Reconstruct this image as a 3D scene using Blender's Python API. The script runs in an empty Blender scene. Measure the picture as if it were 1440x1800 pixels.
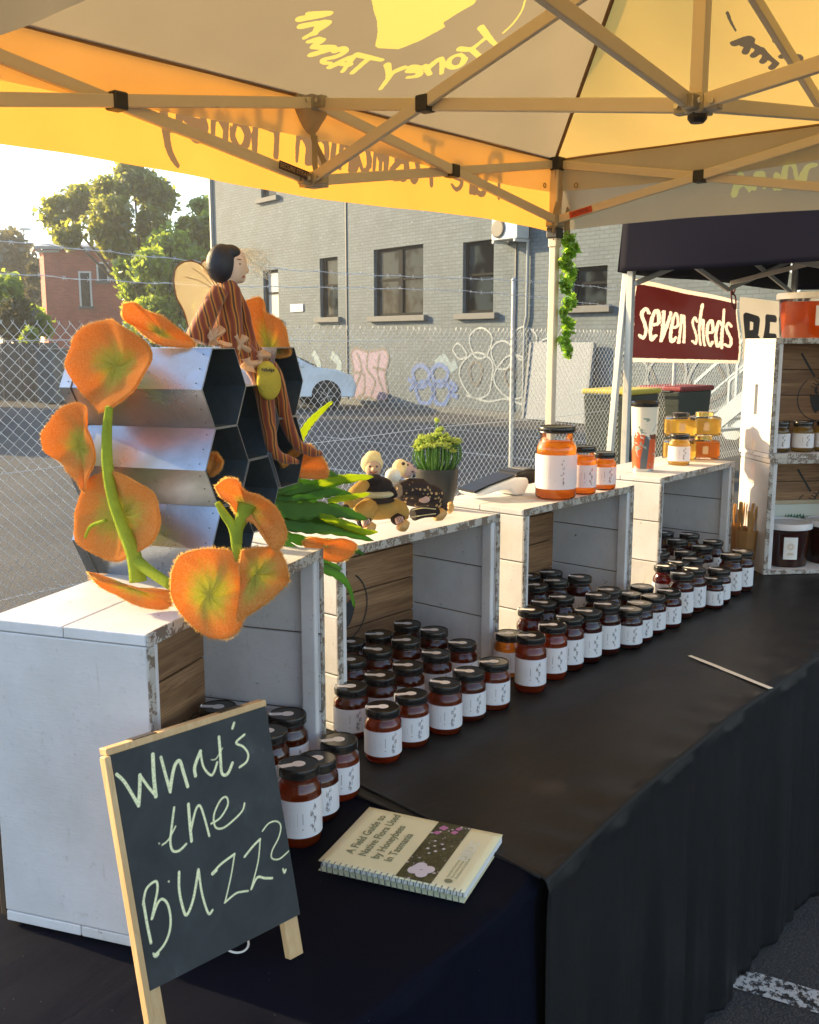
import bpy, bmesh, math, random
import numpy as np
from mathutils import Vector, Matrix, noise as mnoise
random.seed(7); rng = np.random.default_rng(7)
SC = bpy.context.scene
COL = SC.collection

# ------------------------------------------------------------ camera
FPX, HY = 1750.0, 600.0
PITCH = math.atan(300 / FPX)
YAW = math.atan(1515 / math.hypot(FPX, 300))
HD = np.array([math.cos(YAW), math.sin(YAW), 0.0])
RT = np.array([math.sin(YAW), -math.cos(YAW), 0.0])
UZ = np.array([0.0, 0.0, 1.0])
FW = math.cos(PITCH) * HD - math.sin(PITCH) * UZ
UPV = math.sin(PITCH) * HD + math.cos(PITCH) * UZ
CAM = np.array([0.0, 0.0, 1.59])
cd = bpy.data.cameras.new('camera'); co = bpy.data.objects.new('camera', cd); COL.objects.link(co)
M = Matrix(((RT[0], UPV[0], -FW[0], CAM[0]), (RT[1], UPV[1], -FW[1], CAM[1]), (RT[2], UPV[2], -FW[2], CAM[2]), (0, 0, 0, 1)))
co.matrix_world = M
cd.sensor_fit = 'HORIZONTAL'; cd.sensor_width = 36; cd.lens = FPX / 1440 * 36
cd.clip_start = 0.05; cd.clip_end = 2000
SC.camera = co

# ------------------------------------------------------------ light
SUN_AZ = math.radians(105.5)      # counter-clockwise from +X
SUN_EL = math.radians(19)
SDIR = Vector((math.cos(SUN_AZ) * math.cos(SUN_EL), math.sin(SUN_AZ) * math.cos(SUN_EL), math.sin(SUN_EL)))
w = bpy.data.worlds.new('World'); SC.world = w; w.use_nodes = True
nt = w.node_tree; bg = nt.nodes['Background']
sky = nt.nodes.new('ShaderNodeTexSky'); sky.sky_type = 'NISHITA'; sky.sun_disc = False
sky.sun_elevation = SUN_EL; sky.sun_rotation = math.pi / 2 - SUN_AZ
sky.air_density = 1.0; sky.dust_density = 0.8; sky.ozone_density = 1.0
nt.links.new(sky.outputs[0], bg.inputs[0]); bg.inputs[1].default_value = 0.15
sl = bpy.data.lights.new('sun', 'SUN'); sl.energy = 4.4; sl.angle = math.radians(0.5); sl.color = (1.0, 0.74, 0.38)
so = bpy.data.objects.new('sun', sl); COL.objects.link(so)
so.rotation_euler = (-SDIR).to_track_quat('-Z', 'Y').to_euler()
SC.view_settings.view_transform = 'Standard'; SC.view_settings.look = 'None'
SC.view_settings.gamma = 1.0; SC.view_settings.use_curve_mapping = False
SC.view_settings.exposure = 1.6
SC.cycles.max_bounces = 10; SC.cycles.transparent_max_bounces = 24
SC.cycles.sample_clamp_indirect = 6.0

# ------------------------------------------------------------ measuring helpers
def ray(x, y): return FW + RT * (x - 720) / FPX - UPV * (y - 900) / FPX
def onz(x, y, z):
    d = ray(x, y); return CAM + d * ((z - CAM[2]) / d[2])
def ony(x, y, Y):
    d = ray(x, y); return CAM + d * ((Y - CAM[1]) / d[1])
def onx(x, y, X):
    d = ray(x, y); return CAM + d * ((X - CAM[0]) / d[0])
def onp(x, y, p0, n):
    d = ray(x, y); return CAM + d * (float(np.dot(np.array(p0) - CAM, n)) / float(np.dot(d, n)))
def atd(x, y, dep):
    d = ray(x, y); return CAM + d * (dep / float(d @ HD))

# ------------------------------------------------------------ object helpers
TM = {}
def link(o): COL.objects.link(o); return o
def empty(name, loc, rz=0.0, label=None, cat=None, group=None, kind=None):
    o = link(bpy.data.objects.new(name, None)); o.location = tuple(loc); o.rotation_euler = (0, 0, rz)
    o.empty_display_size = 0.05
    TM[o.name] = Matrix.Translation(Vector(loc)) @ Matrix.Rotation(rz, 4, 'Z')
    return tag(o, label, cat, group, kind)
def tag(o, label=None, cat=None, group=None, kind=None):
    if label: o['label'] = label
    if cat: o['category'] = cat
    if group: o['group'] = group
    if kind: o['kind'] = kind
    return o
def root_of(o):
    while o.parent: o = o.parent
    return o
class MB:
    def __init__(s): s.v = []; s.f = []
    def add(s, vs, fs):
        n = len(s.v); s.v += [tuple(float(c) for c in v) for v in vs]; s.f += [tuple(i + n for i in f) for f in fs]; return s
    def box(s, c, size, ax=None):
        ax = ax if ax is not None else np.eye(3); c = np.array(c, float)
        hx, hy, hz = [k / 2 for k in size]; vs = []
        for dz in (-hz, hz):
            for dx, dy in ((-hx, -hy), (hx, -hy), (hx, hy), (-hx, hy)):
                vs.append(c + ax[0] * dx + ax[1] * dy + ax[2] * dz)
        return s.add(vs, [(3, 2, 1, 0), (4, 5, 6, 7), (0, 1, 5, 4), (1, 2, 6, 5), (2, 3, 7, 6), (3, 0, 4, 7)])
    def bar(s, a, b, wd, ht, up=(0, 0, 1)):
        a = np.array(a, float); b = np.array(b, float); d = b - a; L = np.linalg.norm(d); d /= L
        u = np.array(up, float); sd = np.cross(d, u); sd /= np.linalg.norm(sd); u = np.cross(sd, d)
        return s.box((a + b) / 2, (L, wd, ht), np.array([d, sd, u]))
    def tube(s, pts, rad, n=8, cap=True, flat=1.0, up=None):
        P = [np.array(p, float) for p in pts]; m = len(P)
        R = list(rad) if hasattr(rad, '__len__') else [rad] * m
        T = []
        for i in range(m):
            t = P[min(i + 1, m - 1)] - P[max(i - 1, 0)]; T.append(t / (np.linalg.norm(t) + 1e-12))
        u = np.array(up, float) if up is not None else np.array([0, 0, 1.0])
        if abs(u @ T[0]) > 0.95: u = np.array([1.0, 0, 0])
        vs = []
        for i in range(m):
            u = u - (u @ T[i]) * T[i]; u /= np.linalg.norm(u) + 1e-12; b = np.cross(T[i], u)
            for k in range(n):
                a = 2 * math.pi * k / n
                vs.append(P[i] + R[i] * (math.cos(a) * b + flat * math.sin(a) * u))
        fs = []
        for i in range(m - 1):
            for k in range(n):
                k2 = (k + 1) % n; fs.append((i * n + k, i * n + k2, (i + 1) * n + k2, (i + 1) * n + k))
        if cap: fs.append(tuple(range(n - 1, -1, -1))); fs.append(tuple((m - 1) * n + k for k in range(n)))
        return s.add(vs, fs)
    def lathe(s, prof, n=24, c=(0, 0, 0), a0=0.0, a1=2 * math.pi, closed=True):
        vs = []; fs = []; m = len(prof); nn = n if closed else n + 1
        for r, z in prof:
            for k in range(nn):
                a = a0 + (a1 - a0) * k / n
                vs.append((c[0] + r * math.cos(a), c[1] + r * math.sin(a), c[2] + z))
        for i in range(m - 1):
            for k in range(n):
                k2 = (k + 1) % nn if closed else k + 1
                fs.append((i * nn + k, i * nn + k2, (i + 1) * nn + k2, (i + 1) * nn + k))
        if closed:
            if prof[0][0] > 1e-6: fs.append(tuple(range(n - 1, -1, -1)))
            if prof[-1][0] > 1e-6: fs.append(tuple((m - 1) * n + k for k in range(n)))
        return s.add(vs, fs)
    def grid(s, fn, nu, nv):
        vs = [fn(i / nu, j / nv) for j in range(nv + 1) for i in range(nu + 1)]
        fs = [(j * (nu + 1) + i, j * (nu + 1) + i + 1, (j + 1) * (nu + 1) + i + 1, (j + 1) * (nu + 1) + i) for j in range(nv) for i in range(nu)]
        return s.add(vs, fs)
    def prism(s, poly, dirv):
        n = len(poly); d = np.array(dirv, float)
        vs = [np.array(p, float) for p in poly] + [np.array(p, float) + d for p in poly]
        fs = [tuple(range(n))[::-1], tuple(range(n, 2 * n))] + [(i, (i + 1) % n, (i + 1) % n + n, i + n) for i in range(n)]
        return s.add(vs, fs)
    def ribbon(s, pts, wd, nrm):
        P = [np.array(p, float) for p in pts]; n = np.array(nrm, float); vs = []; m = len(P)
        for i in range(m):
            t = P[min(i + 1, m - 1)] - P[max(i - 1, 0)]; sd = np.cross(t, n); sd /= np.linalg.norm(sd) + 1e-12
            vs += [P[i] - sd * wd / 2, P[i] + sd * wd / 2]
        return s.add(vs, [(2 * i, 2 * i + 1, 2 * i + 3, 2 * i + 2) for i in range(m - 1)])
    def mesh(s, name):
        me = bpy.data.meshes.new(name); me.from_pydata(s.v, [], s.f); me.update(); return me
    def build(s, name, mat, parent=None, smooth=False, bevel=0.0, world=True, solid=0.0, sub=0, fixn=True):
        if parent is not None and world:
            Mi = TM[root_of(parent).name].inverted()
            s.v = [tuple(Mi @ Vector(v)) for v in s.v]
        me = s.mesh(name)
        if fixn:
            b = bmesh.new(); b.from_mesh(me); bmesh.ops.recalc_face_normals(b, faces=b.faces); b.to_mesh(me); b.free()
        o = bpy.data.objects.new(name, me); link(o)
        if mat: me.materials.append(mat)
        if smooth: me.polygons.foreach_set('use_smooth', [True] * len(me.polygons))
        if parent is not None: o.parent = parent
        if solid:
            m = o.modifiers.new('solid', 'SOLIDIFY'); m.thickness = solid; m.offset = 0
        if bevel:
            m = o.modifiers.new('bevel', 'BEVEL'); m.width = bevel; m.segments = 2; m.limit_method = 'ANGLE'
        if sub:
            m = o.modifiers.new('sub', 'SUBSURF'); m.levels = sub; m.render_levels = sub
        return o
def smooth_by(o, ang=0.7):
    me = o.data
    me.polygons.foreach_set('use_smooth', [True] * len(me.polygons))
    try: me.set_sharp_from_angle(angle=ang)
    except Exception: pass
def dup(o, parent=None):
    c = o.copy(); COL.objects.link(c)
    if parent is not None: c.parent = parent; c.matrix_parent_inverse = Matrix.Identity(4)
    for ch in o.children: dup(ch, c)
    return c
def floatattr(me, name, arr):
    a = me.attributes.new(name, 'FLOAT', 'POINT'); a.data.foreach_set('value', np.asarray(arr, np.float32))
def smoothpath(pts, k=6):
    P = [np.array(p, float) for p in pts]
    if len(P) < 3: return P
    out = []
    for i in range(len(P) - 1):
        p0, p1, p2, p3 = P[max(i - 1, 0)], P[i], P[i + 1], P[min(i + 2, len(P) - 1)]
        for j in range(k):
            t = j / k
            out.append(0.5 * ((2 * p1) + (p2 - p0) * t + (2 * p0 - 5 * p1 + 4 * p2 - p3) * t * t + (3 * p1 - p0 - 3 * p2 + p3) * t ** 3))
    out.append(P[-1]); return out
def sdf(pts2, strokes, big=1.0, tp=0.0):
    """signed distance of 2D points to round strokes [(polyline, radius)]"""
    d = np.full(len(pts2), big)
    for pl, r in strokes:
        pl = [np.array(p, float) for p in pl]
        if len(pl) == 1: pl = [pl[0], pl[0] + 1e-6]
        A = np.array(pl); lo = A.min(0) - r - 0.08; hi = A.max(0) + r + 0.08
        idx = np.where((pts2[:, 0] > lo[0]) & (pts2[:, 0] < hi[0]) & (pts2[:, 1] > lo[1]) & (pts2[:, 1] < hi[1]))[0]
        if len(idx) == 0: continue
        q = pts2[idx]; dd = np.full(len(idx), big); k_ = 0
        for a, b in zip(pl[:-1], pl[1:]):
            ab = b - a; L = ab @ ab + 1e-18; k_ += 1; rr_ = (tp * (.5 - k_ / len(pl))) * r
            t = np.clip(((q - a) @ ab) / L, 0, 1); e = q - (a + t[:, None] * ab)
            dd = np.minimum(dd, np.hypot(e[:, 0], e[:, 1]) - rr_)
        d[idx] = np.minimum(d[idx], dd - r)
    return d
def sdpoly(pts2, poly, big=1.0):
    P = [np.array(p, float) for p in poly]; d = sdf(pts2, [(P + [P[0]], 0.0)], big)
    ins = np.zeros(len(pts2), bool); x, y = pts2[:, 0], pts2[:, 1]
    for a, b in zip(P, P[1:] + P[:1]):
        c = ((a[1] > y) != (b[1] > y)); xx = (b[0] - a[0]) * (y - a[1]) / ((b[1] - a[1]) or 1e-12) + a[0]
        ins ^= c & (x < xx)
    return np.where(ins, -d, d)

# ------------------------------------------------------------ materials
class NT:
    def __init__(s, name):
        s.m = bpy.data.materials.new(name); s.m.use_nodes = True; s.t = s.m.node_tree
        s.b = s.t.nodes['Principled BSDF']; s.out = s.t.nodes['Material Output']
    def n(s, typ, **kw):
        nd = s.t.nodes.new(typ)
        for k, v in kw.items():
            if k.startswith('i_'):
                key = k[2:]
                key = int(key) if key.isdigit() else key.replace('_', ' ')
                nd.inputs[key].default_value = v
            else: setattr(nd, k, v)
        return nd
    def l(s, a, b): s.t.links.new(a, b)
    def coord(s, kind='Object', scale=(1, 1, 1), rot=(0, 0, 0)):
        tc = s.n('ShaderNodeTexCoord'); mp = s.n('ShaderNodeMapping'); mp.inputs['Scale'].default_value = scale
        mp.inputs['Rotation'].default_value = rot
        s.l(tc.outputs[kind], mp.inputs[0]); return mp.outputs[0]
    def noise(s, vec, scale, detail=4, rough=0.55, dist=0.0):
        nd = s.n('ShaderNodeTexNoise'); nd.inputs['Scale'].default_value = scale; nd.inputs['Detail'].default_value = detail
        nd.inputs['Roughness'].default_value = rough; nd.inputs['Distortion'].default_value = dist
        if vec is not None: s.l(vec, nd.inputs['Vector'])
        return nd.outputs['Fac']
    def ramp(s, fac, stops):
        r = s.n('ShaderNodeValToRGB'); e = r.color_ramp.elements
        while len(e) < len(stops): e.new(0.5)
        for k, (p, c) in enumerate(stops):
            e[k].position = p; e[k].color = (c[0], c[1], c[2], 1) if hasattr(c, '__len__') else (c, c, c, 1)
        s.l(fac, r.inputs[0]); return r.outputs[0]
    def mix(s, fac, a, b, mode='MIX'):
        nd = s.n('ShaderNodeMix', data_type='RGBA', blend_type=mode)
        for i, x in ((0, fac), (6, a), (7, b)):
            if hasattr(x, 'is_output') or isinstance(x, bpy.types.NodeSocket): s.l(x, nd.inputs[i])
            elif i == 0: nd.inputs[0].default_value = x
            else: nd.inputs[i].default_value = (*x, 1) if len(x) == 3 else x
        return nd.outputs[2]
    def math(s, op, a, b=None):
        nd = s.n('ShaderNodeMath', operation=op)
        for i, x in ((0, a), (1, b)):
            if x is None: continue
            if isinstance(x, bpy.types.NodeSocket): s.l(x, nd.inputs[i])
            else: nd.inputs[i].default_value = x
        return nd.outputs[0]
    def color(s, c):
        if isinstance(c, bpy.types.NodeSocket): s.l(c, s.b.inputs['Base Color'])
        else: s.b.inputs['Base Color'].default_value = (*c, 1)
    def set(s, **kw):
        for k, v in kw.items():
            i = s.b.inputs[k.replace('_', ' ')]
            if isinstance(v, bpy.types.NodeSocket): s.l(v, i)
            else: i.default_value = v
    def bump(s, h, strength=0.3, dist=0.002):
        b = s.n('ShaderNodeBump'); b.inputs['Strength'].default_value = strength; b.inputs['Distance'].default_value = dist
        s.l(h, b.inputs['Height']); s.l(b.outputs[0], s.b.inputs['Normal']); return b.outputs[0]
    def attr(s, name):
        a = s.n('ShaderNodeAttribute'); a.attribute_name = name; return a.outputs['Fac']
def plain(name, c, rough=0.5, metal=0.0, vary=0.0, vs=8.0, bump=0.0, bs=60.0, spec=None, coord='Object', sheen=0.0):
    k = NT(name); k.set(Roughness=rough, Metallic=metal)
    if spec is not None: k.b.inputs['Specular IOR Level'].default_value = spec
    if sheen: k.b.inputs['Sheen Weight'].default_value = sheen
    v = k.coord(coord)
    if vary:
        f = k.noise(v, vs, 5)
        k.color(k.mix(f, tuple(x * (1 - vary) for x in c), tuple(min(1, x * (1 + vary)) for x in c)))
    else: k.color(c)
    if bump: k.bump(k.noise(v, bs, 5), bump, 0.002)
    return k.m
def trans_mat(name, refl, tran, fac=0.5, vary=0.15, vs=6.0, bump=0.0, bs=40, stretch=(1, 1, 1)):
    """cloth, leaf or felt that lets light through"""
    k = NT(name); v = k.coord('Object', stretch); f = k.noise(v, vs, 5, 0.6)
    cr = k.mix(f, tuple(x * (1 - vary) for x in refl), tuple(min(1, x * (1 + vary)) for x in refl))
    ct = k.mix(f, tuple(x * (1 - vary) for x in tran), tuple(min(1, x * (1 + vary)) for x in tran))
    d = k.n('ShaderNodeBsdfDiffuse'); t = k.n('ShaderNodeBsdfTranslucent'); m = k.n('ShaderNodeMixShader'); m.inputs[0].default_value = fac
    k.l(cr, d.inputs[0]); k.l(ct, t.inputs[0]); k.l(d.outputs[0], m.inputs[1]); k.l(t.outputs[0], m.inputs[2]); k.l(m.outputs[0], k.out.inputs[0])
    if bump:
        b = k.n('ShaderNodeBump'); b.inputs['Strength'].default_value = bump; b.inputs['Distance'].default_value = 0.004
        k.l(k.noise(v, bs, 4), b.inputs['Height']); k.l(b.outputs[0], d.inputs['Normal'])
    k.d, k.tr, k.cr, k.ct, k.vec = d, t, cr, ct, v
    return k

def paint_mat(name, chip=0.62, base=(0.69, 0.685, 0.71), dark=(0.46, 0.45, 0.45), wood=(0.17, 0.13, 0.10), seed=0.0):
    k = NT(name); v = k.coord('Object'); vs = k.coord('Object', (1, 1, 6))
    tc = k.n('ShaderNodeObjectInfo'); ad = k.n('ShaderNodeVectorMath', operation='ADD'); k.l(v, ad.inputs[0]); k.l(tc.outputs['Random'], ad.inputs[1]); v = ad.outputs[0]
    big = k.noise(v, 5, 6, 0.65); fine = k.noise(v, 160, 4, 0.7); mid = k.noise(v, 34, 6, 0.7, 0.3)
    c = k.mix(k.ramp(big, [(0.35, 0.0), (0.75, 0.75)]), base, dark)
    c = k.mix(k.ramp(k.math('MULTIPLY', mid, fine), [(0.32, 0.0), (0.40, 0.35)]), c, (0.40, 0.38, 0.36)); sc_ = k.noise(k.coord('Object', (9, 9, 1.2), (.3, .5, .2)), 9, 5, .6, .8); c = k.mix(k.ramp(sc_, [(0.66, 0.0), (0.70, 0.35)]), c, (0.42, 0.38, 0.34))
    ch = k.ramp(k.math('ADD', k.math('MULTIPLY', mid, 0.62), k.math('MULTIPLY', fine, 0.38)), [(chip, 0.0), (chip + 0.015, 1.0)])
    c = k.mix(ch, c, wood); k.color(c); k.set(Roughness=0.48)
    k.bump(k.math('ADD', k.math('SUBTRACT', mid, k.math('MULTIPLY', ch, 0.5)), k.math('MULTIPLY', k.noise(k.coord('Object', (14, 14, 90)), 3, 4, .6), .5)), 0.4, 0.0016)
    return k.m
def wood_mat(name, a, b, c, axis=0, scale=5.0, rough=0.6):
    st = [22, 22, 22]; st[axis] = 1.2
    k = NT(name); v = k.coord('Object', tuple(st)); oi = k.n('ShaderNodeObjectInfo')
    ad = k.n('ShaderNodeVectorMath', operation='ADD'); k.l(v, ad.inputs[0])
    sc = k.math('MULTIPLY', oi.outputs['Random'], 37.0); k.l(sc, ad.inputs[1])
    g = k.noise(ad.outputs[0], scale, 6, 0.6, 1.2); g2 = k.noise(ad.outputs[0], scale * 0.25, 3, 0.5, 0.6)
    col = k.ramp(g, [(0.3, a), (0.5, b), (0.72, c)])
    col = k.mix(k.ramp(g2, [(0.40, 0.0), (0.62, 0.7)]), col, a)
    col = k.mix(k.math('MULTIPLY', oi.outputs['Random'], 0.35), col, b)
    k.color(col); k.set(Roughness=rough); k.bump(g, 0.35, 0.001); return k.m
# ============================================================ GROUND
def asphalt_mat():
    k = NT('asphalt'); v = k.coord('Object')
    f = k.noise(v, 180, 3, 0.7); g = k.noise(v, 0.7, 5, 0.6); vo = k.n('ShaderNodeTexVoronoi'); vo.inputs['Scale'].default_value = 150; k.l(v, vo.inputs['Vector'])
    c = k.mix(k.ramp(g, [(0.3, 0.0), (0.7, 1.0)]), (0.030, 0.031, 0.033), (0.065, 0.064, 0.062))
    c = k.mix(k.ramp(vo.outputs['Distance'], [(0.0, 1.0), (0.35, 0.0)]), c, (0.13, 0.13, 0.125))
    k.color(c); k.set(Roughness=0.75)
    k.bump(k.math('ADD', f, k.math('MULTIPLY', vo.outputs['Distance'], -1.2)), 0.8, 0.0028); return k.m
g = MB().add([(-400, -400, 0), (600, -400, 0), (600, 600, 0), (-400, 600, 0)], [(0, 1, 2, 3)])
tag(g.build('asphalt_ground', asphalt_mat()), kind='structure')
def worn_paint():
    k = NT('worn_line_paint'); v = k.coord('Object')
    f = k.noise(v, 42, 7, 0.75); 
    t = k.n('ShaderNodeBsdfTransparent'); m = k.n('ShaderNodeMixShader')
    k.color((0.62, 0.62, 0.6)); k.set(Roughness=0.8); k.bump(k.noise(v, 180, 3), 0.8, 0.004)
    k.l(k.ramp(f, [(0.47, 0.0), (0.53, 1.0)]), m.inputs[0]); k.l(t.outputs[0], m.inputs[1]); k.l(k.b.outputs[0], m.inputs[2]); k.l(m.outputs[0], k.out.inputs[0]); return k.m
wp = worn_paint()
a, b = onz(1300, 1722, 0), onz(1560, 1800, 0)
d = (b - a) / np.linalg.norm(b - a); s_ = np.array([-d[1], d[0], 0]) * 0.045
g = MB(); A = a - d * 0.6; B_ = a + d * 3.0
g.add([A + s_ + UZ * .004, A - s_ + UZ * .004, B_ - s_ + UZ * .004, B_ + s_ + UZ * .004], [(0, 1, 2, 3)])
tag(g.build('painted_line', wp), kind='structure')
g = MB()
for t0 in (0, 2.6, 5.2, 7.8):
    q = np.array([8.6 + t0, 7.0, .004]); g.add([q, q + (0.1, 0, 0), q + (0.7, 5.2, 0), q + (0.6, 5.2, 0)], [(0, 1, 2, 3)])
tag(g.build('parking_bay_line', wp), kind='structure')

# ============================================================ CHAIN-LINK FENCE
FY = 5.46
galv = plain('galvanised_wire', (0.72, 0.74, 0.74), 0.4, 0.35, 0.15, 30)
galv2 = plain('galvanised_post', (0.45, 0.46, 0.46), 0.45, 0.6, 0.2, 12, 0.1, 80)
fence = empty('chain_link_fence', (7.9, FY, 0), label='galvanised chain link fence topped with barbed wire behind the stall', cat='fence')
mb = MB(); p = 0.072; x0, x1 = 0.4, 19.0; nrow = int(1.62 / (p / 2)); r = 0.0018
def wire_seg(mb, a, b, r, nz=4):
    a = np.array(a); b = np.array(b); t = (b - a) / np.linalg.norm(b - a)
    u = np.array([0, 1.0, 0]); v = np.cross(t, u); v /= np.linalg.norm(v); n0 = len(mb.v)
    for P in (a, b):
        for k in range(3):
            an = 2 * math.pi * k / 3; mb.v.append(tuple(P + r * (math.cos(an) * u + math.sin(an) * v)))
    mb.f += [(n0, n0 + 1, n0 + 4, n0 + 3), (n0 + 1, n0 + 2, n0 + 5, n0 + 4), (n0 + 2, n0, n0 + 3, n0 + 5)]
ncol = int((x1 - x0) / (p / 2))
for i in range(ncol):
    xa = x0 + i * p / 2
    off = [0.004 * math.sin(i * .7), 0.003 * math.cos(i * 1.3)]
    for j in range(nrow + 1):
        z0 = 0.03 + j * p / 2; z1 = z0 + p / 2
        sgn = 1 if (j + i) % 2 == 0 else -1
        xs = xa if sgn == 1 else xa + p / 2; xe = xa + p / 2 if sgn == 1 else xa
        sag = 0.012 * math.sin(xa * 2.1 + z0 * 2)
        wire_seg(mb, (xs, FY + sag + (0.004 if sgn > 0 else -0.004), z0), (xe, FY + sag + (-0.004 if sgn > 0 else 0.004), z1 if j < nrow else z1 + .012), r)
    # the twisted tip
    zt = 0.03 + (nrow + 1) * p / 2; xe = xa + (p / 2 if (nrow + i) % 2 == 0 else 0)
    wire_seg(mb, (xe, FY, zt), (xe + random.uniform(-.012, .012), FY, zt + .025), r)
wm = mb.build('wire_mesh', galv, fence, fixn=False); tag(wm, kind='stuff')
for k, (z, dz) in enumerate(((1.60, .01), (0.84, .012), (0.10, .01))):
    m2 = MB(); m2.tube([(x, FY - .006, z + dz * math.sin(x * 1.9 + k)) for x in np.arange(x0, x1, .35)], 0.0022, 5)
    m2.build('tension_wire', galv, fence)
for x in (1.2, 4.55 - 0.1, 7.95, 11.4, 14.9, 18.4):
    if abs(x - 4.45) < .1: continue
    m2 = MB(); m2.tube([(x, FY + .03, 0), (x, FY + .03, 2.16)], 0.021, 14); m2.build('fence_post', galv2, fence, smooth=False)
    m2 = MB(); m2.lathe([(.024, 0), (.024, .012), (.012, .025), (0, .028)], 12, (x, FY + .03, 2.155)); m2.build('post_cap', galv2, fence)
for k, (z, amp) in enumerate(((2.14, .03), (2.0, .035))):
    m2 = MB(); pts = []
    for x in np.arange(x0, x1, .08):
        pts.append((x, FY + .03 + .004 * math.sin(x * 60), z + amp * math.sin(x * .9 + k * 1.3) - .01 * abs(math.sin(x * 7))))
    m2.tube(pts, 0.0024, 4); m2.tube([(q[0], q[1] + .004 * math.cos(i * 2.4), q[2] + .004 * math.sin(i * 2.4)) for i, q in enumerate(pts)], 0.0015, 3)
    for q in pts[::2]:
        for s in (-1, 1):
            m2.tube([(q[0] - .012, q[1], q[2] - .014 * s), (q[0] + .012, q[1] + .006 * s, q[2] + .014 * s)], 0.0013, 3)
    m2.build('barbed_wire', galv, fence)

# ============================================================ GREY BRICK BUILDING
a37 = math.radians(37.5); NDIR = HD * math.cos(a37) - RT * math.sin(a37); P0 = CAM + HD * 24; P0[2] = 0
BR = math.atan2(NDIR[1], NDIR[0])
def brick_mat(name, c1, c2, mortar, scale=1.0, spots=(0.3, 0.3, 0.3), spot_amt=0.25, bh=0.076, bw=0.24):
    k = NT(name); tc = k.n('ShaderNodeTexCoord'); sx = k.n('ShaderNodeSeparateXYZ'); k.l(tc.outputs['Object'], sx.inputs[0])
    cb = k.n('ShaderNodeCombineXYZ'); k.l(k.math('ADD', sx.outputs[0], sx.outputs[1]), cb.inputs[0]); k.l(sx.outputs[2], cb.inputs[1])
    br = k.n('ShaderNodeTexBrick'); k.l(cb.outputs[0], br.inputs['Vector'])
    br.inputs['Scale'].default_value = 1; br.inputs['Brick Width'].default_value = bw; br.inputs['Row Height'].default_value = bh
    br.inputs['Mortar Size'].default_value = 0.006; br.inputs['Mortar Smooth'].default_value = 0.3; br.inputs['Bias'].default_value = 0
    br.inputs['Color1'].default_value = (*c1, 1); br.inputs['Color2'].default_value = (*c2, 1); br.inputs['Mortar'].default_value = (*mortar, 1)
    v = k.coord('Object'); n = k.noise(v, 1.3, 6, 0.65); n2 = k.noise(k.coord('Object', (1.5, 1.5, 7)), 2.2, 6, 0.75)
    c = k.mix(k.math('MULTIPLY', k.ramp(n, [(0.35, 0), (0.7, 1)]), 0.6), br.outputs['Color'], tuple(x * .6 for x in c1))
    c = k.mix(k.ramp(n2, [(0.60, 0.0), (0.68, spot_amt)]), c, spots)
    k.color(c); k.set(Roughness=0.8)
    h = k.math('ADD', k.math('MULTIPLY', br.outputs['Fac'], -1.0), k.math('MULTIPLY', n2, 0.5)); k.bump(h, 0.9, 0.012); return k.m
bgrey = brick_mat('grey_painted_brick', (0.096, 0.128, 0.152), (0.118, 0.155, 0.182), (0.080, 0.108, 0.128), spots=(0.30, 0.40, 0.48), spot_amt=0.55)
bld = empty('grey_brick_building', P0, BR, label='grey painted brick building with sash windows and a graffitied base', cat='building')
wins = [(6.1, 6.95, 2.2, 3.6), (3.05, 3.91, 2.22, 3.75), (-.52, 1.44, 2.2, 3.8), (-2.93, -1.93, 2.2, 3.72), (-6.1, -5.2, 2.27, 3.0),
        (6.1, 6.95, 5.6, 7.0), (3.05, 3.91, 5.6, 7.0), (-.52, 1.44, 5.6, 7.0), (-2.93, -1.93, 5.6, 7.0)]
T0, T1, ZT = -24.0, 10.15, 8.0
ts = sorted(set([T0, T1] + [w[0] for w in wins] + [w[1] for w in wins])); zs = sorted(set([0, ZT] + [w[2] for w in wins] + [w[3] for w in wins]))
mb = MB()
for i in range(len(ts) - 1):
    for j in range(len(zs) - 1):
        tm, zm = (ts[i] + ts[i + 1]) / 2, (zs[j] + zs[j + 1]) / 2
        if any(w[0] < tm < w[1] and w[2] < zm < w[3] for w in wins): continue
        mb.add([(ts[i], 0, zs[j]), (ts[i + 1], 0, zs[j]), (ts[i + 1], 0, zs[j + 1]), (ts[i], 0, zs[j + 1])], [(0, 1, 2, 3)])
for (a, b, c, d) in wins:
    mb.add([(a, 0, c), (b, 0, c), (b, 0, d), (a, 0, d), (a, -.16, c), (b, -.16, c), (b, -.16, d), (a, -.16, d)],
           [(0, 1, 5, 4), (1, 2, 6, 5), (2, 3, 7, 6), (3, 0, 4, 7)])
mb.add([(T1, 0, 0), (T1, -8, 0), (T1, -8, ZT), (T1, 0, ZT), (T0, -8, 0), (T0, -8, ZT), (T0, 0, ZT), (T0, 0, 0)], [(0, 1, 2, 3), (1, 4, 5, 2), (3, 2, 5, 6), (4, 7, 6, 5)])
mb.build('wall', bgrey, bld, world=False, fixn=False)
MB().box((T1 - .13, .05, 4.2), (.08, .08, 7.6)).build('downpipe', plain('pipe_paint', (.27, .30, .31), .5), bld, world=False)
for t in (2.63, -3.62):
    MB().box((t, .012, 4), (.035, .03, 8)).build('cable_conduit', plain('conduit', (.10, .11, .11), .6), bld, world=False)
frm = plain('window_frame_dark', (0.012, 0.013, 0.015), 0.8, spec=.08); sillm = plain('sill_concrete', (0.13, 0.135, 0.135), 0.8, 0, .2, 6)
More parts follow.
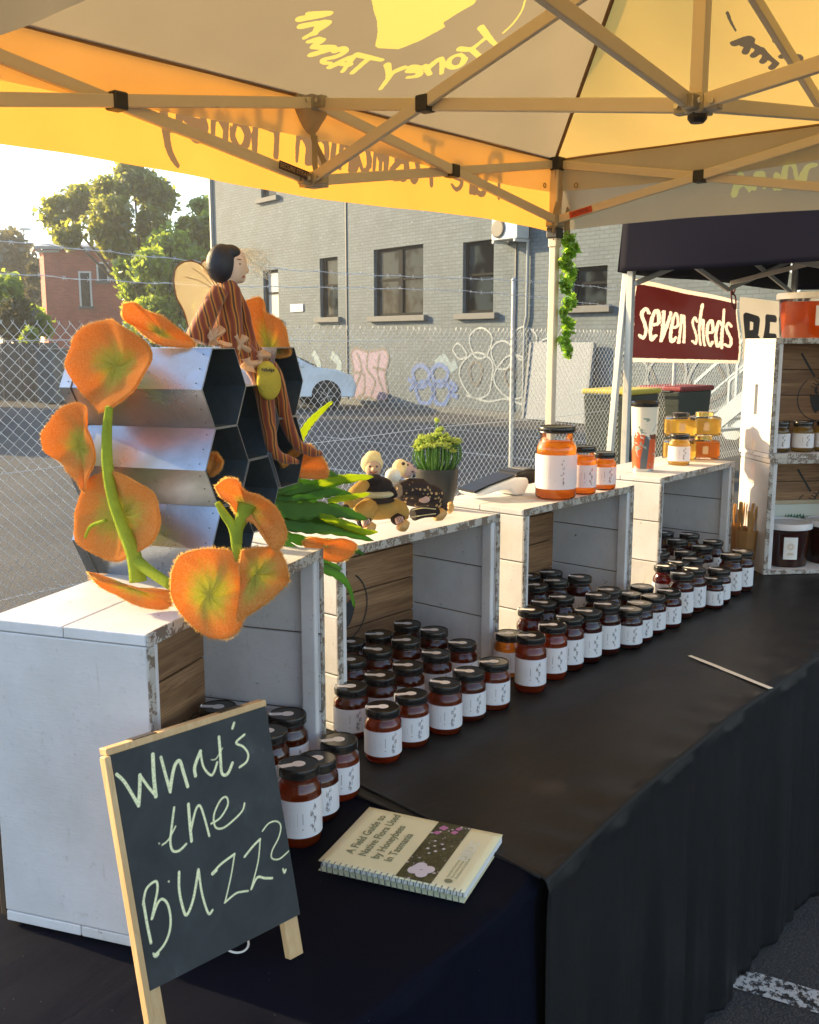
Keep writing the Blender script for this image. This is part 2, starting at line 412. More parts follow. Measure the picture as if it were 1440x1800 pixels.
def glass_pane_mat():
    k = NT('window_glass'); k.color((0.05, 0.06, 0.065)); k.set(Roughness=0.06); k.b.inputs['Specular IOR Level'].default_value = 0.04
    v = k.coord('Object'); k.bump(k.noise(v, 1.6, 2), 0.12, 0.05)
    k.color(k.mix(k.ramp(k.noise(v, 1.7, 2), [(0.42, 0.0), (0.55, 1.0)]), (0.006, 0.007, 0.008), (0.035, 0.045, 0.05))); return k.m
gl = glass_pane_mat(); blind = plain('window_blind', (0.34, 0.36, 0.37), 0.6, 0, .1, 5)
for n, (a, b, c, d) in enumerate(wins):
    y = -.12; fr = MB(); t = .065
    fr.box(((a + b) / 2, y, d - t / 2), (b - a, .06, t)); fr.box(((a + b) / 2, y, c + t / 2), (b - a, .06, t))
    for x in (a + t / 2, b - t / 2): fr.box((x, y, (c + d) / 2), (t, .06, d - c - 2 * t))
    mids = [(a, b)]
    if b - a > 1.5:
        fr.box(((a + b) / 2, y + .004, (c + d) / 2), (.16, .066, d - c - 2 * t)); mids = [(a, (a + b) / 2), ((a + b) / 2, b)]
    w_ = fr.build('window', frm, bld, world=False)
    for (p_, q_) in mids:
        MB().box(((p_ + q_) / 2, y + .002, (c + d) / 2 + .06), (q_ - p_ - .08, .05, .05)).build('meeting_rail', frm, w_, world=False)
        MB().box(((p_ + q_) / 2, y - .012, (c + d) / 2), (q_ - p_ - .06, .008, d - c - .06)).build('pane', blind if n == 0 else gl, w_, world=False)
    MB().box(((a + b) / 2, .045, c - .07), (b - a + .34, .14, .13)).build('sill', sillm, bld, world=False, bevel=.01)
# concrete apron and dark foot of the wall
MB().box((-7, .12, .06), (34, .24, .12)).build('concrete_plinth', plain('plinth', (.10, .11, .115), .85, 0, .3, 3), bld, world=False)
# small wall plate
pl = MB().box((5.08, .02, 2.5), (.66, .02, .2)).build('wall_plate', plain('plate_white', (.6, .62, .64), .5), bld, world=False)
for zz in (2.55, 2.5, 2.45): MB().box((5.08, .033, zz), (.5, .004, .018)).build('text_line', plain('plate_ink', (.15, .16, .18), .5), pl, world=False)
# air conditioner + its pipe
ac = empty('air_conditioner', P0 + NDIR * -3.66, BR, label='white air conditioner unit high on the grey brick wall', cat='air conditioner')
acm = plain('ac_white', (.6, .61, .6), .45)
MB().box((0, .22, 3.86), (.76, .34, .46)).build('case', acm, ac, world=False, bevel=.02)
gm = MB(); gm.lathe([(.19, 0), (.19, .02), (.16, .03)], 24); gm.v = [(v[0] - .0 + .17, .395 + v[2], 3.86 + v[1]) for v in gm.v]
gm.build('fan_grille', plain('grille_dark', (.05, .05, .05), .5), ac, world=False)
for x in (-.32, .32): MB().box((x, .2, 3.60), (.05, .42, .05)).build('bracket', acm, ac, world=False)
MB().tube([(-.35, .05, 3.6), (-.35, .05, 2.1), (-.30, .05, 1.9), (-.30, .05, .2)], .03, 8).build('drain_pipe', plain('pipe_grey', (.3, .32, .33), .5), ac, world=False)
# leaning panel
pn = empty('leaning_panel', P0 + NDIR * -5.1, BR, label='pale blue grey board leaning against the wall behind the tent pole', cat='board')
axp = np.array([[1, 0, 0], [0, math.cos(.12), math.sin(.12)], [0, -math.sin(.12), math.cos(.12)]])
MB().box((0, .22, .80), (1.75, .04, 1.55), axp).build('sheet', plain('panel_paint', (.17, .205, .245), .6, 0, .08, 2), pn, world=False)
for x in (-.84, .84): MB().box((x, .25, .8), (.06, .03, 1.55), axp).build('edge_batten', plain('batten', (.12, .15, .18), .6), pn, world=False)
# graffiti: flat paint on the wall
def graf(strokes, w, col, nm, off=.006):
    m = plain(nm, col, .6, 0, .15, 3); mb = MB()
    for s in strokes: mb = MB(); mb.ribbon(smoothpath([(x, off, z) for x, z in s], 5), w, (0, 1, 0)); mb.build('graffiti', m, bld, world=False, fixn=False)
def blob(cx, cz, rx, rz, n=14, ph=0, wob=.12): return [(cx + rx * math.cos(2 * math.pi * i / n) * (1 + wob * math.sin(3 * 2 * math.pi * i / n + ph)), cz + rz * math.sin(2 * math.pi * i / n)) for i in range(n + 1)]
pm = MB(); pk = smoothpath([(2.48, 1.25), (2.28, 1.42), (1.7, 1.34), (1.0, 1.40), (.84, 1.15), (.98, .75), (.86, .25), (1.15, .10), (1.7, .2), (2.25, .12), (2.5, .35), (2.36, .8), (2.48, 1.25)], 2); pm.add([(x, .005, z) for x, z in pk[:-1]], [tuple(range(len(pk) - 1))])
pm.build('graffiti', plain('graffiti_pink', (.21, .155, .235), .7, 0, .15, 3), bld, world=False)
graf([pk, [(2.2, 1.3), (2.0, .9), (2.3, .4)], [(1.7, 1.35), (1.75, .9), (1.4, .6), (1.6, .25)], [(1.2, 1.3), (1.3, .8), (1.0, .3)], [(2.3, .8), (1.9, .75), (1.9, .3), (2.2, .2)], [(1.0, .9), (1.5, .95)]], .07, (.045, .04, .05), 'graffiti_black', .009)
graf([blob(-.45, .78, .30, .25), blob(-1.15, .82, .28, .24), blob(-.6, .40, .33, .26), blob(-1.2, .42, .30, .27), [(.05, .7), (-.2, .6), (.0, .45)], [(-1.5, .7), (-1.75, .55), (-1.5, .45), (-1.8, .35)]], .115, (.018, .085, .30), 'graffiti_blue', .012)
graf([[( -1.0, 1.05), (-1.3, 1.2), (-1.5, 1.0), (-1.75, 1.1)], [(4.3, 1.3), (4.0, .9), (4.4, .5)], [(3.4, 1.25), (3.0, 1.0), (3.2, .6), (2.8, .5)]], .22, (.13, .21, .26), 'graffiti_pale_blue', .007)
graf([blob(-2.55, 1.55, .36, .33), blob(-3.25, 1.30, .34, .30), blob(-3.9, 1.55, .36, .34), blob(-4.6, 1.35, .33, .3), blob(-2.45, .85, .55, .50, 18, 1), blob(-3.6, .85, .55, .46, 18, 2), blob(-4.7, .8, .5, .45),
      [(-1.6, 1.4), (-1.8, 1.55), (-2.1, 1.3), (-1.85, 1.2), (-1.6, 1.4)], [(-2.1, .4), (-2.8, .3), (-3.4, .38), (-4.0, .28), (-4.9, .36)]], .04, (.26, .31, .34), 'graffiti_white', .011)
graf([blob(-2.4, .9, .2, .25), blob(-3.5, .85, .16, .2), blob(-4.6, .85, .18, .2)] + [[(-6.3 - i * .75, 1.3), (-6.6 - i * .75, .8), (-6.2 - i * .75, .5), (-6.8 - i * .75, .35)] for i in range(5)], .06, (.06, .065, .07), 'graffiti_dark', .010)
graf([blob(-6.7 - i * .9, .9, .42, .5, 16, i) for i in range(5)], .05, (.19, .23, .26), 'graffiti_grey', .013)

# steel stairs
st = empty('steel_staircase', P0 + NDIR * -8, BR, label='pale blue steel staircase climbing the wall under the banner', cat='staircase')
sm = plain('stair_steel', (.40, .47, .52), .4, .3, .1, 5)
def flight(a, b, n, y0, y1, nm):
    a = np.array(a, float); b = np.array(b, float)
    for y in (y0, y1): MB().bar((a[0], y, a[1]), (b[0], y, b[1]), .05, .24).build('stringer', sm, st, world=False)
    for y in (y0, y1):
        MB().bar((a[0], y, a[1] + .95), (b[0], y, b[1] + .95), .05, .05).build('handrail', sm, st, world=False)
        MB().bar((a[0], y, a[1] + .55), (b[0], y, b[1] + .55), .03, .03).build('handrail', sm, st, world=False)
        for k in range(0, n + 1, 3):
            q = a + (b - a) * k / n; MB().box((q[0], y, q[1] + .5), (.04, .04, .9)).build('baluster', sm, st, world=False)
    for k in range(1, n):
        q = a + (b - a) * k / n; MB().box((q[0], (y0 + y1) / 2, q[1]), (.24, y1 - y0 - .05, .04)).build('tread', sm, st, world=False)
flight((-1.2, 0), (-3.7, 2.0), 10, .45, 1.35, 'lower')
flight((-3.9, 2.15), (3.6, 5.2), 16, .25, .42 + .5, 'upper')
MB().box((-4.2, .7, 2.05), (1.1, 1.3, .06)).build('landing', sm, st, world=False)
for x in (-3.7, -4.6):
    MB().box((x, 1.25, 1.0), (.07, .07, 2.0)).build('support_post', sm, st, world=False)

# wheelie bins
def wheelie(loc, lidc, lab, rz):
    r = empty('wheelie_bin', loc, rz, lab, 'wheelie bin')
    bm_ = MB(); n = 4
    bm_.add([(-.25, -.28, .06), (.25, -.28, .06), (.25, .28, .06), (-.25, .28, .06), (-.29, -.36, 1.0), (.29, -.36, 1.0), (.29, .36, 1.0), (-.29, .36, 1.0)],
            [(3, 2, 1, 0), (4, 5, 6, 7), (0, 1, 5, 4), (1, 2, 6, 5), (2, 3, 7, 6), (3, 0, 4, 7)])
    bm_.build('body', plain('bin_green', (.018, .028, .022), .5), r, world=False, bevel=.02)
    MB().box((0, -.01, 1.03), (.62, .76, .06)).build('lid', plain('lid_' + lidc[0], lidc[1], .5), r, world=False, bevel=.02)
    for x in (-.27, .27):
        q = MB(); q.lathe([(.1, -.025), (.1, .025)], 16); q.v = [(x + v[2], .32 + v[0], .1 + v[1]) for v in q.v]; q.build('wheel', plain('rubber', (.015, .015, .015), .7), r, world=False)
    MB().tube([(-.2, .38, 1.0), (-.2, .43, 1.0), (.2, .43, 1.0), (.2, .38, 1.0)], .015, 6).build('handle', plain('bin_green', (.018, .028, .022), .5), r, world=False)
q = atd(1085, 900, 11.5); wheelie((q[0], q[1], 0), ('yellow', (.55, .42, .04)), 'dark wheelie bin with a yellow lid beyond the fence', BR + .2)
q = atd(1178, 900, 12.3); wheelie((q[0], q[1], 0), ('red', (.22, .012, .012)), 'dark wheelie bin with a red lid beyond the fence', BR + .1)

# ============================================================ CAR
def car():
    q = atd(500, 660, 21.5); ang = math.radians(180 + 90 + 40) # nose heading
    nose = HD * .30 + RT * .954; ang = math.atan2(nose[1], nose[0])
    base = atd(560, 660, 24.5); base[2] = 0
    r = empty('parked_car', base - nose * 1.25, ang, 'small white hatchback parked beyond the fence behind the metal hexagon tubes', 'car')
    wp_ = NT('car_white'); wp_.color((.82, .84, .86)); wp_.set(Roughness=.3); wp_.b.inputs['Coat Weight'].default_value = .5
    prof = [(-1.95, .35), (-2.0, .75), (-1.9, 1.0), (-1.55, 1.38), (-.9, 1.48), (-.1, 1.46), (.45, 1.30), (1.05, 1.0), (1.55, .93), (1.9, .78), (2.0, .55), (1.95, .28)]
    def sec(y):
        k = 1 - .10 * (abs(y) / .85) ** 4
        return [(x * (1 if z < .9 else 1 - .02 * abs(y)), y * (1 if z < 1.0 else .82), z) for x, z in prof]
    bm_ = MB(); ys = [-.85, -.82, -.4, .4, .82, .85]; vs = []; n = len(prof)
    for y in ys:
        s = .97 if abs(y) > .84 else 1.0
        for (x, yy, z) in sec(y): vs.append((x * s, yy, z if z < .5 else .3 + (z - .3) * s))
    fs = [(i * n + j, i * n + j + 1, (i + 1) * n + j + 1, (i + 1) * n + j) for i in range(len(ys) - 1) for j in range(n - 1)]
    fs += [tuple(range(n)), tuple(range((len(ys) - 1) * n, len(ys) * n))[::-1]]; fs += [((i) * n, (i + 1) * n, (i + 1) * n + n - 1, i * n + n - 1) for i in range(len(ys) - 1)]
    bm_.add(vs, fs); o = bm_.build('body', wp_.m, r, world=False, bevel=.04); smooth_by(o, .5)
    dg = plain('car_glass', (.02, .025, .03), .08); tyre = plain('tyre', (.02, .02, .02), .7); rimm = plain('alloy', (.35, .36, .37), .35, .8)
    for s in (-1, 1):
        MB().add([(x, s * y, z) for x, y, z in ((-1.45, .735, 1.30), (-.5, .705, 1.40), (-.5, .80, 1.02), (-1.6, .80, 1.02))], [(0, 1, 2, 3)]).build('side_window', dg, r, world=False, solid=.01)
        MB().add([(x, s * y, z) for x, y, z in ((-.42, .705, 1.40), (.0, .71, 1.38), (.75, .80, 1.05), (-.42, .80, 1.02))], [(0, 1, 2, 3)]).build('side_window', dg, r, world=False, solid=.01)
        MB().box((.65, s * .95, 1.05), (.12, .18, .12)).build('wing_mirror', wp_.m, r, world=False, bevel=.03)
        MB().box((1.86, s * .62, .72), (.12, .3, .14)).build('headlight', plain('lamp_glass', (.5, .5, .5), .1), r, world=False, bevel=.03)
        for x in (-1.25, 1.25):
            m_ = MB(); m_.lathe([(.36, -.012), (.36, .012)], 24); m_.v = [(x + v[0], s * (.855) + v[2] * .4, .33 + v[1]) for v in m_.v]; m_.build('wheel_arch', plain('arch_dark', (.01, .01, .01), .8), r, world=False)
            m_ = MB(); m_.lathe([(.20, -.1), (.29, -.1), (.315, -.06), (.315, .06), (.29, .1), (.20, .1)], 28); m_.v = [(x + v[0], s * .80 + v[2], .315 + v[1]) for v in m_.v]
            wh = m_.build('wheel', tyre, r, world=False, smooth=True)
            m_ = MB()
            for k in range(5):
                an = k * 2 * math.pi / 5; m_.bar((x, s * .90, .315), (x + .2 * math.cos(an), s * .90, .315 + .2 * math.sin(an)), .02, .07, (0, 1, 0))
            m_.build('rim', rimm, wh, world=False)
    MB().add([(.52, -.62, 1.27), (.52, .62, 1.27), (1.06, .72, 1.02), (1.06, -.72, 1.02)], [(0, 1, 2, 3)]).build('windscreen', dg, r, world=False, solid=.02)
    MB().box((1.97, 0, .45), (.03, 1.0, .16)).build('grille', plain('grille', (.02, .02, .02), .5), r, world=False)
    MB().box((1.99, 0, .6), (.012, .4, .11)).build('number_plate', plain('plate', (.6, .6, .55), .5), r, world=False)
car()

# ============================================================ TREES, HOUSE, LEFT BACKGROUND
def leafmat(nm, a, b, ta, fac=.45):
    k = NT(nm); at = k.attr('tint'); cr = k.mix(at, a, b); ct = k.mix(at, tuple(x * .8 for x in ta), ta)
    d = k.n('ShaderNodeBsdfDiffuse'); t = k.n('ShaderNodeBsdfTranslucent'); gl_ = k.n('ShaderNodeBsdfGlossy'); gl_.inputs['Roughness'].default_value = .35
    m = k.n('ShaderNodeMixShader'); m.inputs[0].default_value = fac; m2 = k.n('ShaderNodeMixShader'); m2.inputs[0].default_value = .06
    k.l(cr, d.inputs[0]); k.l(ct, t.inputs[0]); k.l(d.outputs[0], m.inputs[1]); k.l(t.outputs[0], m.inputs[2]); k.l(m.outputs[0], m2.inputs[1]); k.l(gl_.outputs[0], m2.inputs[2]); k.l(m2.outputs[0], k.out.inputs[0]); return k.m
def leaf_cloud(name, clumps, n, size, mat, parent, shell=.55, tint=None):
    """clumps (x,y,z,r) in the thing's own space"""
    cl = np.array(clumps); wts = cl[:, 3] ** 2; wts /= wts.sum()
    idx = rng.choice(len(cl), n, p=wts); dirs = rng.normal(size=(n, 3)); dirs /= np.linalg.norm(dirs, axis=1)[:, None]
    rad = (shell + (1 - shell) * rng.random(n)) ** 1.0 * (0.82 + .36 * rng.random(n))
    # sub-clusters make gaps
    sub = rng.normal(size=(len(cl) * 26, 3)); sub /= np.linalg.norm(sub, axis=1)[:, None]
    pick = idx * 26 + rng.integers(0, 26, n); dirs = dirs * .55 + sub[pick] * 1.0; dirs /= np.linalg.norm(dirs, axis=1)[:, None]
    rad = rad * (.72 + .55 * (np.sin(pick * 12.9898) * 43758.5453 % 1.0)); c = cl[idx, :3] + dirs * (cl[idx, 3] * rad)[:, None] * np.array([1, 1, .9])
    a = rng.normal(size=(n, 3)); a /= np.linalg.norm(a, axis=1)[:, None]; b = np.cross(a, rng.normal(size=(n, 3))); b /= np.linalg.norm(b, axis=1)[:, None]
    s = size * (.6 + .8 * rng.random(n))[:, None]; nn = np.cross(a, b)
    v = np.empty((n, 4, 3)); v[:, 0] = c - a * s * .6; v[:, 1] = c + b * s * .33 + nn * s * .1; v[:, 2] = c + a * s * .6; v[:, 3] = c - b * s * .33 + nn * s * .1
    me = bpy.data.meshes.new(name); me.vertices.add(n * 4); me.vertices.foreach_set('co', v.reshape(-1))
    me.loops.add(n * 4); me.loops.foreach_set('vertex_index', np.arange(n * 4)); me.polygons.add(n); me.polygons.foreach_set('loop_start', np.arange(n) * 4); me.update()
    t = np.clip(.5 + .35 * rng.normal(size=n), 0, 1); floatattr(me, 'tint', np.repeat(t, 4)); me.materials.append(mat)
    o = link(bpy.data.objects.new(name, me)); o.parent = parent; return o
bark = plain('bark', (.09, .07, .05), .85, 0, .3, 8, .5, 30)
def tree(name, base, clumps_w, n, size, lm, label, cat='tree', trunk_r=.2, group=None, limbs=True):
    base = np.array([base[0], base[1], 0.0]); r = empty(name, base, 0, label, cat, group)
    cl = [(c[0] - base[0], c[1] - base[1], c[2], c[3]) for c in clumps_w]
    top = np.mean([c[:3] for c in cl], axis=0)
    tb = MB(); fork = top * np.array([.5, .5, .5]); tb.tube(smoothpath([(0, 0, 0), fork * .5 + np.array([.06, 0, 0]), fork, top]), [trunk_r * (1 - .75 * i / 18) for i in range(19)], 9)
    if limbs:
        for c in cl: tb.tube(smoothpath([fork * .8, (fork + np.array(c[:3])) / 2 + np.array([0, 0, -.1]), c[:3]], 4), [trunk_r * .4 * (1 - .8 * i / 8) for i in range(9)], 6)
    tb.build('trunk', bark, r, smooth=True, world=False)
    leaf_cloud('crown', cl, n, size, lm, r); return r
lm1 = leafmat('maple_leaf', (.050, .075, .016), (.12, .14, .03), (.55, .58, .07), .5)
lm2 = leafmat('green_leaf', (.060, .115, .018), (.14, .21, .035), (.62, .80, .07), .5)
lm3 = leafmat('far_leaf', (.06, .065, .03), (.10, .10, .045), (.25, .22, .06), .35)
def clumps(lst, dep, jit=1.2):
    out = []
    for x, y, r in lst:
        q = atd(x, y, dep + random.uniform(-jit, jit)); out.append((q[0], q[1], q[2], r / 1775 * dep))
    return out
b_ = atd(285, 640, 37)
tree('broadleaf_tree', b_, clumps([(110, 375, 36), (150, 355, 30), (118, 412, 24), (190, 335, 30), (235, 315, 34), (275, 345, 32), (265, 395, 28), (190, 400, 36), (205, 432, 26), (240, 440, 28), (330, 400, 22), (345, 430, 20), (200, 370, 26)], 37), 17000, .21, lm1,
     'tall dark leafy tree standing against the bright sky beyond the car park', trunk_r=.24)
b_ = atd(300, 660, 35)
tree('maple_tree', b_, clumps([(300, 440, 38), (340, 470, 36), (265, 470, 34), (238, 508, 30), (222, 478, 22), (300, 510, 44), (345, 520, 36), (265, 555, 40), (320, 570, 42), (235, 555, 22), (370, 540, 30), (350, 590, 34), (290, 600, 34), (240, 595, 24)], 35), 21000, .19, lm2,
     'lower bright green tree in front of the red brick house', trunk_r=.16)
b_ = atd(362, 660, 38)
tree('broadleaf_tree', b_, clumps([(355, 365, 18), (375, 390, 24), (360, 430, 28), (385, 470, 30)], 38), 7000, .20, lm2, 'slim tree growing beside the corner of the grey building', trunk_r=.12)
k_ = 0
for x, y, r_, dep, lab in ((8, 440, 34, 48, 'hazy tree at the far left edge of the view'), (45, 470, 34, 52, 'hazy round tree behind the house, second from the left edge')):
    b_ = atd(x, 600, dep); tree('distant_tree', b_, clumps([(x, y, r_), (x - 22, y + 30, r_), (x + 18, y + 35, r_), (x, y + 70, r_ * 1.1)], dep, .6), 3600, .34, lm3, lab, trunk_r=.3)
b_ = atd(57, 640, 40); tree('cypress_tree', b_, clumps([(57, 470, 7), (57, 490, 9), (57, 515, 10), (57, 545, 11), (57, 575, 11)], 40, .1), 2200, .2, lm3, 'dark narrow cypress beside the corner of the red brick house', trunk_r=.12, limbs=False)
for x, y, r_, dep, n_, lab in ((10, 505, 26, 30, 1800, 'bright green bush at the left edge above the shrubs'), (25, 555, 34, 30, 2400, 'brownish shrub behind the grey paling fence'), (62, 560, 26, 31, 1500, 'olive shrub touching the red brick house'), (52, 590, 14, 28.6, 700, 'small lime green shrub over the end of the paling fence')):
    b_ = atd(x, 640, dep); tree('garden_shrub', b_, clumps([(x, y, r_), (x - r_ * .5, y + r_ * .6, r_ * .8), (x + r_ * .4, y + r_ * .6, r_ * .8)], dep, .3), n_, .16, lm2 if r_ in (26, 14) else lm3, lab, 'shrub', trunk_r=.05)
# timber paling fence
pa, pb = atd(-60, 640, 27.5), atd(108, 640, 26.5); pa[2] = pb[2] = 0; dv = pb - pa; L_ = np.linalg.norm(dv); du = dv / L_
pf = empty('paling_fence', pa, math.atan2(du[1], du[0]), 'weathered grey timber paling fence at the left edge', 'fence')
pw = wood_mat('paling_wood', (.09, .09, .09), (.14, .14, .14), (.19, .185, .18), 2)
npal = int(L_ / .115); me_ = None
for i in range(npal):
    if me_ is None:
        o = MB().box((0, 0, .78), (.1, .018, 1.55)).build('paling', pw, pf, world=False); me_ = o.data
    else: o = link(bpy.data.objects.new('paling', me_)); o.parent = pf
    o.location = (i * .115, random.uniform(-.008, .008), random.uniform(-.02, .02))
for z in (.35, 1.2): MB().box((L_ / 2, .04, z), (L_, .04, .08)).build('rail', pw, pf, world=False)
tl = MB().box((0, 0, .7), (.9, .5, 1.35)); q = atd(92, 640, 26.2)
ub = empty('utility_box', (q[0], q[1], 0), YAW - .1, 'grey metal cabinet at the end of the paling fence', 'cabinet')
tl.build('case', plain('cabinet_grey', (.16, .17, .18), .5), ub, world=False, bevel=.03); MB().box((0, 0, 1.39), (1.0, .6, .04)).build('lid', plain('cabinet_top', (.2, .21, .22), .5), ub, world=False)
# red brick house
q = atd(88, 640, 42); q[2] = 0
hs = empty('brick_house', q, YAW - math.pi / 2 + .08, 'red brick house with pale roof edge behind the trees', 'house')
rb = brick_mat('red_brick', (.36, .085, .055), (.46, .12, .075), (.34, .20, .15), spots=(.4, .25, .2), spot_amt=.3)
mb = MB(); W_, Hh = 3.6, 5.35
mb.add([(0, 0, 0), (W_, 0, 0), (W_, 0, Hh), (0, 0, Hh), (-.45, 1.0, 0), (-.45, 1.0, Hh - .1), (-.45, 8, 0), (-.45, 8, Hh - .1), (W_, 8, 0), (W_, 8, Hh)], [(0, 1, 2, 3), (4, 0, 3, 5), (6, 4, 5, 7), (1, 8, 9, 2)])
mb.build('wall', rb, hs, world=False)
MB().add([(-.3, -.3, Hh), (W_ + .3, -.3, Hh), (W_ + .3, 4, Hh + .5), (-.8, 4, Hh + .5), (-.8, 1.0, Hh - .05)], [(0, 1, 2, 3), (0, 3, 4)]).build('roof', plain('roof_pale', (.33, .33, .34), .6), hs, world=False, solid=.12)
for (x, z, w2, h2) in ((1.62, 3.7, .36, 1.35), (2.35, 4.4, .34, .7)):
    wf = MB(); wf.box((x, -.02, z + h2 / 2 + .03), (w2 + .16, .06, .07)); wf.box((x - w2 / 2 - .04, -.02, z), (.07, .06, h2)); wf.box((x + w2 / 2 + .04, -.02, z), (.07, .06, h2))
    f_ = wf.build('window', plain('house_frame', (.55, .56, .55), .5), hs, world=False)
    MB().box((x, -.012, z), (w2, .02, h2)).build('pane', gl, f_, world=False); MB().box((x, -.06, z - h2 / 2 - .05), (w2 + .25, .14, .09)).build('sill', plain('house_sill', (.10, .12, .12), .6), f_, world=False)
MB().box((.2, -.06, Hh - .12), (.9, .1, .1)).build('gutter', plain('gutter', (.45, .46, .46), .5), hs, world=False)
# street lamp, tiny, in the glow
b_ = atd(47, 500, 60); sl_ = empty('street_lamp', (b_[0], b_[1], 0), 0, 'thin street lamp in the sun glare above the far trees', 'street lamp')
MB().tube([(0, 0, 0), (0, 0, 8.0)], .06, 6).build('pole', galv2, sl_, world=False); MB().box((0, 0, 8.05), (.7, .5, .12)).build('lamp_head', galv2, sl_, world=False)
# unseen low shop, added out of view to shade the car park behind the fence
sh = empty('shade_shop', (4.6, 22, 0), 0, 'unseen low shop block added off to the left to shade the car park', 'building')
MB().box((3.2, 3, 2.6), (6.4, 6, 5.2)).build('wall', plain('shade_shop_render', (.34, .31, .27), .8, 0, .1, 3), sh, world=False)
MB().box((3.2, 3, 5.28), (6.8, 6.4, .16)).build('roof', plain('shade_shop_roof', (.25, .26, .27), .5), sh, world=False)
for x in (1.3, 3.2, 5.1):
    wf_ = MB().box((x, -.03, 1.7), (1.3, .08, 1.5)).build('window', frm, sh, world=False); MB().box((x, -.075, 1.7), (1.16, .02, 1.36)).build('pane', gl, wf_, world=False)

# ============================================================ MARKET CANOPY
KX, KY, MX, MY = 3.89, 2.48, 2.39, 1.12     # far corner, centre
EX0, EY0, EZ, PZ = 0.89, -0.24, 2.375, 3.02
tent = empty('market_canopy', (KX, KY, 0), label='yellow and taupe folding market canopy over the honey stall', cat='canopy')
def fabric(name, refl, tran, inkr, inkt, fac=.5, ink=True):
    k = trans_mat(name, refl, tran, fac, .13, 2.2, .8, 7.0, (1, 1, 1))
    if ink:
        at = k.attr('ink'); wob = k.math('MULTIPLY', k.math('SUBTRACT', k.noise(k.vec, 60, 2), 0.5), 0.004)
        f = k.math('LESS_THAN', k.math('ADD', at, wob), 0.0)
        k.l(k.mix(f, k.cr, inkr), k.d.inputs[0]); k.l(k.mix(f, k.ct, inkt), k.tr.inputs[0])
    return k.m
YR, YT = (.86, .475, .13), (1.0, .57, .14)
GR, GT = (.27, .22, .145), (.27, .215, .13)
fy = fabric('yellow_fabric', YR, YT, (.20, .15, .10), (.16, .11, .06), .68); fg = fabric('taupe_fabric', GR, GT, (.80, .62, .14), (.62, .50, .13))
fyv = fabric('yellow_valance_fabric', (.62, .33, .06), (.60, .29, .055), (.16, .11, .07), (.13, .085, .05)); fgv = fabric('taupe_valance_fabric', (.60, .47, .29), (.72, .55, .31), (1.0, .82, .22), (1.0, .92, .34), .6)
fy0 = fabric('yellow_fabric_plain', YR, YT, 0, 0, ink=False); fstrip = fabric('orange_inner_strip', (.88, .72, .46), (.98, .90, .68), 0, 0, .4, ink=False)
def roofz(P): return P
def roof_panel(e0, e1, mat, strokes=(), polys=(), cell=.012, nm='roof_panel'):
    e0 = np.array([e0[0], e0[1], EZ]); e1 = np.array([e1[0], e1[1], EZ]); pk = np.array([MX, MY, PZ]); L = np.linalg.norm(e1 - e0)
    nu = max(8, int(L / cell)); nv = max(6, int(L / 2 / cell)); ux = (e1 - e0) / L; mid = (e0 + e1) / 2; uy = pk - mid; Hh_ = np.linalg.norm(uy); uy /= Hh_; nr = np.cross(ux, uy); nr *= np.sign(nr[2])
    mb = MB(); P2 = []
    for j in range(nv + 1):
        v = j / nv
        for i in range(nu + 1):
            u = i / nu; q = (e0 * (1 - u) + e1 * u) * (1 - v) + pk * v
            sag = -.035 * math.sin(math.pi * min(v * 1.1, 1)) * math.sin(math.pi * u) - .05 * (v < .999) * math.sin(math.pi * u) * v * (1 - v)
            wr = .006 * math.exp(-((u - .5) ** 2) / .02) * 0 + .004 * math.sin(24 * u + 9 * v) * (1 - v) * math.exp(-3 * min(u, 1 - u))
            P2.append(((q - mid) @ ux, (q - mid) @ uy)); mb.v.append(tuple(q + nr * (sag + wr)))
    mb.f = [(j * (nu + 1) + i, j * (nu + 1) + i + 1, (j + 1) * (nu + 1) + i + 1, (j + 1) * (nu + 1) + i) for j in range(nv) for i in range(nu)]
    o = mb.build(nm, mat, tent, smooth=True, fixn=False); P2 = np.array(P2)
    # the print, measured on the slope itself
    def to2(x, y):
        q = onp(x, y, mid, nr); return ((q - mid) @ ux, (q - mid) @ uy)
    d = np.full(len(P2), 1.0)
    st = [([to2(*p) for p in smoothpath(pl, 4)], r) for pl, r in strokes]
    if st: d = np.minimum(d, sdf(P2, st, 1.0, .55))
    for pl in polys: d = np.minimum(d, sdpoly(P2, [to2(*p) for p in pl]))
    floatattr(o.data, 'ink', d); return o
z2 = lambda l: [(500 + x / 3.43, y / 3.43) for x, y in l]
R1 = .0105
S1 = [[(420, 285), (500, 302), (572, 318)], [(495, 305), (400, 408)], [(265, 372), (395, 300), (340, 402)], [(330, 350), (385, 352)], [(292, 262), (335, 245), (350, 265), (300, 300), (222, 322), (228, 345), (265, 345)],
      [(150, 292), (278, 240), (158, 238), (215, 190), (128, 205), (190, 180)], [(80, 105), (245, 75), (105, 180)], [(190, 82), (165, 150)], [(70, 58), (250, 15), (120, 20)],
      [(605, 348), (615, 390), (612, 430)], [(705, 365), (640, 400), (610, 450), (572, 515)], [(733, 385), (790, 383), (788, 360), (752, 354), (735, 372)], [(792, 383), (798, 415), (730, 430)],
      [(830, 348), (860, 405)], [(848, 365), (925, 300), (932, 398)], [(1018 + 48 * math.cos(t), 318 + 40 * math.sin(t) - 12 * math.cos(t)) for t in np.linspace(0, 6.283, 13)],
      [(1160, 98), (1205, 160), (1252, 215)], [(1036, 235), (1100, 240), (1150, 205), (1200, 160)], [(1110, 245), (1155, 288)]]
BL = z2([(515, 0), (535, 60), (540, 130), (528, 225), (550, 238), (670, 242), (790, 185), (945, 90), (930, 62), (1020, 0), (1120, -60), (1150, -150), (1000, -300), (700, -330), (560, -260), (490, -120)])
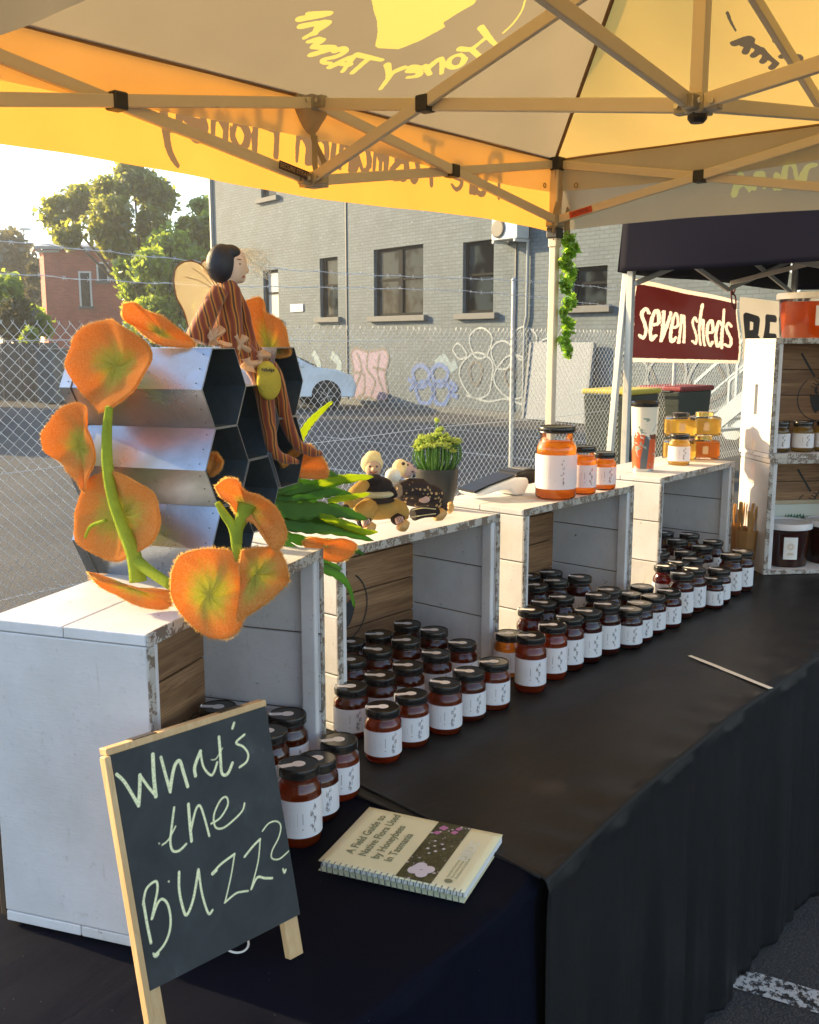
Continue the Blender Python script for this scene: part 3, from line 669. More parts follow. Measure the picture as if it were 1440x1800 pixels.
LN = [(z2([(1300, 140), (1360, 80), (1410, 0), (1430, -80)]), .004)]
roof_panel((EX0, KY), (KX, KY), fg, [(z2(s), R1) for s in S1] + LN, [BL], .0080)
z5 = lambda l: [(1240 + x / 5, y / 5) for x, y in l]
S2 = [[(275, 295), (400, 240), (430, 250)], [(430, 250), (370, 375)], [(350, 300), (400, 310)], [(510, 345), (440, 405)], [(430, 300), (510, 345)], [(560, 400), (522, 460)], [(510, 345), (560, 400), (640, 470)], [(640, 475), (600, 518)], [(760, 380), (690, 410)], [(780, 460), (800, 415), (850, 412), (850, 470)], [(900, 480), (950, 520), (1000, 470)]]
S2b = [([(1240 + 215 / 5, 2), (1240 + 250 / 5, 20), (1240 + 293 / 5, 36)], .005), ([(1240 + 640 / 5, 262 / 5), (1240 + 690 / 5, 225 / 5)], .012)]
roof_panel((KX, KY), (KX, EY0), fy, [(z5(s), .012) for s in S2] + S2b, [], .0080)
roof_panel((KX, EY0), (EX0, EY0), fg, cell=.12); roof_panel((EX0, EY0), (EX0, KY), fy, cell=.12)
# stitched seams
sem = trans_mat('seam', (.30, .20, .10), (.3, .2, .1), .3).m
for a_, b_ in (((EX0, KY, EZ), (KX, KY, EZ)), ((KX, KY, EZ), (KX, EY0, EZ)), ((KX, KY, EZ), (MX, MY, PZ)), ((EX0, KY, EZ), (MX, MY, PZ))):
    MB().tube([np.array(a_) - UZ * .006, np.array(b_) - UZ * .006], .0075, 6).build('seam', sem, tent)
# valances
HND = {'P': [[(.1, 0), (.15, 1)], [(.15, 1), (.6, .95), (.6, .55), (.15, .5)]], 'u': [[(0, .55), (.05, .05), (.35, .05), (.4, .55)], [(.4, .55), (.45, 0)]], 'r': [[(0, .55), (.05, 0)], [(.05, .35), (.3, .55)]],
       'e': [[(0, .3), (.4, .35), (.3, .58), (.05, .5), (0, .15), (.2, 0), (.4, .1)]], 'T': [[(0, .95), (.7, 1)], [(.35, .98), (.3, 0)]], 'a': [[(.4, .5), (.1, .55), (0, .2), (.15, 0), (.4, .4)], [(.42, .55), (.4, .1), (.5, 0)]],
       's': [[(.35, .55), (.05, .45), (.3, .2), (.25, 0), (0, .02)]], 'm': [[(0, .55), (.03, 0)], [(.03, .4), (.2, .55), (.22, 0)], [(.22, .4), (.4, .55), (.44, 0)]], 'n': [[(0, .55), (.03, 0)], [(.03, .38), (.3, .55), (.34, 0)]],
       'i': [[(0, .5), (.02, 0)], [(.02, .8), (.02, .82)]], 'H': [[(0, 1), (.05, 0)], [(.6, 1), (.62, 0)], [(.03, .5), (.62, .55)]], 'o': [[(.2, .55), (0, .3), (.15, 0), (.38, .2), (.3, .5), (.2, .55)]], 'y': [[(0, .55), (.1, .15), (.35, .15)], [(.4, .55), (.3, -.2), (.1, -.5)]], ' ': []}
WID = {'P': .75, 'T': .8, 'm': .62, 'H': .8, ' ': .35, 'i': .2, 'r': .42, 's': .5}
def handtext(txt, x, y, h, r, sx=1.0, mir=-1):
    out = []
    for ch in txt:
        for s in HND[ch]: out.append((smoothpath([(x + mir * px * h * sx, y + py * h) for px, py in s], 4), r))
        x += mir * WID.get(ch, .55) * h * sx
    return out
def valance(p0, p1, outn, mat, strokes, zb, wav=.012, cell=.011, gap=.02):
    p0 = np.array(p0, float); p1 = np.array(p1, float); L = np.linalg.norm(p1 - p0); ux = (p1 - p0) / L; outn = np.array(outn, float)
    nu, nz = int(L / cell), int((EZ - zb) / cell); mb = MB(); P2 = []
    for j in range(nz + 1):
        for i in range(nu + 1):
            s = L * i / nu; f = j / nz; z = EZ + .006 - (EZ + .006 - zb) * f; q = p0 + ux * s + outn * (gap * f + wav * f * math.sin(s * 4.2 + 1) + .004 * f * math.sin(s * 17)) ; z += .008 * f * math.sin(s * 3.1)
            P2.append((s, z)); mb.v.append((q[0], q[1], z))
    mb.f = [(j * (nu + 1) + i, j * (nu + 1) + i + 1, (j + 1) * (nu + 1) + i + 1, (j + 1) * (nu + 1) + i) for j in range(nz) for i in range(nu)]
    o = mb.build('valance', mat, tent, smooth=True, fixn=False); floatattr(o.data, 'ink', sdf(np.array(P2), strokes, 1.0, .8) if strokes else np.ones(len(P2)))
    hm = MB(); hm.tube([np.array(mb_v) for mb_v in [tuple(p0 + ux * L * i / 40 + outn * (gap + wav * math.sin(L * i / 40 * 4.2 + 1) + .004 * math.sin(L * i / 40 * 17)) + UZ * (zb + .008 * math.sin(L * i / 40 * 3.1))) for i in range(41)]], .005, 5)
    hm.build('hem', trans_mat('hem', (.45, .16, .03), (.5, .15, .02), .35).m, tent); return o
# far side: letters run from the corner end (mirrored from inside) towards the left
xl = 3.5 - EX0
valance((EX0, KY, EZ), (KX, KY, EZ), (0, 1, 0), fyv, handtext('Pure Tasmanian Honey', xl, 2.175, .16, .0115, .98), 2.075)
S3 = [[(265, 1705), (310, 1560), (330, 1545), (400, 1680)], [(300, 1640), (360, 1610)], [(440, 1655), (462, 1540)], [(465, 1545), (520, 1540), (535, 1655)], [(628, 1655), (640, 1540)], [(665, 1645), (700, 1600), (725, 1460), (790, 1450), (820, 1612)], [(870, 1580), (905, 1480), (985, 1450)]]
def tv(x, y):
    q = onx(x, y, KX + .02); return (KY - q[1], q[2])
valance((KX, KY, EZ), (KX, EY0, EZ), (1, 0, 0), fgv, [([tv(*p) for p in smoothpath(z5(s), 4)], .011) for s in S3] + [([tv(1240 + 460 / 5, 278), tv(1332, 281)], .009)], 2.075)
valance((KX, EY0, EZ), (EX0, EY0, EZ), (0, -1, 0), fy0, None, 2.075, cell=.06); valance((EX0, EY0, EZ), (EX0, KY, EZ), (-1, 0, 0), fg, None, 2.075, cell=.06)
# inner strip of the valance and its eyelet
mb = MB(); mb.grid(lambda u, v: (EX0 + .02 + (KX - EX0 - .05) * u, KY - .012 + .01 * v + .003 * math.sin(u * 30), EZ - .01 - v * (.125 + .01 * math.sin(u * 9))), 90, 6); mb.build('inner_strip', fstrip, tent, smooth=True)
mb = MB(); mb.grid(lambda u, v: (KX - .012 + .01 * v, KY - .02 - (KY - EY0 - .05) * u, EZ - .01 - v * (.125 + .01 * math.sin(u * 9))), 90, 6); mb.build('inner_strip', fabric('taupe_inner_strip', (.66, .56, .40), (.85, .74, .52), 0, 0, ink=False), tent, smooth=True)
brass = plain('eyelet', (.35, .28, .15), .35, .9)
for q in ((KX - .10, KY - .016, 2.255), (KX - .016, KY - .12, 2.255)):
    m_ = MB(); m_.tube([np.array(q) + (np.array([math.cos(t), 0, math.sin(t)]) if q[1] > KY - .05 else np.array([0, math.cos(t), math.sin(t)])) * .009 for t in np.linspace(0, 6.283, 13)], .003, 6); m_.build('eyelet', brass, tent)
# frame
frame_m = plain('cream_powder_coat', (.64, .56, .42), .42, .15, .06, 9)
brk = plain('bracket_grey', (.35, .32, .26), .4, .5); blk = plain('black_plastic', (.015, .013, .012), .45); bolt = plain('bolt', (.6, .58, .52), .3, .95)
def bar(a_, b_, wd=.018, ht=.034, nm='truss_bar'): return MB().bar(a_, b_, wd, ht).build(nm, frame_m, tent, bevel=.003)
def joint(p_, ax):
    p_ = np.array(p_); e = np.eye(3)
    ax = np.array(ax, float); ax /= np.linalg.norm(ax)
    MB().box(p_, (.046, .05, .048), np.array([ax, np.cross(UZ, ax), UZ])).build('pivot_clamp', blk, tent, bevel=.006)
def bracket(p_):
    p_ = np.array(p_)
    o = MB().box(p_, (.05, .05, .05)).build('bracket', brk, tent, bevel=.008)
    for dx, dy in ((.045, 0), (-.045, 0), (0, .045), (0, -.045)):
        b2 = MB(); b2.box(p_ + (dx * .7, dy * .7, 0), (.03 + abs(dx) * .5, .03 + abs(dy) * .5, .036)); b2.build('bracket_lug', brk, o, bevel=.004)
        for s in (-1, 1):
            c_ = p_ + (dx, dy, 0) + s * np.array([dy, dx, 0]) / .045 * .022; MB().tube([c_, c_ + s * np.array([dy, dx, 0]) / .045 * .006], .007, 6).build('bolt', bolt, o)
ZU, ZL = 2.352, 2.112
IN = .025
def scissor_side(c0, c1, horiz_n):
    """two scissor pairs between two legs"""
    c0 = np.array(c0, float); c1 = np.array(c1, float); m_ = (c0 + c1) / 2; n_ = np.array(horiz_n, float) * .011
    d_ = (c1 - c0) / np.linalg.norm(c1 - c0)
    for A_, B_2 in ((c0, m_), (c1, m_)):
        bar((A_[0] + n_[0], A_[1] + n_[1], ZU), (B_2[0] + n_[0], B_2[1] + n_[1], ZL)); bar((A_[0] - n_[0], A_[1] - n_[1], ZL), (B_2[0] - n_[0], B_2[1] - n_[1], ZU))
        h = (A_ + B_2) / 2; joint((h[0], h[1], (ZU + ZL) / 2), d_)
    bracket((m_[0], m_[1], ZU)); bracket((m_[0], m_[1], ZL)); return m_
C = [(KX - IN, KY - IN), (KX - IN, EY0 + IN), (EX0 + IN, EY0 + IN), (EX0 + IN, KY - IN)]
mids = [scissor_side((*C[0], 0), (*C[1], 0), (1, 0, 0)), scissor_side((*C[1], 0), (*C[2], 0), (0, 1, 0)), scissor_side((*C[2], 0), (*C[3], 0), (1, 0, 0)), scissor_side((*C[3], 0), (*C[0], 0), (0, 1, 0))]
HZ = 2.155; HU = HZ + .43
for m_ in mids:
    d_ = np.array([MX - m_[0], MY - m_[1], 0]); d_ /= np.linalg.norm(d_); n_ = np.cross(UZ, d_) * .011
    bar(np.array([m_[0], m_[1], ZU]) + n_, np.array([MX, MY, HZ]) + n_, .018, .036); bar(np.array([m_[0], m_[1], ZL]) - n_, np.array([MX, MY, HU]) - n_, .018, .036)
    fz = (ZU - ZL) / ((ZU - ZL) + (HU - HZ)); h = m_ * (1 - fz) + np.array([MX, MY, 0]) * fz; joint((h[0], h[1], ZU + (HZ - ZU) * fz), d_)
bracket((MX, MY, HZ)); bracket((MX, MY, HU))
MB().bar((MX, MY, HZ - .02), (MX, MY, PZ - .03), .034, .034, (1, 0, 0)).build('centre_pole', frame_m, tent, bevel=.003)
MB().lathe([(.016, -.026), (.024, -.016), (.024, 0)], 14, (MX, MY, HZ - .016)).build('pole_foot', blk, tent)
for i, c_ in enumerate(C):
    leg = MB().bar((*c_, .0), (*c_, 2.07), .034, .034, (1, 0, 0)).build('leg', plain('leg_white', (.62, .56, .45), .4, .1), tent, bevel=.004)
    MB().bar((*c_, 2.0), (*c_, 2.36), .042, .042, (1, 0, 0)).build('upper_leg', frame_m, leg, bevel=.004)
    MB().box((*c_, 2.06), (.056, .056, .045)).build('leg_collar', blk, leg, bevel=.005); MB().box((*c_, 2.11), (.062, .062, .05)).build('slider', brk, leg, bevel=.006)
    MB().box((*c_, 2.352), (.062, .062, .055)).build('corner_bracket', blk if i == 0 else brk, leg, bevel=.006); MB().box((*c_, .01), (.1, .1, .02)).build('foot_plate', blk, leg)
# hanging webbing at the far corner and a strap loop at the middle bracket
web = trans_mat('webbing', (.45, .38, .26), (.4, .3, .2), .3, .2, 20).m
for k, (dx, dy) in enumerate(((.03, -.055), (-.045, -.04), (.035, .02))):
    mb = MB(); mb.ribbon(smoothpath([(KX + dx, KY + dy, 2.34), (KX + dx + .012, KY + dy - .01, 2.22), (KX + dx - .012, KY + dy - .004, 2.12), (KX + dx + .006, KY + dy, 2.03)], 5), .026, (-.8, -.6, 0)); mb.build('strap', web, tent, solid=.002, fixn=False)
mb = MB(); q = mids[3]; mb.ribbon(smoothpath([(q[0] + .01, q[1] + .01, 2.33), (q[0] - .005, q[1] - .01, 2.24), (q[0] + .03, q[1] - .02, 2.17), (q[0] + .015, q[1] - .025, 2.12), (q[0] - .01, q[1] - .02, 2.15), (q[0] - .005, q[1] - .015, 2.25)], 6), .018, (-.6, -.8, 0)); mb.build('strap', web, tent, solid=.002, fixn=False)
mb = MB(); mb.grid(lambda u, v: (q[0] + (u - .5) * .17, KY - .015 - .03 * math.sin(math.pi * v), 2.375 - v * (.10 * math.sin(math.pi * u) + .02)), 10, 6); mb.build('patch', web, tent, smooth=True)
# printed stickers on the bars
def bartxt(a_, b_, f0, wd, col, txt, tcol, nn):
    a_ = np.array(a_, float); b_ = np.array(b_, float); d_ = (b_ - a_) / np.linalg.norm(b_ - a_); c_ = a_ + (b_ - a_) * f0 + np.array(nn) * .0105; u_ = np.cross(nn, d_); u_ *= np.sign(u_[2] + 1e-9)
    o = MB().box(c_, (wd, .002, .026), np.array([d_, np.array(nn, float), u_])).build('sticker', plain('sticker_' + txt[0], col, .5), tent)
    fc = bpy.data.curves.new('t', 'FONT'); fc.body = txt; fc.size = .019; fc.align_x = 'CENTER'; fc.align_y = 'CENTER'; to = bpy.data.objects.new('t', fc); COL.objects.link(to)
    bpy.context.view_layer.update(); me = bpy.data.meshes.new_from_object(to); bpy.data.objects.remove(to)
    rx = np.cross(u_, np.array(nn, float)); Mx = Matrix(((rx[0], u_[0], nn[0], 0), (rx[1], u_[1], nn[1], 0), (rx[2], u_[2], nn[2], 0), (0, 0, 0, 1)))
    me.transform(Matrix.Translation(Vector(c_ + np.array(nn) * .0018 - np.array([KX, KY, 0]))) @ Mx); me.materials.append(plain('sticker_ink', tcol, .5)); t_ = link(bpy.data.objects.new('lettering', me)); t_.parent = o
bartxt((MX - .75 - .0, C[0][1] - .011, (ZU + ZL) / 2), (MX, C[0][1] - .011, ZL), .86, .13, (.05, .02, .015), 'SECURE STRAP', (.45, .3, .15), (0, -1, 0))
bartxt((C[0][0] - .011, KY - IN, ZL), (C[0][0] - .011, MY, ZU), .105, .11, (.5, .05, .02), 'EXTREME', (.08, .01, .01), (-1, 0, 0))

# ============================================================ NEIGHBOUR STALL
NX, NY = 6.27, 3.44
nav = plain('navy_canvas', (.0035, .0032, .011), .75, 0, .2, 3, .25, 6, spec=.06)
nb = empty('neighbour_canopy', (NX, NY, 0), label='dark navy market canopy of the neighbouring beer stall', cat='canopy')
L2 = 3.2
def nval(p0, ux, outn):
    mb = MB(); mb.grid(lambda u, v: np.array(p0) + np.array(ux) * L2 * u + np.array(outn) * (.03 * v + .012 * v * math.sin(u * 13)) - UZ * (v * (.36 + .008 * math.sin(u * 9))), 60, 10); mb.build('valance', nav, nb, smooth=True, solid=.002)
nval((NX, NY, 2.42), (0, -1, 0), (-1, 0, 0)); nval((NX, NY, 2.42), (1, 0, 0), (0, 1, 0)); nval((NX, NY - L2, 2.42), (1, 0, 0), (0, -1, 0)); nval((NX + L2, NY, 2.42), (0, -1, 0), (1, 0, 0))
cpk = (NX + L2 / 2, NY - L2 / 2, 3.1); cs = [(NX, NY, 2.42), (NX + L2, NY, 2.42), (NX + L2, NY - L2, 2.42), (NX, NY - L2, 2.42)]
for i in range(4): MB().add([cs[i], cs[(i + 1) % 4], cpk], [(0, 1, 2)]).build('roof_panel', nav, nb, solid=.002)
nleg = plain('pale_leg', (.60, .57, .50), .4, .1); 
for i, (x, y) in enumerate(((NX + .05, NY - .05), (NX + L2 - .05, NY - .05), (NX + .05, NY - L2 + .05), (NX + L2 - .05, NY - L2 + .05))):
    MB().bar((x, y, 0), (x, y, 2.4), .045, .045, (1, 0, 0)).build('leg', nleg, nb, bevel=.004)
    if i == 0: MB().bar((x - .22, y + .05, 0), (x + .02, y + .05, 2.05), .04, .04, (1, 0, 0)).build('brace_pole', nleg, nb, bevel=.004)
yy = NY - .08
for a_, b_ in (((NX + .05, yy, 2.36), (NX + L2 / 2, yy, 2.0)), ((NX + .05, yy, 1.98), (NX + L2 / 2, yy, 2.36)), ((NX + L2 / 2, yy, 2.0), (NX + L2, yy, 2.36)), ((NX + L2 / 2, yy, 2.36), (NX + L2, yy, 1.98)),
               ((NX + .08, NY, 2.3), (NX + .08, NY - L2 / 2, 2.06)), ((NX + .9, NY - .1, 2.3), (NX + 1.9, NY - 1.4, 2.02)), ((NX + 1.6, NY - .1, 2.05), (NX + 1.6, NY - 1.6, 2.35)), ((NX + 1.6, NY - 1.6, 2.0), (NX + 3.1, NY - 1.6, 2.34))):
    MB().bar(a_, b_, .02, .035).build('truss_bar', nleg, nb, bevel=.003)
# banners
BY = NY - .02
def banner(px0, px1, ytl, ytr, ybl, ybr, name, label, draw):
    tl_ = ony(px0[0], ytl, BY); tr_ = ony(px1[0], ytr, BY); bl_ = ony(px0[1], ybl, BY); br_ = ony(px1[1], ybr, BY)
    r = empty(name, (tl_ + bl_) / 2, 0, label, 'banner')
    nu, nv = 300, 130; mb = MB(); P2 = []
    for j in range(nv + 1):
        for i in range(nu + 1):
            u, v = i / nu, j / nv; q = (tl_ * (1 - u) + tr_ * u) * (1 - v) + (bl_ * (1 - u) + br_ * u) * v
            q = q + np.array([0, -1, 0]) * (.02 * math.sin(u * 5 + v * 2) * math.sin(math.pi * v) + .012 * math.sin(u * 11 - v * 5)); mb.v.append(tuple(q)); P2.append((u, v))
    mb.f = [(j * (nu + 1) + i, j * (nu + 1) + i + 1, (j + 1) * (nu + 1) + i + 1, (j + 1) * (nu + 1) + i) for j in range(nv) for i in range(nu)]
    return r, mb, np.array(P2)
def ink_mat(name, base, ink, rough=.35, ragged=.0):
    k = NT(name); at = k.attr('ink'); v = k.coord('Object')
    f = k.math('LESS_THAN', k.math('ADD', at, k.math('MULTIPLY', k.math('SUBTRACT', k.noise(v, 55, 3), .5), ragged)), 0.0)
    cc = k.mix(f, base, ink); k.color(cc); k.set(Roughness=rough)
    tt = k.n('ShaderNodeBsdfTranslucent'); mm = k.n('ShaderNodeMixShader'); mm.inputs[0].default_value = .4; k.l(cc, tt.inputs[0]); k.l(k.b.outputs[0], mm.inputs[1]); k.l(tt.outputs[0], mm.inputs[2]); k.l(mm.outputs[0], k.out.inputs[0]); return k.m
r, mb, P2 = banner((1117, 1100), (1299, 1300), 490, 528, 636, 639, 'brewery_banner', "maroon hanging banner lettered 'seven sheds' in cream", None)
o = mb.build('cloth', ink_mat('maroon_banner', (.060, .005, .004), (.80, .66, .56), .28, .02), r, smooth=True, fixn=False)
LT = {'s': [[(.85, .12), (.5, 0), (.15, .2), (.8, .68), (.6, .97), (.1, .9)]], 'e': [[(.1, .5), (.85, .42), (.6, .02), (.2, .1), (.1, .6), (.45, 1), (.85, .85)]], 'v': [[(.05, .0), (.45, 1.0)], [(.9, 0), (.45, 1.0)]],
      'n': [[(.15, 1), (.12, .02)], [(.12, .35), (.6, .03), (.8, .98)]], 'h': [[(.15, 1), (.1, -.55)], [(.12, .3), (.6, .05), (.8, 1)]], 'd': [[(.8, .15), (.3, .0), (.1, .5), (.3, 1), (.75, .8)], [(.85, -.5), (.85, 1.05)]], ' ': []}
st = []; x = .065
for ch in 'seven sheds':
    wd = .082 if ch != ' ' else .055
    for s in LT[ch]: st.append((smoothpath([(x + px * wd * .85, .36 + .045 * (x - .5) + py * .37) for px, py in s], 4), .0145))
    x += wd
# unequal axes: measure strokes in stretched space
def sdf_aniso(P, strokes, ax): return sdf(P * np.array(ax), [([np.array(p) * np.array(ax) for p in pl], r_) for pl, r_ in strokes])
d1 = sdf_aniso(P2, st, (1, .75)); e_ = np.minimum.reduce([P2[:, 0] - .018, .985 - P2[:, 0], (P2[:, 1] - .055), (.95 - P2[:, 1])])
floatattr(o.data, 'ink', np.minimum(d1, e_))
r2, mb, P2 = banner((1301, 1302), (1430, 1430), 522, 536, 631, 636, 'beer_banner', "white banner lettered BEER in heavy black beside the maroon one", None)
o = mb.build('cloth', ink_mat('white_banner', (.42, .39, .34), (.012, .012, .015), .5), r2, smooth=True, fixn=False)
def blockletter(ch, x, wd):
    t, b = .30, .93
    if ch == 'B': return [[(x, t), (x, b)], [(x, t), (x + wd * .8, t + .04), (x + wd * .8, .56), (x, .6)], [(x, .6), (x + wd, .66), (x + wd, b - .04), (x, b)]]
    if ch == 'E': return [[(x, t), (x, b)], [(x, t), (x + wd, t)], [(x, .61), (x + wd * .9, .61)], [(x, b), (x + wd, b)]]
    return [[(x, t), (x, b)], [(x, t), (x + wd, t + .05), (x + wd, .55), (x, .62)], [(x + .02, .62), (x + wd, b)]]
st = []
for i, ch in enumerate('BEER'): st += [(s, .034) for s in blockletter(ch, .07 + i * .235, .13)]
floatattr(o.data, 'ink', sdf_aniso(P2, st, (1, .55)))
cordm = plain('maroon_cord', (.12, .02, .015), .6)
q = ony(1285, 505, BY - .03); tie = empty('bungee_tie', q, 0, 'dark red cord tied in loops at the joint of the two banners', 'cord')
mb = MB(); mb.tube(smoothpath([q + np.array([.02 * math.cos(t) + .004 * i, -.01, .045 * math.sin(t)]) for i, t in enumerate(np.linspace(0, 9, 16))], 3), .007, 6); mb.tube(smoothpath([q, q + (.04, 0, -.12), q + (.12, 0, -.17), q + (.10, 0, -.07), q + (.02, 0, -.05)], 6), .007, 6)
mb.build('loop', cordm, tie)

# ============================================================ TABLECLOTHS
TZ = 0.74
def cloth_mat(name, c, rough, sh, sp=.2):
    k = NT(name); v = k.coord('Object')
    light_p = onz(968, 1385, TZ); vd = k.n('ShaderNodeVectorMath', operation='DISTANCE'); k.l(v, vd.inputs[0]); vd.inputs[1].default_value = tuple(light_p)  # centre of a soft light patch painted into the cloth colour
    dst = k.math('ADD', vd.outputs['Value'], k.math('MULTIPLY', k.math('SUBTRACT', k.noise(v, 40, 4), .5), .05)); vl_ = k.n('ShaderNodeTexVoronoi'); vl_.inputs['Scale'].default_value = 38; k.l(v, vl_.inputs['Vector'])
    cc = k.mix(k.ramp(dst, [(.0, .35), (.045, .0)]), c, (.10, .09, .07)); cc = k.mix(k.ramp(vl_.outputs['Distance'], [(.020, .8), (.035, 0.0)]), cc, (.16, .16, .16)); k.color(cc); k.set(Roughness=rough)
    k.b.inputs['Sheen Weight'].default_value = sh; k.b.inputs['Sheen Roughness'].default_value = .5; k.b.inputs['Specular IOR Level'].default_value = sp
    n1 = k.noise(k.coord('Object', (1, 3.2, 1)), 5, 4, .55, .8); n2 = k.noise(v, 420, 2, .5); n3 = k.noise(k.coord('Object', (1, 1, .6)), 14, 3, .5, 1.0)
    k.bump(k.math('ADD', k.math('ADD', n1, k.math('MULTIPLY', n3, .35)), k.math('MULTIPLY', n2, .03)), .35, .006); return k.m
def cloth(name, label, xs, yf, yb, z, mat, zh=.012, seed=0.0, amp=.016, xleft=None):
    x0, x1 = xs; nu = int((x1 - x0) / .012); prof = [('b', 0.0), ('b', .5), ('b', .98)]
    for t in np.linspace(0, 1, 60): prof.append(('t', t))
    for t in np.linspace(.1, 1, 8): prof.append(('r', t))
    for t in np.linspace(.012, 1, 64): prof.append(('d', t))
    mb = MB(); r = .010
    for kind, t in prof:
        for i in range(nu + 1):
            x = x0 + (x1 - x0) * i / nu; fy_ = np.interp(x, *yf)
            xx = x
            if xleft is not None and kind == 't': xx = x + (1 - i / nu) ** 8 * xleft * (1 - t)
            if kind == 'b': y = yb + .004 + .01 * math.sin(x * 30) * (1 - t); zz = .015 + (z - .015) * t
            elif kind == 't':
                y = yb + (fy_ + r - yb) * t; zz = z + .0012 * math.sin(x * 23 + y * 31 + seed) * math.sin(y * 17 - x * 5) + .0025 * math.exp(-((y - fy_ - .05) / .05) ** 2) * math.sin(x * 47 + math.sin(x * 9) * 2)
            elif kind == 'r':
                a = t * math.pi / 2; y = fy_ + r - r * math.sin(a); zz = z - r + r * math.cos(a)
            else:
                dz = t * (z - r - zh); g = min(1, t * 1.6) ** .8
                f = math.sin(x * 21 + seed + 1.3 * math.sin(x * 4.1)) + .6 * math.sin(x * 47 + 2 * math.sin(x * 7 + seed)) + .35 * math.sin(x * 90 + seed)
                y = fy_ - amp * g * f * (1 + .3 * math.sin(x * 3 + t * 2)) - .006 * math.exp(-t * 30) * (f + 1) - .01 * t; zz = z - r - dz
                if t > .97: zz += 0.01 * math.sin(x * 13 + seed) * (t - .97) / .03
            mb.v.append((xx, y, zz))
    n = nu + 1; mb.f = [(j * n + i, j * n + i + 1, (j + 1) * n + i + 1, (j + 1) * n + i) for j in range(len(prof) - 1) for i in range(nu)]
    o = mb.build(name, mat, smooth=True, solid=.0014); tag(o, label, 'tablecloth', 'black cloths over the stall tables'); return o
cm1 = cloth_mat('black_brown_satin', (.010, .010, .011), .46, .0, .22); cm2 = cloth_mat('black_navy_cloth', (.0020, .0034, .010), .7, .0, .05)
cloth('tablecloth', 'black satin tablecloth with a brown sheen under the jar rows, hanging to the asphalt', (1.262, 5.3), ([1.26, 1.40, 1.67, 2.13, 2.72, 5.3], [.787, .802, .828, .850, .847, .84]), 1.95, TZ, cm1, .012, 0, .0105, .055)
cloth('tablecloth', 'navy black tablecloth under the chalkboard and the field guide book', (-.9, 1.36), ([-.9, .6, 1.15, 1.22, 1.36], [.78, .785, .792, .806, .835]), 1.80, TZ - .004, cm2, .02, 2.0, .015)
hm = MB(); hm.tube(smoothpath([(1.319, 1.30, TZ + .002), (1.316, 1.238, TZ + .002), (1.300, 1.1, TZ + .002), (1.279, .95, TZ + .002), (1.262, .80, TZ + .0)], 6), .0035, 6)
# (rolled hem belongs to the satin cloth)
hm_o = hm.build('hem', cm1, None, smooth=True); hm_o.parent = bpy.data.objects['tablecloth']
a_, b_ = onz(1212, 1155, TZ), onz(1355, 1213, TZ); d_ = b_ - a_; n_ = np.array([-d_[1], d_[0], 0]); n_ /= np.linalg.norm(n_)
mb = MB(); ws = [.006, .008, .0085, .008, .0085, .007, .008]
L_ = [a_ + d_ * i / 6 + n_ * ws[i] + UZ * .0042 for i in range(7)]; R_ = [a_ + d_ * i / 6 - n_ * ws[-i] * .8 + UZ * .0042 for i in range(7)]
mb.add(L_ + R_, [(i, i + 1, i + 8, i + 7) for i in range(6)]); o = mb.build('cream_strip', plain('strip_cream', (.86, .83, .72), .6), solid=.001)  # thin cream sheet laid slanted on the cloth
tag(o, 'thin cream strip lying slanted across the empty black tablecloth', 'tape')

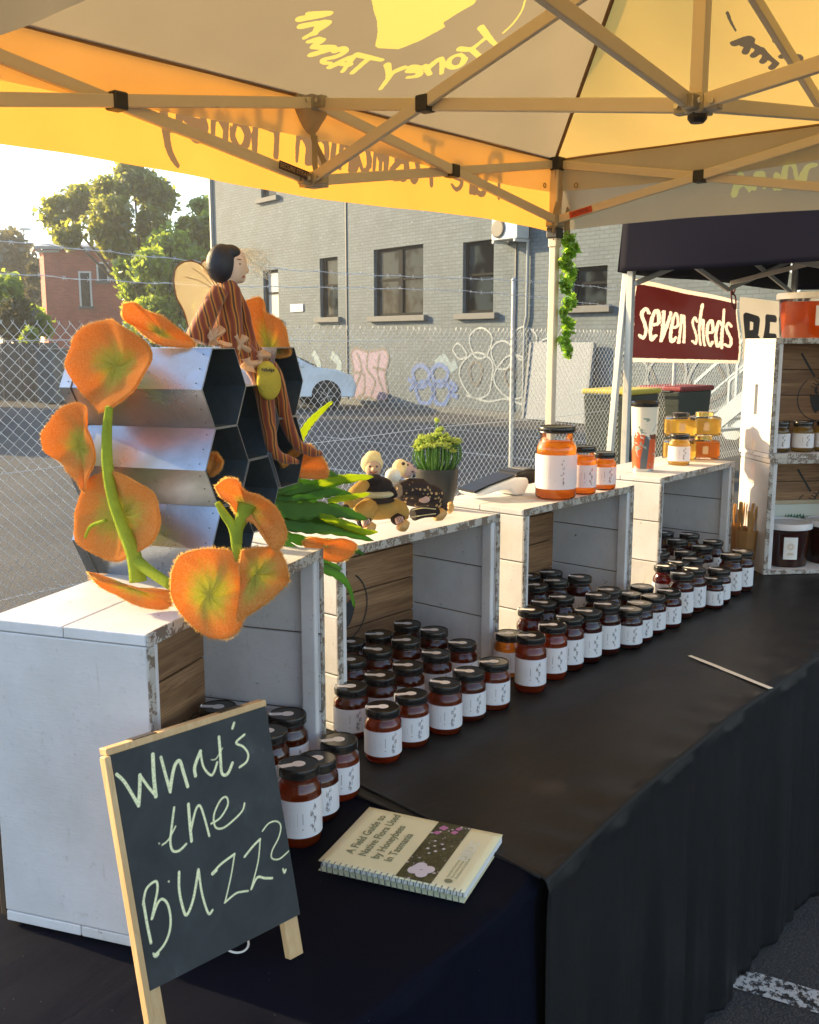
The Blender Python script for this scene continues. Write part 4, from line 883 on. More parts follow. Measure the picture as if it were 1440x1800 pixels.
# ============================================================ CRATES
pt = paint_mat('white_worn_paint', .625); pte = paint_mat('white_chipped_edge', .50, (.50, .48, .45), (.30, .28, .25)); pts_ = paint_mat('white_side_paint', .665, (.63, .615, .635), (.46, .45, .44))
wdx = wood_mat('crate_board_wood', (.14, .060, .024), (.33, .165, .070), (.47, .275, .135), 0); wdz = wood_mat('raw_crate_wood', (.05, .03, .02), (.14, .08, .045), (.22, .14, .08), 2)
printm = plain('burnt_print', (.020, .020, .022), .6, 0, .2, 30)
CR = {}
def crate(base, rz, W, D, H, label, side_planks=3, th=.016, handhole=False, group='white painted wooden crates on the table', top=True):
    r = empty('wooden_crate', base, rz, label, 'crate', group); B = lambda c, s, nm, m, bv=.0018: MB().box(c, s).build(nm, m, r, world=False, bevel=bv)
    e = .0015
    # top and bottom: two boards each along the width
    for j in range(2):
        B((W / 2, D * (j + .5) / 2, H - th / 2), (W, D / 2 - e, th), 'top_board', pt)
        B((W / 2, D * (j + .5) / 2, th / 2), (W, D / 2 - e, th), 'bottom_board', pt)
    hs_ = (H - 2 * th - .002)
    for s in (0, 1):
        x = th / 2 if s == 0 else W - th / 2; n = side_planks if s == 1 else 1 if side_planks == 1 else side_planks
        if s == 0 and handhole:
            yc, zc, hw, hh = D * .52, H * .48, .012, .055
            B((x, (yc - hw) / 2, H / 2), (th, yc - hw, hs_), 'side_board', pts_); B((x, (yc + hw + D) / 2, H / 2), (th, D - yc - hw, hs_), 'side_board', pts_)
            B((x, yc, (th + zc - hh) / 2), (th - .0006, 2 * hw + .0004, zc - hh - th - .002), 'side_board', pts_); B((x, yc, (H - th + zc + hh) / 2), (th - .0006, 2 * hw + .0004, H - th - zc - hh - .002), 'side_board', pts_)
        else:
            cuts = [0, .30, .66, 1] if n == 3 else [i / n for i in range(n + 1)]
            for k in range(n):
                z0, z1 = th + .001 + hs_ * cuts[k], th + .001 + hs_ * cuts[k + 1]
                B((x + (k % 2) * .0006, D / 2, (z0 + z1) / 2), (th, D - .001, z1 - z0 - .0028), 'side_board', pts_ if n == 1 else pt, .0022)
            if n > 1: B((x, D / 2, H / 2), (th * .35, D - .004, hs_ - .004), 'light_leak_strip', wdz, 0)  # dark strip added inside the joints to stop light leaking through
    # inner corner battens and the bare chipped front edges
    for x in (th + .009, W - th - .009): B((x, .018, H / 2), (.0165, .030, hs_ - .002), 'corner_batten', pt, .003)
    B((W / 2, -.001, H - th / 2), (W - .002, .003, th + .004), 'chipped_edge', pte, .001); B((W / 2, -.001, th / 2), (W - .002, .003, th), 'chipped_edge', pte, .001)
    for x in (th / 2, W - th / 2): B((x, -.001, H / 2), (th, .003, hs_ - .004), 'chipped_edge', pte, .001)
    B((W / 2, D + .0012, H / 2), (W - 2 * th, .0022, H - 2 * th - .001), 'light_leak_sheet', wdz, 0)  # backing sheet added to stop light leaking between the back boards
    n = 4; 
    for k in range(n):
        z0 = th + hs_ * k / n; B((W / 2, D - .006, z0 + hs_ / n / 2 + .001), (W - 2 * th - .001, .010, hs_ / n - .003), 'back_board', wdx, .0015)
    CR[label] = (r, W, D, H); return r
C1R = math.radians(22.1)
c1 = crate((.741, 1.092, TZ + .003), C1R, .59, .262, .463, 'largest nearest white crate carrying the metal hexagon stack, chalkboard in front', 3)
for ch in list(c1.children):
    if ch.name.startswith('side_board') and ch.data.vertices[0].co.x < .05 + .02 and np.mean([v.co.x for v in ch.data.vertices]) < .1: bpy.data.objects.remove(ch)
MB().box((.008, .131, .2315), (.016, .262, .429)).build('side_board', pts_, c1, world=False, bevel=.002)
MB().box((.012, .268, .2315), (.022, .010, .45)).build('back_edge', wdz, c1, world=False, bevel=.002)
crate((1.474, 1.462, TZ + .003), math.radians(.3), .603, .29, .408, 'white crate with the two bee dolls and the potted succulent on top')
crate((2.176, 1.458, TZ + .003), math.radians(-.4), .600, .29, .406, 'white crate under the card reader and the three orange jars')
crate((2.965, 1.458, TZ + .003), math.radians(.6), .610, .29, .408, 'white crate under the printed tumbler and the square honey jars')
TWR = math.radians(-43.0)
tw0 = crate((3.563, 1.330, TZ + .003), TWR, .44, .238, .428, 'lower crate of the tall pair at the right, beside the wooden forks', handhole=False, side_planks=1)
tw1 = crate((3.570, 1.338, TZ + .432), TWR + .012, .44, .238, .428, 'upper crate of the tall pair at the right, with a handle slot in its side', handhole=True)
# burnt-in print on the back boards: ring, island silhouette, honey dipper
def backprint(cr, cx, cz, R):
    r, W, D, H = CR[cr]; y = D - .0125; mb = MB(); P = lambda a: (cx + a[0] * R, y, cz + a[1] * R)
    mb.ribbon([P((math.cos(t), math.sin(t))) for t in np.linspace(2.2, 2.2 + 5.1, 50)], R * .045, (0, 1, 0))
    for k, zz in enumerate((.62, .74, .86, .98)): mb.ribbon(smoothpath([P((-.42 + .1 * k, zz - .06)), P((-.2 + .08 * k, zz - .14)), P((.02 + .06 * k, zz + .04))], 4), R * .04, (0, 1, 0))
    mb.ribbon([P((-.25, .95)), P((-.95, 2.0))], R * .10, (0, 1, 0)); mb.ribbon(smoothpath([P((-.12, .5)), P((-.16, .3)), P((-.05, .22))], 4), R * .12, (0, 1, 0))
    isl = [(-.42, .22), (-.30, .10), (-.05, .16), (.18, .12), (.42, .24), (.50, .05), (.42, -.22), (.30, -.48), (.12, -.62), (.02, -.55), (-.10, -.68), (-.28, -.45), (-.38, -.12)]
    mb.prism([(P(a)[0], P(a)[1], P(a)[2]) for a in isl], (0, -.0008, 0)); o = mb.build('burnt_print', printm, r, world=False, fixn=False); tag(o, kind='stuff')
def loc_in(cr, p):
    Mi = TM[CR[cr][0].name].inverted(); return Mi @ Vector(p)
c2n = 'white crate with the two bee dolls and the potted succulent on top'; q = loc_in(c2n, ony(606, 1070, 1.735)); backprint(c2n, q[0], q[2], .092)
for nm, px, py, R in (('upper crate of the tall pair at the right, with a handle slot in its side', 1440, 700, .085), ('lower crate of the tall pair at the right, beside the wooden forks', 1432, 900, .085)):
    r, W, D, H = CR[nm]; yv = np.array([-math.sin(TWR), math.cos(TWR), 0]); q = onp(px, py, np.array(TM[r.name].translation) + yv * (D - .0125), yv); l = loc_in(nm, q); backprint(nm, l[0], l[2], R)

# ============================================================ JARS
def glass_mat():
    k = NT('clear_glass'); t = k.n('ShaderNodeBsdfTransparent'); g = k.n('ShaderNodeBsdfGlossy'); g.inputs['Roughness'].default_value = .03
    lw = k.n('ShaderNodeFresnel'); lw.inputs['IOR'].default_value = 1.5; m = k.n('ShaderNodeMixShader'); t.inputs[0].default_value = (.93, .95, .93, 1)
    k.l(k.math('MULTIPLY', lw.outputs[0], 1.3), m.inputs[0]); k.l(t.outputs[0], m.inputs[1]); k.l(g.outputs[0], m.inputs[2]); k.l(m.outputs[0], k.out.inputs[0]); return k.m
glassm = glass_mat()
def honey_mat(name, surf, tran, clear, fclear=.45, ftr=.55):
    k = NT(name); v = k.coord('Object'); k.color(surf); k.set(Roughness=.12)
    tr = k.n('ShaderNodeBsdfTranslucent'); tr.inputs[0].default_value = (*tran, 1); tp = k.n('ShaderNodeBsdfTransparent'); tp.inputs[0].default_value = (*clear, 1)
    m1 = k.n('ShaderNodeMixShader'); m1.inputs[0].default_value = ftr; m2 = k.n('ShaderNodeMixShader'); m2.inputs[0].default_value = fclear
    k.l(k.b.outputs[0], m1.inputs[1]); k.l(tr.outputs[0], m1.inputs[2]); k.l(m1.outputs[0], m2.inputs[1]); k.l(tp.outputs[0], m2.inputs[2]); k.l(m2.outputs[0], k.out.inputs[0]); return k.m
HM = {'amber': honey_mat('honey_amber', (.36, .060, .005), (1.0, .24, .02), (.85, .26, .03), .4, .6), 'brown': honey_mat('honey_brown', (.20, .026, .003), (.8, .12, .01), (.65, .14, .02), .4),
      'dark': honey_mat('honey_dark', (.12, .006, .003), (.5, .02, .005), (.38, .025, .008), .3), 'orange': honey_mat('honey_orange', (.95, .30, .025), (1.0, .58, .15), (1.0, .56, .12), .30, .95),
      'gold': honey_mat('honey_gold', (.95, .55, .07), (1.0, .82, .36), (1.0, .80, .32), .36, .95), 'cream': honey_mat('honey_creamed', (.38, .20, .05), (.5, .28, .06), (.4, .2, .05), .08)}
lidm = plain('black_lid', (.012, .011, .011), .22, 0, .2, 60, .1, 40); lidg = plain('gold_lid', (.65, .48, .16), .25, .9)
paper = plain('seal_paper', (.80, .77, .77), .55)
def label_mat():
    k = NT('label_paper'); at = k.attr('ink'); at2 = k.attr('ink2'); v = k.coord('Object')
    f = k.ramp(at, [(0.0, 1.0), (.0004, 1.0)]); f = k.math('LESS_THAN', at, 0.0); f2 = k.math('LESS_THAN', at2, 0.0)
    col = k.mix(f2, (.88, .87, .90), (.55, .53, .55)); col = k.mix(f, col, (.10, .09, .10)); k.color(col); k.set(Roughness=.45)
    tr = k.n('ShaderNodeBsdfTranslucent'); tr.inputs[0].default_value = (.75, .50, .42, 1); m = k.n('ShaderNodeMixShader'); m.inputs[0].default_value = .22
    k.l(k.b.outputs[0], m.inputs[1]); k.l(tr.outputs[0], m.inputs[2]); k.l(m.outputs[0], k.out.inputs[0]); return k.m
labm = label_mat()
def jar_label_mesh(r, z0, z1, sprig=0):
    mb = MB(); n = 170; m = 60; a0, a1 = -2.5, 2.5; P = []
    for j in range(m + 1):
        for i in range(n + 1):
            a = a0 + (a1 - a0) * i / n; z = z0 + (z1 - z0) * j / m; mb.v.append((r * math.cos(a), r * math.sin(a), z)); P.append((a * r, z - (z0 + z1) / 2))
    mb.f = [(j * (n + 1) + i, j * (n + 1) + i + 1, (j + 1) * (n + 1) + i + 1, (j + 1) * (n + 1) + i) for j in range(m) for i in range(n)]
    me = mb.mesh('label'); P = np.array(P); H = z1 - z0; rr = random.Random(sprig + 3)
    st = []; x = .021
    st.append((smoothpath([(x, -.40 * H), (x + .002, -.1 * H), (x - .001, .2 * H), (x + .002, .36 * H)], 4), .0004))
    for k in range(9):
        z = (-.36 + .085 * k + rr.uniform(-.02, .02)) * H; s = (1 if rr.random() > .45 else -1) * rr.uniform(.6, 1.3)
        st.append((smoothpath([(x, z), (x + s * .003, z + .002), (x + s * .0055, z + .001 * rr.uniform(-1, 3)), (x + s * .004, z - .002), (x, z)], 3), .00036))
        st.append(([(x + s * .0035 + .002 * math.cos(t), z + .003 + .0022 * math.sin(t)) for t in np.linspace(0, 6.28, 7)], .0004))
    x2 = .001
    for k in range(9): st.append(([(x2, -.12 * H + k * .0022), (x2, -.12 * H + k * .0022 + .0015)], .00055))
    st.append(([(x2 - .0002, -.26 * H)], .0012))
    st2 = [([(-.022 + k * .0028, (-.2) * H + .02 * H * rr.random()), (-.022 + k * .0028, (.1 + .12 * rr.random()) * H)], .00035) for k in range(6)]
    floatattr(me, 'ink', sdf(P, st, .05)); floatattr(me, 'ink2', sdf(P, st2, .05)); me.materials.append(labm)
    me.polygons.foreach_set('use_smooth', [True] * len(me.polygons)); return me
KIND = {'std': (.0385, .112), 'tall': (.0385, .140), 'small': (.0305, .098), 'big': (.058, .205), 'med': (.037, .125)}
TPL = {}
def jar_meshes(kind):
    if kind in TPL: return TPL[kind]
    r, h = KIND[kind]; f = h / .112; nk = r * .80; lr = r * .93; zl = h - .0175
    g = MB(); g.lathe([(r * .80, 0), (r * .93, .002), (r, .008), (r, h * .68), (r * .985, h * .73), (nk * 1.03, h * .79), (nk, h * .82), (nk, zl)], 36)
    gm_ = g.mesh('glass'); gm_.materials.append(glassm)
    q = MB(); s = .955; q.lathe([(0, .003), (r * .78, .0035), (r * .90, .006), (r * s, .011), (r * s, h * .68), (r * .93, h * .725), (nk * .965, h * .785), (0, h * .79)], 32); hm_ = q.mesh('honey'); hm_.materials.append(HM['amber'])
    l = MB(); l.lathe([(lr * .97, 0), (lr, .0015), (lr * .985, .004), (lr, .0055), (lr, .0145), (lr * .975, .0168), (lr * .93, .0175), (lr * .90, .0162), (0, .0160)], 36, (0, 0, zl)); lm_ = l.mesh('lid'); lm_.materials.append(lidm)
    sm_ = MB(); rs = lr * .33; pts_c = [(rs * math.cos(t), rs * math.sin(t), h + .0002 - .0014) for t in np.linspace(.5, 5.78, 16)]
    sm_.add(pts_c, [tuple(range(16))]); z = h - .0012; wv = lr * .19
    sm_.ribbon([(rs * .6, 0, z), (lr * .90, 0, z), (lr * .94, 0, h + .0004), (lr * 1.005, 0, h - .003), (lr * 1.012, 0, h - .016)], wv * 2, (0, 0, 1)) if False else None
    vv = [(rs * .5, h - .0012), (lr * .89, h - .0012), (lr * .93, h + .0006), (lr * .99, h - .0008), (lr * 1.012, h - .004), (lr * 1.014, h - .016)]
    sm_.add([(a, -wv, b) for a, b in vv] + [(a, wv, b) for a, b in vv], [(i, i + 1, i + 7, i + 6) for i in range(5)])
    sl2 = sm_.mesh('seal'); sl2.materials.append(paper)
    for me in (gm_, hm_, lm_):
        me.polygons.foreach_set('use_smooth', [True] * len(me.polygons))
        b2 = bmesh.new(); b2.from_mesh(me); bmesh.ops.recalc_face_normals(b2, faces=b2.faces); b2.to_mesh(me); b2.free()
        try: me.set_sharp_from_angle(angle=.8)
        except Exception: pass
    TPL[kind] = (gm_, hm_, lm_, sl2, jar_label_mesh(r * 1.012, h * .15, h * .62, len(TPL))); return TPL[kind]
def make_jar(x, y, z, kind, hon, label, group, lid=None, seal=True, yaw=None, lab=True):
    g, hme, l, s, lb = jar_meshes(kind)
    face = math.atan2(-y, -x) if yaw is None else yaw
    t = empty('honey_jar', (x, y, z), face + random.uniform(-.12, .12), label, 'jar', group)
    def P(nm, me, rz=0.0):
        o = link(bpy.data.objects.new(nm, me)); o.parent = t; o.rotation_euler = (0, 0, rz); return o
    P('glass', g); ho = P('honey', hme); ho.material_slots[0].link = 'OBJECT'; ho.material_slots[0].material = HM[hon]
    lo = P('lid', l)
    if lid: lo.material_slots[0].link = 'OBJECT'; lo.material_slots[0].material = lid
    if lab: P('label', lb)
    if seal: P('seal_sticker', s, -1.0 - math.radians(random.uniform(20, 50)))
    return t
ORD = ['first', 'second', 'third', 'fourth', 'fifth', 'sixth', 'seventh', 'eighth', 'ninth', 'tenth', 'eleventh', 'twelfth']
SETS = {
 'nearest crate': [('front', [(1.094, 1.182, 'tall', 'amber'), (1.176, 1.222, 'std', 'brown'), (1.262, 1.252, 'std', 'amber')]),
                   ('middle', [(1.130, 1.300, 'tall', 'brown'), (1.209, 1.334, 'tall', 'brown')]), ('back', [(1.018, 1.345, 'tall', 'dark'), (1.060, 1.418, 'tall', 'dark'), (1.148, 1.463, 'tall', 'brown')])],
 'doll crate': [('front', [(1.443, 1.303, 'std', 'amber'), (1.539, 1.309, 'std', 'amber'), (1.640, 1.297, 'std', 'amber'), (1.736, 1.303, 'std', 'brown'), (1.829, 1.301, 'std', 'amber')]),
                ('second', [(1.49, 1.439, 'std', 'brown'), (1.584, 1.438, 'std', 'brown'), (1.679, 1.437, 'std', 'brown'), (1.791, 1.444, 'std', 'brown'), (1.897, 1.446, 'std', 'brown')]),
                ('third', [(1.584, 1.529, 'std', 'brown'), (1.680, 1.533, 'std', 'brown'), (1.782, 1.531, 'std', 'brown'), (1.893, 1.533, 'std', 'dark')]),
                ('back', [(1.684, 1.625, 'std', 'brown'), (1.777, 1.616, 'std', 'brown'), (1.893, 1.622, 'std', 'dark')])],
 'card reader crate': [('front', [(1.983, 1.300, 'tall', 'amber'), (2.098, 1.311, 'tall', 'amber'), (2.185, 1.314, 'tall', 'brown'), (2.270, 1.309, 'tall', 'dark'), (2.365, 1.306, 'tall', 'dark'), (2.455, 1.285, 'std', 'dark'), (2.532, 1.293, 'std', 'dark'), (2.628, 1.300, 'std', 'dark'), (2.716, 1.293, 'std', 'dark')]),
                ('second', [(2.183, 1.434, 'tall', 'dark'), (2.268, 1.448, 'tall', 'dark'), (2.353, 1.443, 'tall', 'dark'), (2.437, 1.375, 'tall', 'dark'), (2.515, 1.382, 'tall', 'dark'), (2.612, 1.368, 'std', 'dark'), (2.712, 1.380, 'std', 'dark')]),
                ('third', [(2.366, 1.539, 'tall', 'dark'), (2.448, 1.522, 'tall', 'dark'), (2.532, 1.492, 'tall', 'dark')]),
                ('back', [(2.447, 1.617, 'tall', 'dark'), (2.530, 1.592, 'tall', 'dark')])],
 'tumbler crate': [('front', [(2.840, 1.312, 'tall', 'dark'), (2.930, 1.312, 'tall', 'dark'), (3.008, 1.278, 'small', 'dark'), (3.086, 1.296, 'std', 'dark'), (3.208, 1.308, 'tall', 'dark'), (3.291, 1.302, 'tall', 'dark')]),
                ('second', [(2.903, 1.398, 'tall', 'dark'), (2.985, 1.392, 'tall', 'dark'), (3.066, 1.378, 'tall', 'dark')]),
                ('third', [(3.010, 1.475, 'tall', 'dark'), (3.150, 1.448, 'tall', 'dark'), (3.275, 1.440, 'tall', 'dark'), (3.385, 1.450, 'tall', 'dark')]),
                ('back', [(3.245, 1.522, 'tall', 'dark'), (3.372, 1.535, 'tall', 'dark'), (3.340, 1.620, 'tall', 'dark')])]}
CN = {'amber': 'amber', 'brown': 'dark amber', 'dark': 'dark red'}; KN = {'std': 'squat', 'tall': 'tall', 'small': 'small'}
for cr, rows in SETS.items():
    for rn, js in rows:
        for i, (x, y, kd, hn) in enumerate(js):
            make_jar(x, y, TZ + (.0195 if (y > 1.462 and cr != 'nearest crate') or (cr == 'nearest crate' and rn != 'front') else .002), kd, hn, '%s %s jar, %s from left, %s row by the %s' % (KN[kd], CN[hn], ORD[i], rn, cr), 'honey jars set out on the black table')
# the lone jar in the gap between two crates
make_jar(2.040, 1.405, TZ + .002, 'std', 'orange', 'orange sunlit honey jar standing alone in the gap between two crates', 'honey jars set out on the black table')
# jars on the crates
TOPZ = TZ + .003 + .407
q = onz(987, 876, TOPZ); make_jar(q[0], q[1] + .02, TOPZ, 'big', 'orange', 'biggest orange honey jar glowing on top of the card reader crate', 'jars on top of the crates', seal=False)
q = onz(1035, 868, TOPZ); make_jar(q[0], q[1] + .02, TOPZ, 'tall', 'orange', 'middle-sized orange honey jar between the big and the small one', 'jars on top of the crates', seal=False)
q = onz(1070, 860, TOPZ); make_jar(q[0], q[1] + .02, TOPZ, 'std', 'orange', 'smallest of the three orange jars beside the tall tumbler', 'jars on top of the crates', seal=False)
q = onz(1193, 817, TOPZ); make_jar(q[0], q[1], TOPZ, 'std', 'gold', 'small pale gold jar standing before the square jars', 'jars on top of the crates', seal=False)
# square jars, stacked two by two
def square_jar(x, y, z, rz, hn, lid, label):
    t = empty('square_honey_jar', (x, y, z), rz, label, 'jar', 'square honey jars stacked two by two'); s = .104; h = .088
    def rsq(s_, r_=.018, n=5):
        return [(sx * (s_ / 2 - r_) + r_ * math.cos(a), sy * (s_ / 2 - r_) + r_ * math.sin(a)) for sx, sy, a0 in ((1, 1, 0), (-1, 1, 1.571), (-1, -1, 3.142), (1, -1, 4.712)) for a in [a0 + 1.571 * k / n for k in range(n + 1)]]
    def loft(nm, secs, m):
        mb = MB(); n = len(rsq(s)); 
        for (sc, zz) in secs: mb.v += [(px, py, zz) for px, py in rsq(sc, min(.018, sc * .3))]
        mb.f = [(j * n + i, j * n + (i + 1) % n, (j + 1) * n + (i + 1) % n, (j + 1) * n + i) for j in range(len(secs) - 1) for i in range(n)] + [tuple(range(n))[::-1], tuple(range((len(secs) - 1) * n, len(secs) * n))]
        o = mb.build(nm, m, t, world=False); smooth_by(o, .6); return o
    loft('glass', [(s * .94, 0), (s, .004), (s, h * .74), (s * .9, h * .81), (s * .72, h * .84)], glassm); loft('honey', [(s * .88, .008), (s * .92, .012), (s * .92, h * .66), (s * .90, h * .68)], HM[hn])
    mb = MB(); mb.lathe([(.033, 0), (.033, .012), (.031, .014), (0, .014)], 28, (0, 0, h * .84)); o = mb.build('lid', lid, t, world=False); smooth_by(o)
    MB().box((-.012, -s / 2 - .0008, h * .42), (.022, .0008, .030)).build('label', plain('clear_label', (.75, .45, .20), .4), t, world=False)
for i, (px, py, lv) in enumerate(((1212, 810, 0), (1254, 808, 0), (1212, 810, 1), (1254, 808, 1))):
    q = onz(px, py, TOPZ); square_jar(q[0] + .015, q[1] + .05, TOPZ + lv * .0885, -.75, 'orange' if lv == 0 and i == 1 else 'gold', (lidg if i in (3, 1) else lidm), ['lower left', 'lower right', 'upper left', 'upper right'][i] + ' square jar of the glowing two by two stack')

# ============================================================ TUMBLER, CARD READER
q = onz(1130, 828, TOPZ); tu = empty('travel_tumbler', (q[0], q[1], TOPZ), 0, 'tall white tumbler printed with coloured animals and a black lid', 'tumbler')
def tumbler_mat():
    k = NT('tumbler_print'); tc = k.n('ShaderNodeTexCoord'); sx = k.n('ShaderNodeSeparateXYZ'); k.l(tc.outputs['Object'], sx.inputs[0])
    vo = k.n('ShaderNodeTexVoronoi'); vo.inputs['Scale'].default_value = 1.0; mp = k.n('ShaderNodeMapping'); mp.inputs['Scale'].default_value = (34, 34, 10); k.l(tc.outputs['Object'], mp.inputs[0])
    nz = k.noise(tc.outputs['Object'], 22, 3, .6, 1.0); k.l(mp.outputs[0], vo.inputs['Vector'])
    sep = k.n('ShaderNodeSeparateColor'); k.l(vo.outputs['Color'], sep.inputs[0])
    pal = k.n('ShaderNodeValToRGB'); e = pal.color_ramp; e.interpolation = 'CONSTANT'; cs_ = [(0, (.10, .12, .14)), (.25, (.55, .10, .03)), (.45, (.30, .36, .40)), (.6, (.16, .05, .02)), (.78, (.60, .14, .03)), (.9, (.66, .64, .58))]
    while len(e.elements) < 6: e.elements.new(.5)
    for n_, (p_, c_) in enumerate(cs_): e.elements[n_].position = p_; e.elements[n_].color = (*c_, 1)
    k.l(sep.outputs[0], pal.inputs[0])
    hgt = k.math('ADD', sx.outputs[2], k.math('MULTIPLY', k.math('SUBTRACT', nz, .5), .14)); low = k.math('LESS_THAN', hgt, .125)
    br_ = k.math('MULTIPLY', k.math('GREATER_THAN', nz, .60), k.math('LESS_THAN', sx.outputs[2], .185)); c = k.mix(low, (.76, .72, .62), pal.outputs[0]); c = k.mix(br_, c, (.25, .33, .30)); k.color(c); k.set(Roughness=.25); return k.m
mb = MB(); mb.lathe([(.033, 0), (.036, .003), (.046, .215), (.0465, .222)], 40); o = mb.build('cup_body', tumbler_mat(), tu, world=False); smooth_by(o)
mb = MB(); mb.lathe([(.0475, 0), (.0485, .004), (.0485, .013), (.044, .018), (.040, .014), (0, .014)], 40, (0, 0, .222)); o = mb.build('lid', lidm, tu, world=False); smooth_by(o)
mb = MB(); mb.lathe([(.035, 0), (.0368, 0), (.0372, .012), (.036, .012)], 40, (0, 0, .0)); mb.build('base_ring', plain('steel', (.5, .5, .5), .25, 1), tu, world=False)

qa, qb = onz(838, 881, TOPZ), onz(958, 866, TOPZ); d_ = qb - qa; Lr = np.linalg.norm(d_); rz = math.atan2(d_[1], d_[0])
cr_ = empty('card_reader', (qa[0], qa[1] - .0, TOPZ), rz, 'white card payment terminal with black screen lying tilted on the crate', 'card reader')
wpl = plain('white_plastic', (.78, .77, .74), .3); bpl = plain('black_gloss_plastic', (.010, .010, .010), .38, 0, 0, spec=.25)
def extr(nm, prof, y0, y1, m, bv=.003):
    mb = MB(); mb.prism([(x, y0, z) for x, z in prof], (0, y1 - y0, 0)); return mb.build(nm, m, cr_, world=False, bevel=bv)
Lr = .245
extr('body', [(0, .020), (.012, .010), (.10, .022), (.13, .020), (.150, .002), (.185, .002), (.200, .028), (.205, .052), (.15, .056), (.05, .036)], 0, .085, wpl, .006)
extr('screen', [(-.002, .0225), (.05, .0375), (.148, .0580), (.148, .0625), (.05, .042), (-.004, .0275)], .003, .082, bpl, .002)
extr('printer_cover', [(.148, .056), (.190, .050), (.200, .030), (.235, .033), (.243, .045), (.240, .066), (.225, .074), (.160, .070)], -.002, .087, bpl, .006)
extr('paper_slot', [(.19, .0722), (.222, .0742), (.222, .0755), (.19, .0735)], .012, .072, plain('slot_grey', (.10, .10, .10), .4), .0005)

# ============================================================ TOWER CONTENT
def bucket(pos, r, h, hm_, lid_m, label, tilt=0, lab=None, camf=True, lr=1.07):
    t = empty('honey_bucket', pos, math.atan2(-pos[1], -pos[0]) + tilt, label, 'bucket', 'lidded plastic honey buckets on the tall crates')
    mb = MB(); mb.lathe([(r * .90, 0), (r * .92, .003), (r, h * .97)], 44); o = mb.build('bucket_body', glassm, t, world=False); smooth_by(o)
    mb = MB(); mb.lathe([(0, .002), (r * .88, .003), (r * .97, h * .90), (0, h * .90)], 44); o = mb.build('honey', hm_, t, world=False); smooth_by(o)
    mb = MB(); mb.lathe([(r * 1.0, -.004), (r * lr, -.004), (r * lr, .012), (r * (lr - .02), .018), (r * .93, .018), (r * .90, .012), (0, .012)], 44, (0, 0, h)); o = mb.build('lid', lid_m, t, world=False); smooth_by(o)
    a = lab[0]; mb = MB(); w2, z0, z1 = lab[1] / r / 2, lab[2], lab[3]; n = 10
    mb.v = [((r * .985 + .0015) * math.cos(a + (i / n - .5) * 2 * w2), (r * .985 + .0015) * math.sin(a + (i / n - .5) * 2 * w2), z) for z in (z0, z1) for i in range(n + 1)]; mb.f = [(i, i + 1, i + n + 2, i + n + 1) for i in range(n)]
    lb = mb.build('label', plain('bucket_label', (.78, .76, .74), .5), t, world=False); 
    mb = MB(); rr_ = r * .985 + .0022
    for k, (zf, wf) in enumerate(((.22, .5), (.28, .35))): mb.ribbon([(rr_ * math.cos(a + s * w2 * wf), rr_ * math.sin(a + s * w2 * wf), z0 + (z1 - z0) * zf) for s in (-1, 0, 1)], .0022, (math.cos(a), math.sin(a), 0))
    for k in range(2): mb.ribbon([(rr_ * math.cos(a + w2 * (.26 + .2 * k) * math.cos(tt)), rr_ * math.sin(a + w2 * (.26 + .2 * k) * math.cos(tt)), z0 + (z1 - z0) * (.58 + (.08 + .06 * k) * math.sin(tt))) for tt in np.linspace(0, 6.28, 14)], .0016, (math.cos(a), math.sin(a), 0))
    o = mb.build('emblem', plain('emblem_gold', (.45, .28, .06), .5), lb, world=False, fixn=False); tag(o, kind='stuff')
cream_lid = plain('cream_lid', (.74, .69, .60), .4); cream_lid2 = plain('white_lid', (.68, .65, .66), .35)
tx = np.array([math.cos(TWR), math.sin(TWR), 0]); ty = np.array([-tx[1], tx[0], 0]); tb_ = np.array([3.563, 1.330, 0])
zt = TZ + .432 + .4285
p_ = tb_ + tx * .218 + ty * .125; bucket((p_[0], p_[1], zt), .142, .145, honey_mat('honey_red_orange', (.9, .15, .015), (1.0, .44, .11), (1.0, .40, .09), .28, .95), cream_lid, 'large red orange honey bucket with cream lid on top of the tall crates', lab=(.17, .07, .045, .115))
q = onz(1397, 998, TZ + .021); 
p_ = tb_ + tx * .135 + ty * .11; bucket((p_[0], p_[1], TZ + .0195), .088, .145, HM['dark'], cream_lid2, 'dark red honey bucket with white lid on the lowest shelf', lab=(.25, .05, .032, .115))
p_ = tb_ + tx * .325 + ty * .13; bucket((p_[0], p_[1], TZ + .0195), .088, .145, HM['dark'], cream_lid2, 'dark red honey bucket cut by the right edge of the picture', lab=(.25, .05, .032, .115))
for i, u in enumerate((.068, .16, .25, .345)):
    p_ = tb_ + tx * u + ty * .075; make_jar(p_[0], p_[1], TZ + .432 + .0165, 'std', 'cream' if i == 0 else 'gold', 'creamed honey jar on the upper shelf, %s from its left end' % ORD[i], 'jars on the upper shelf')
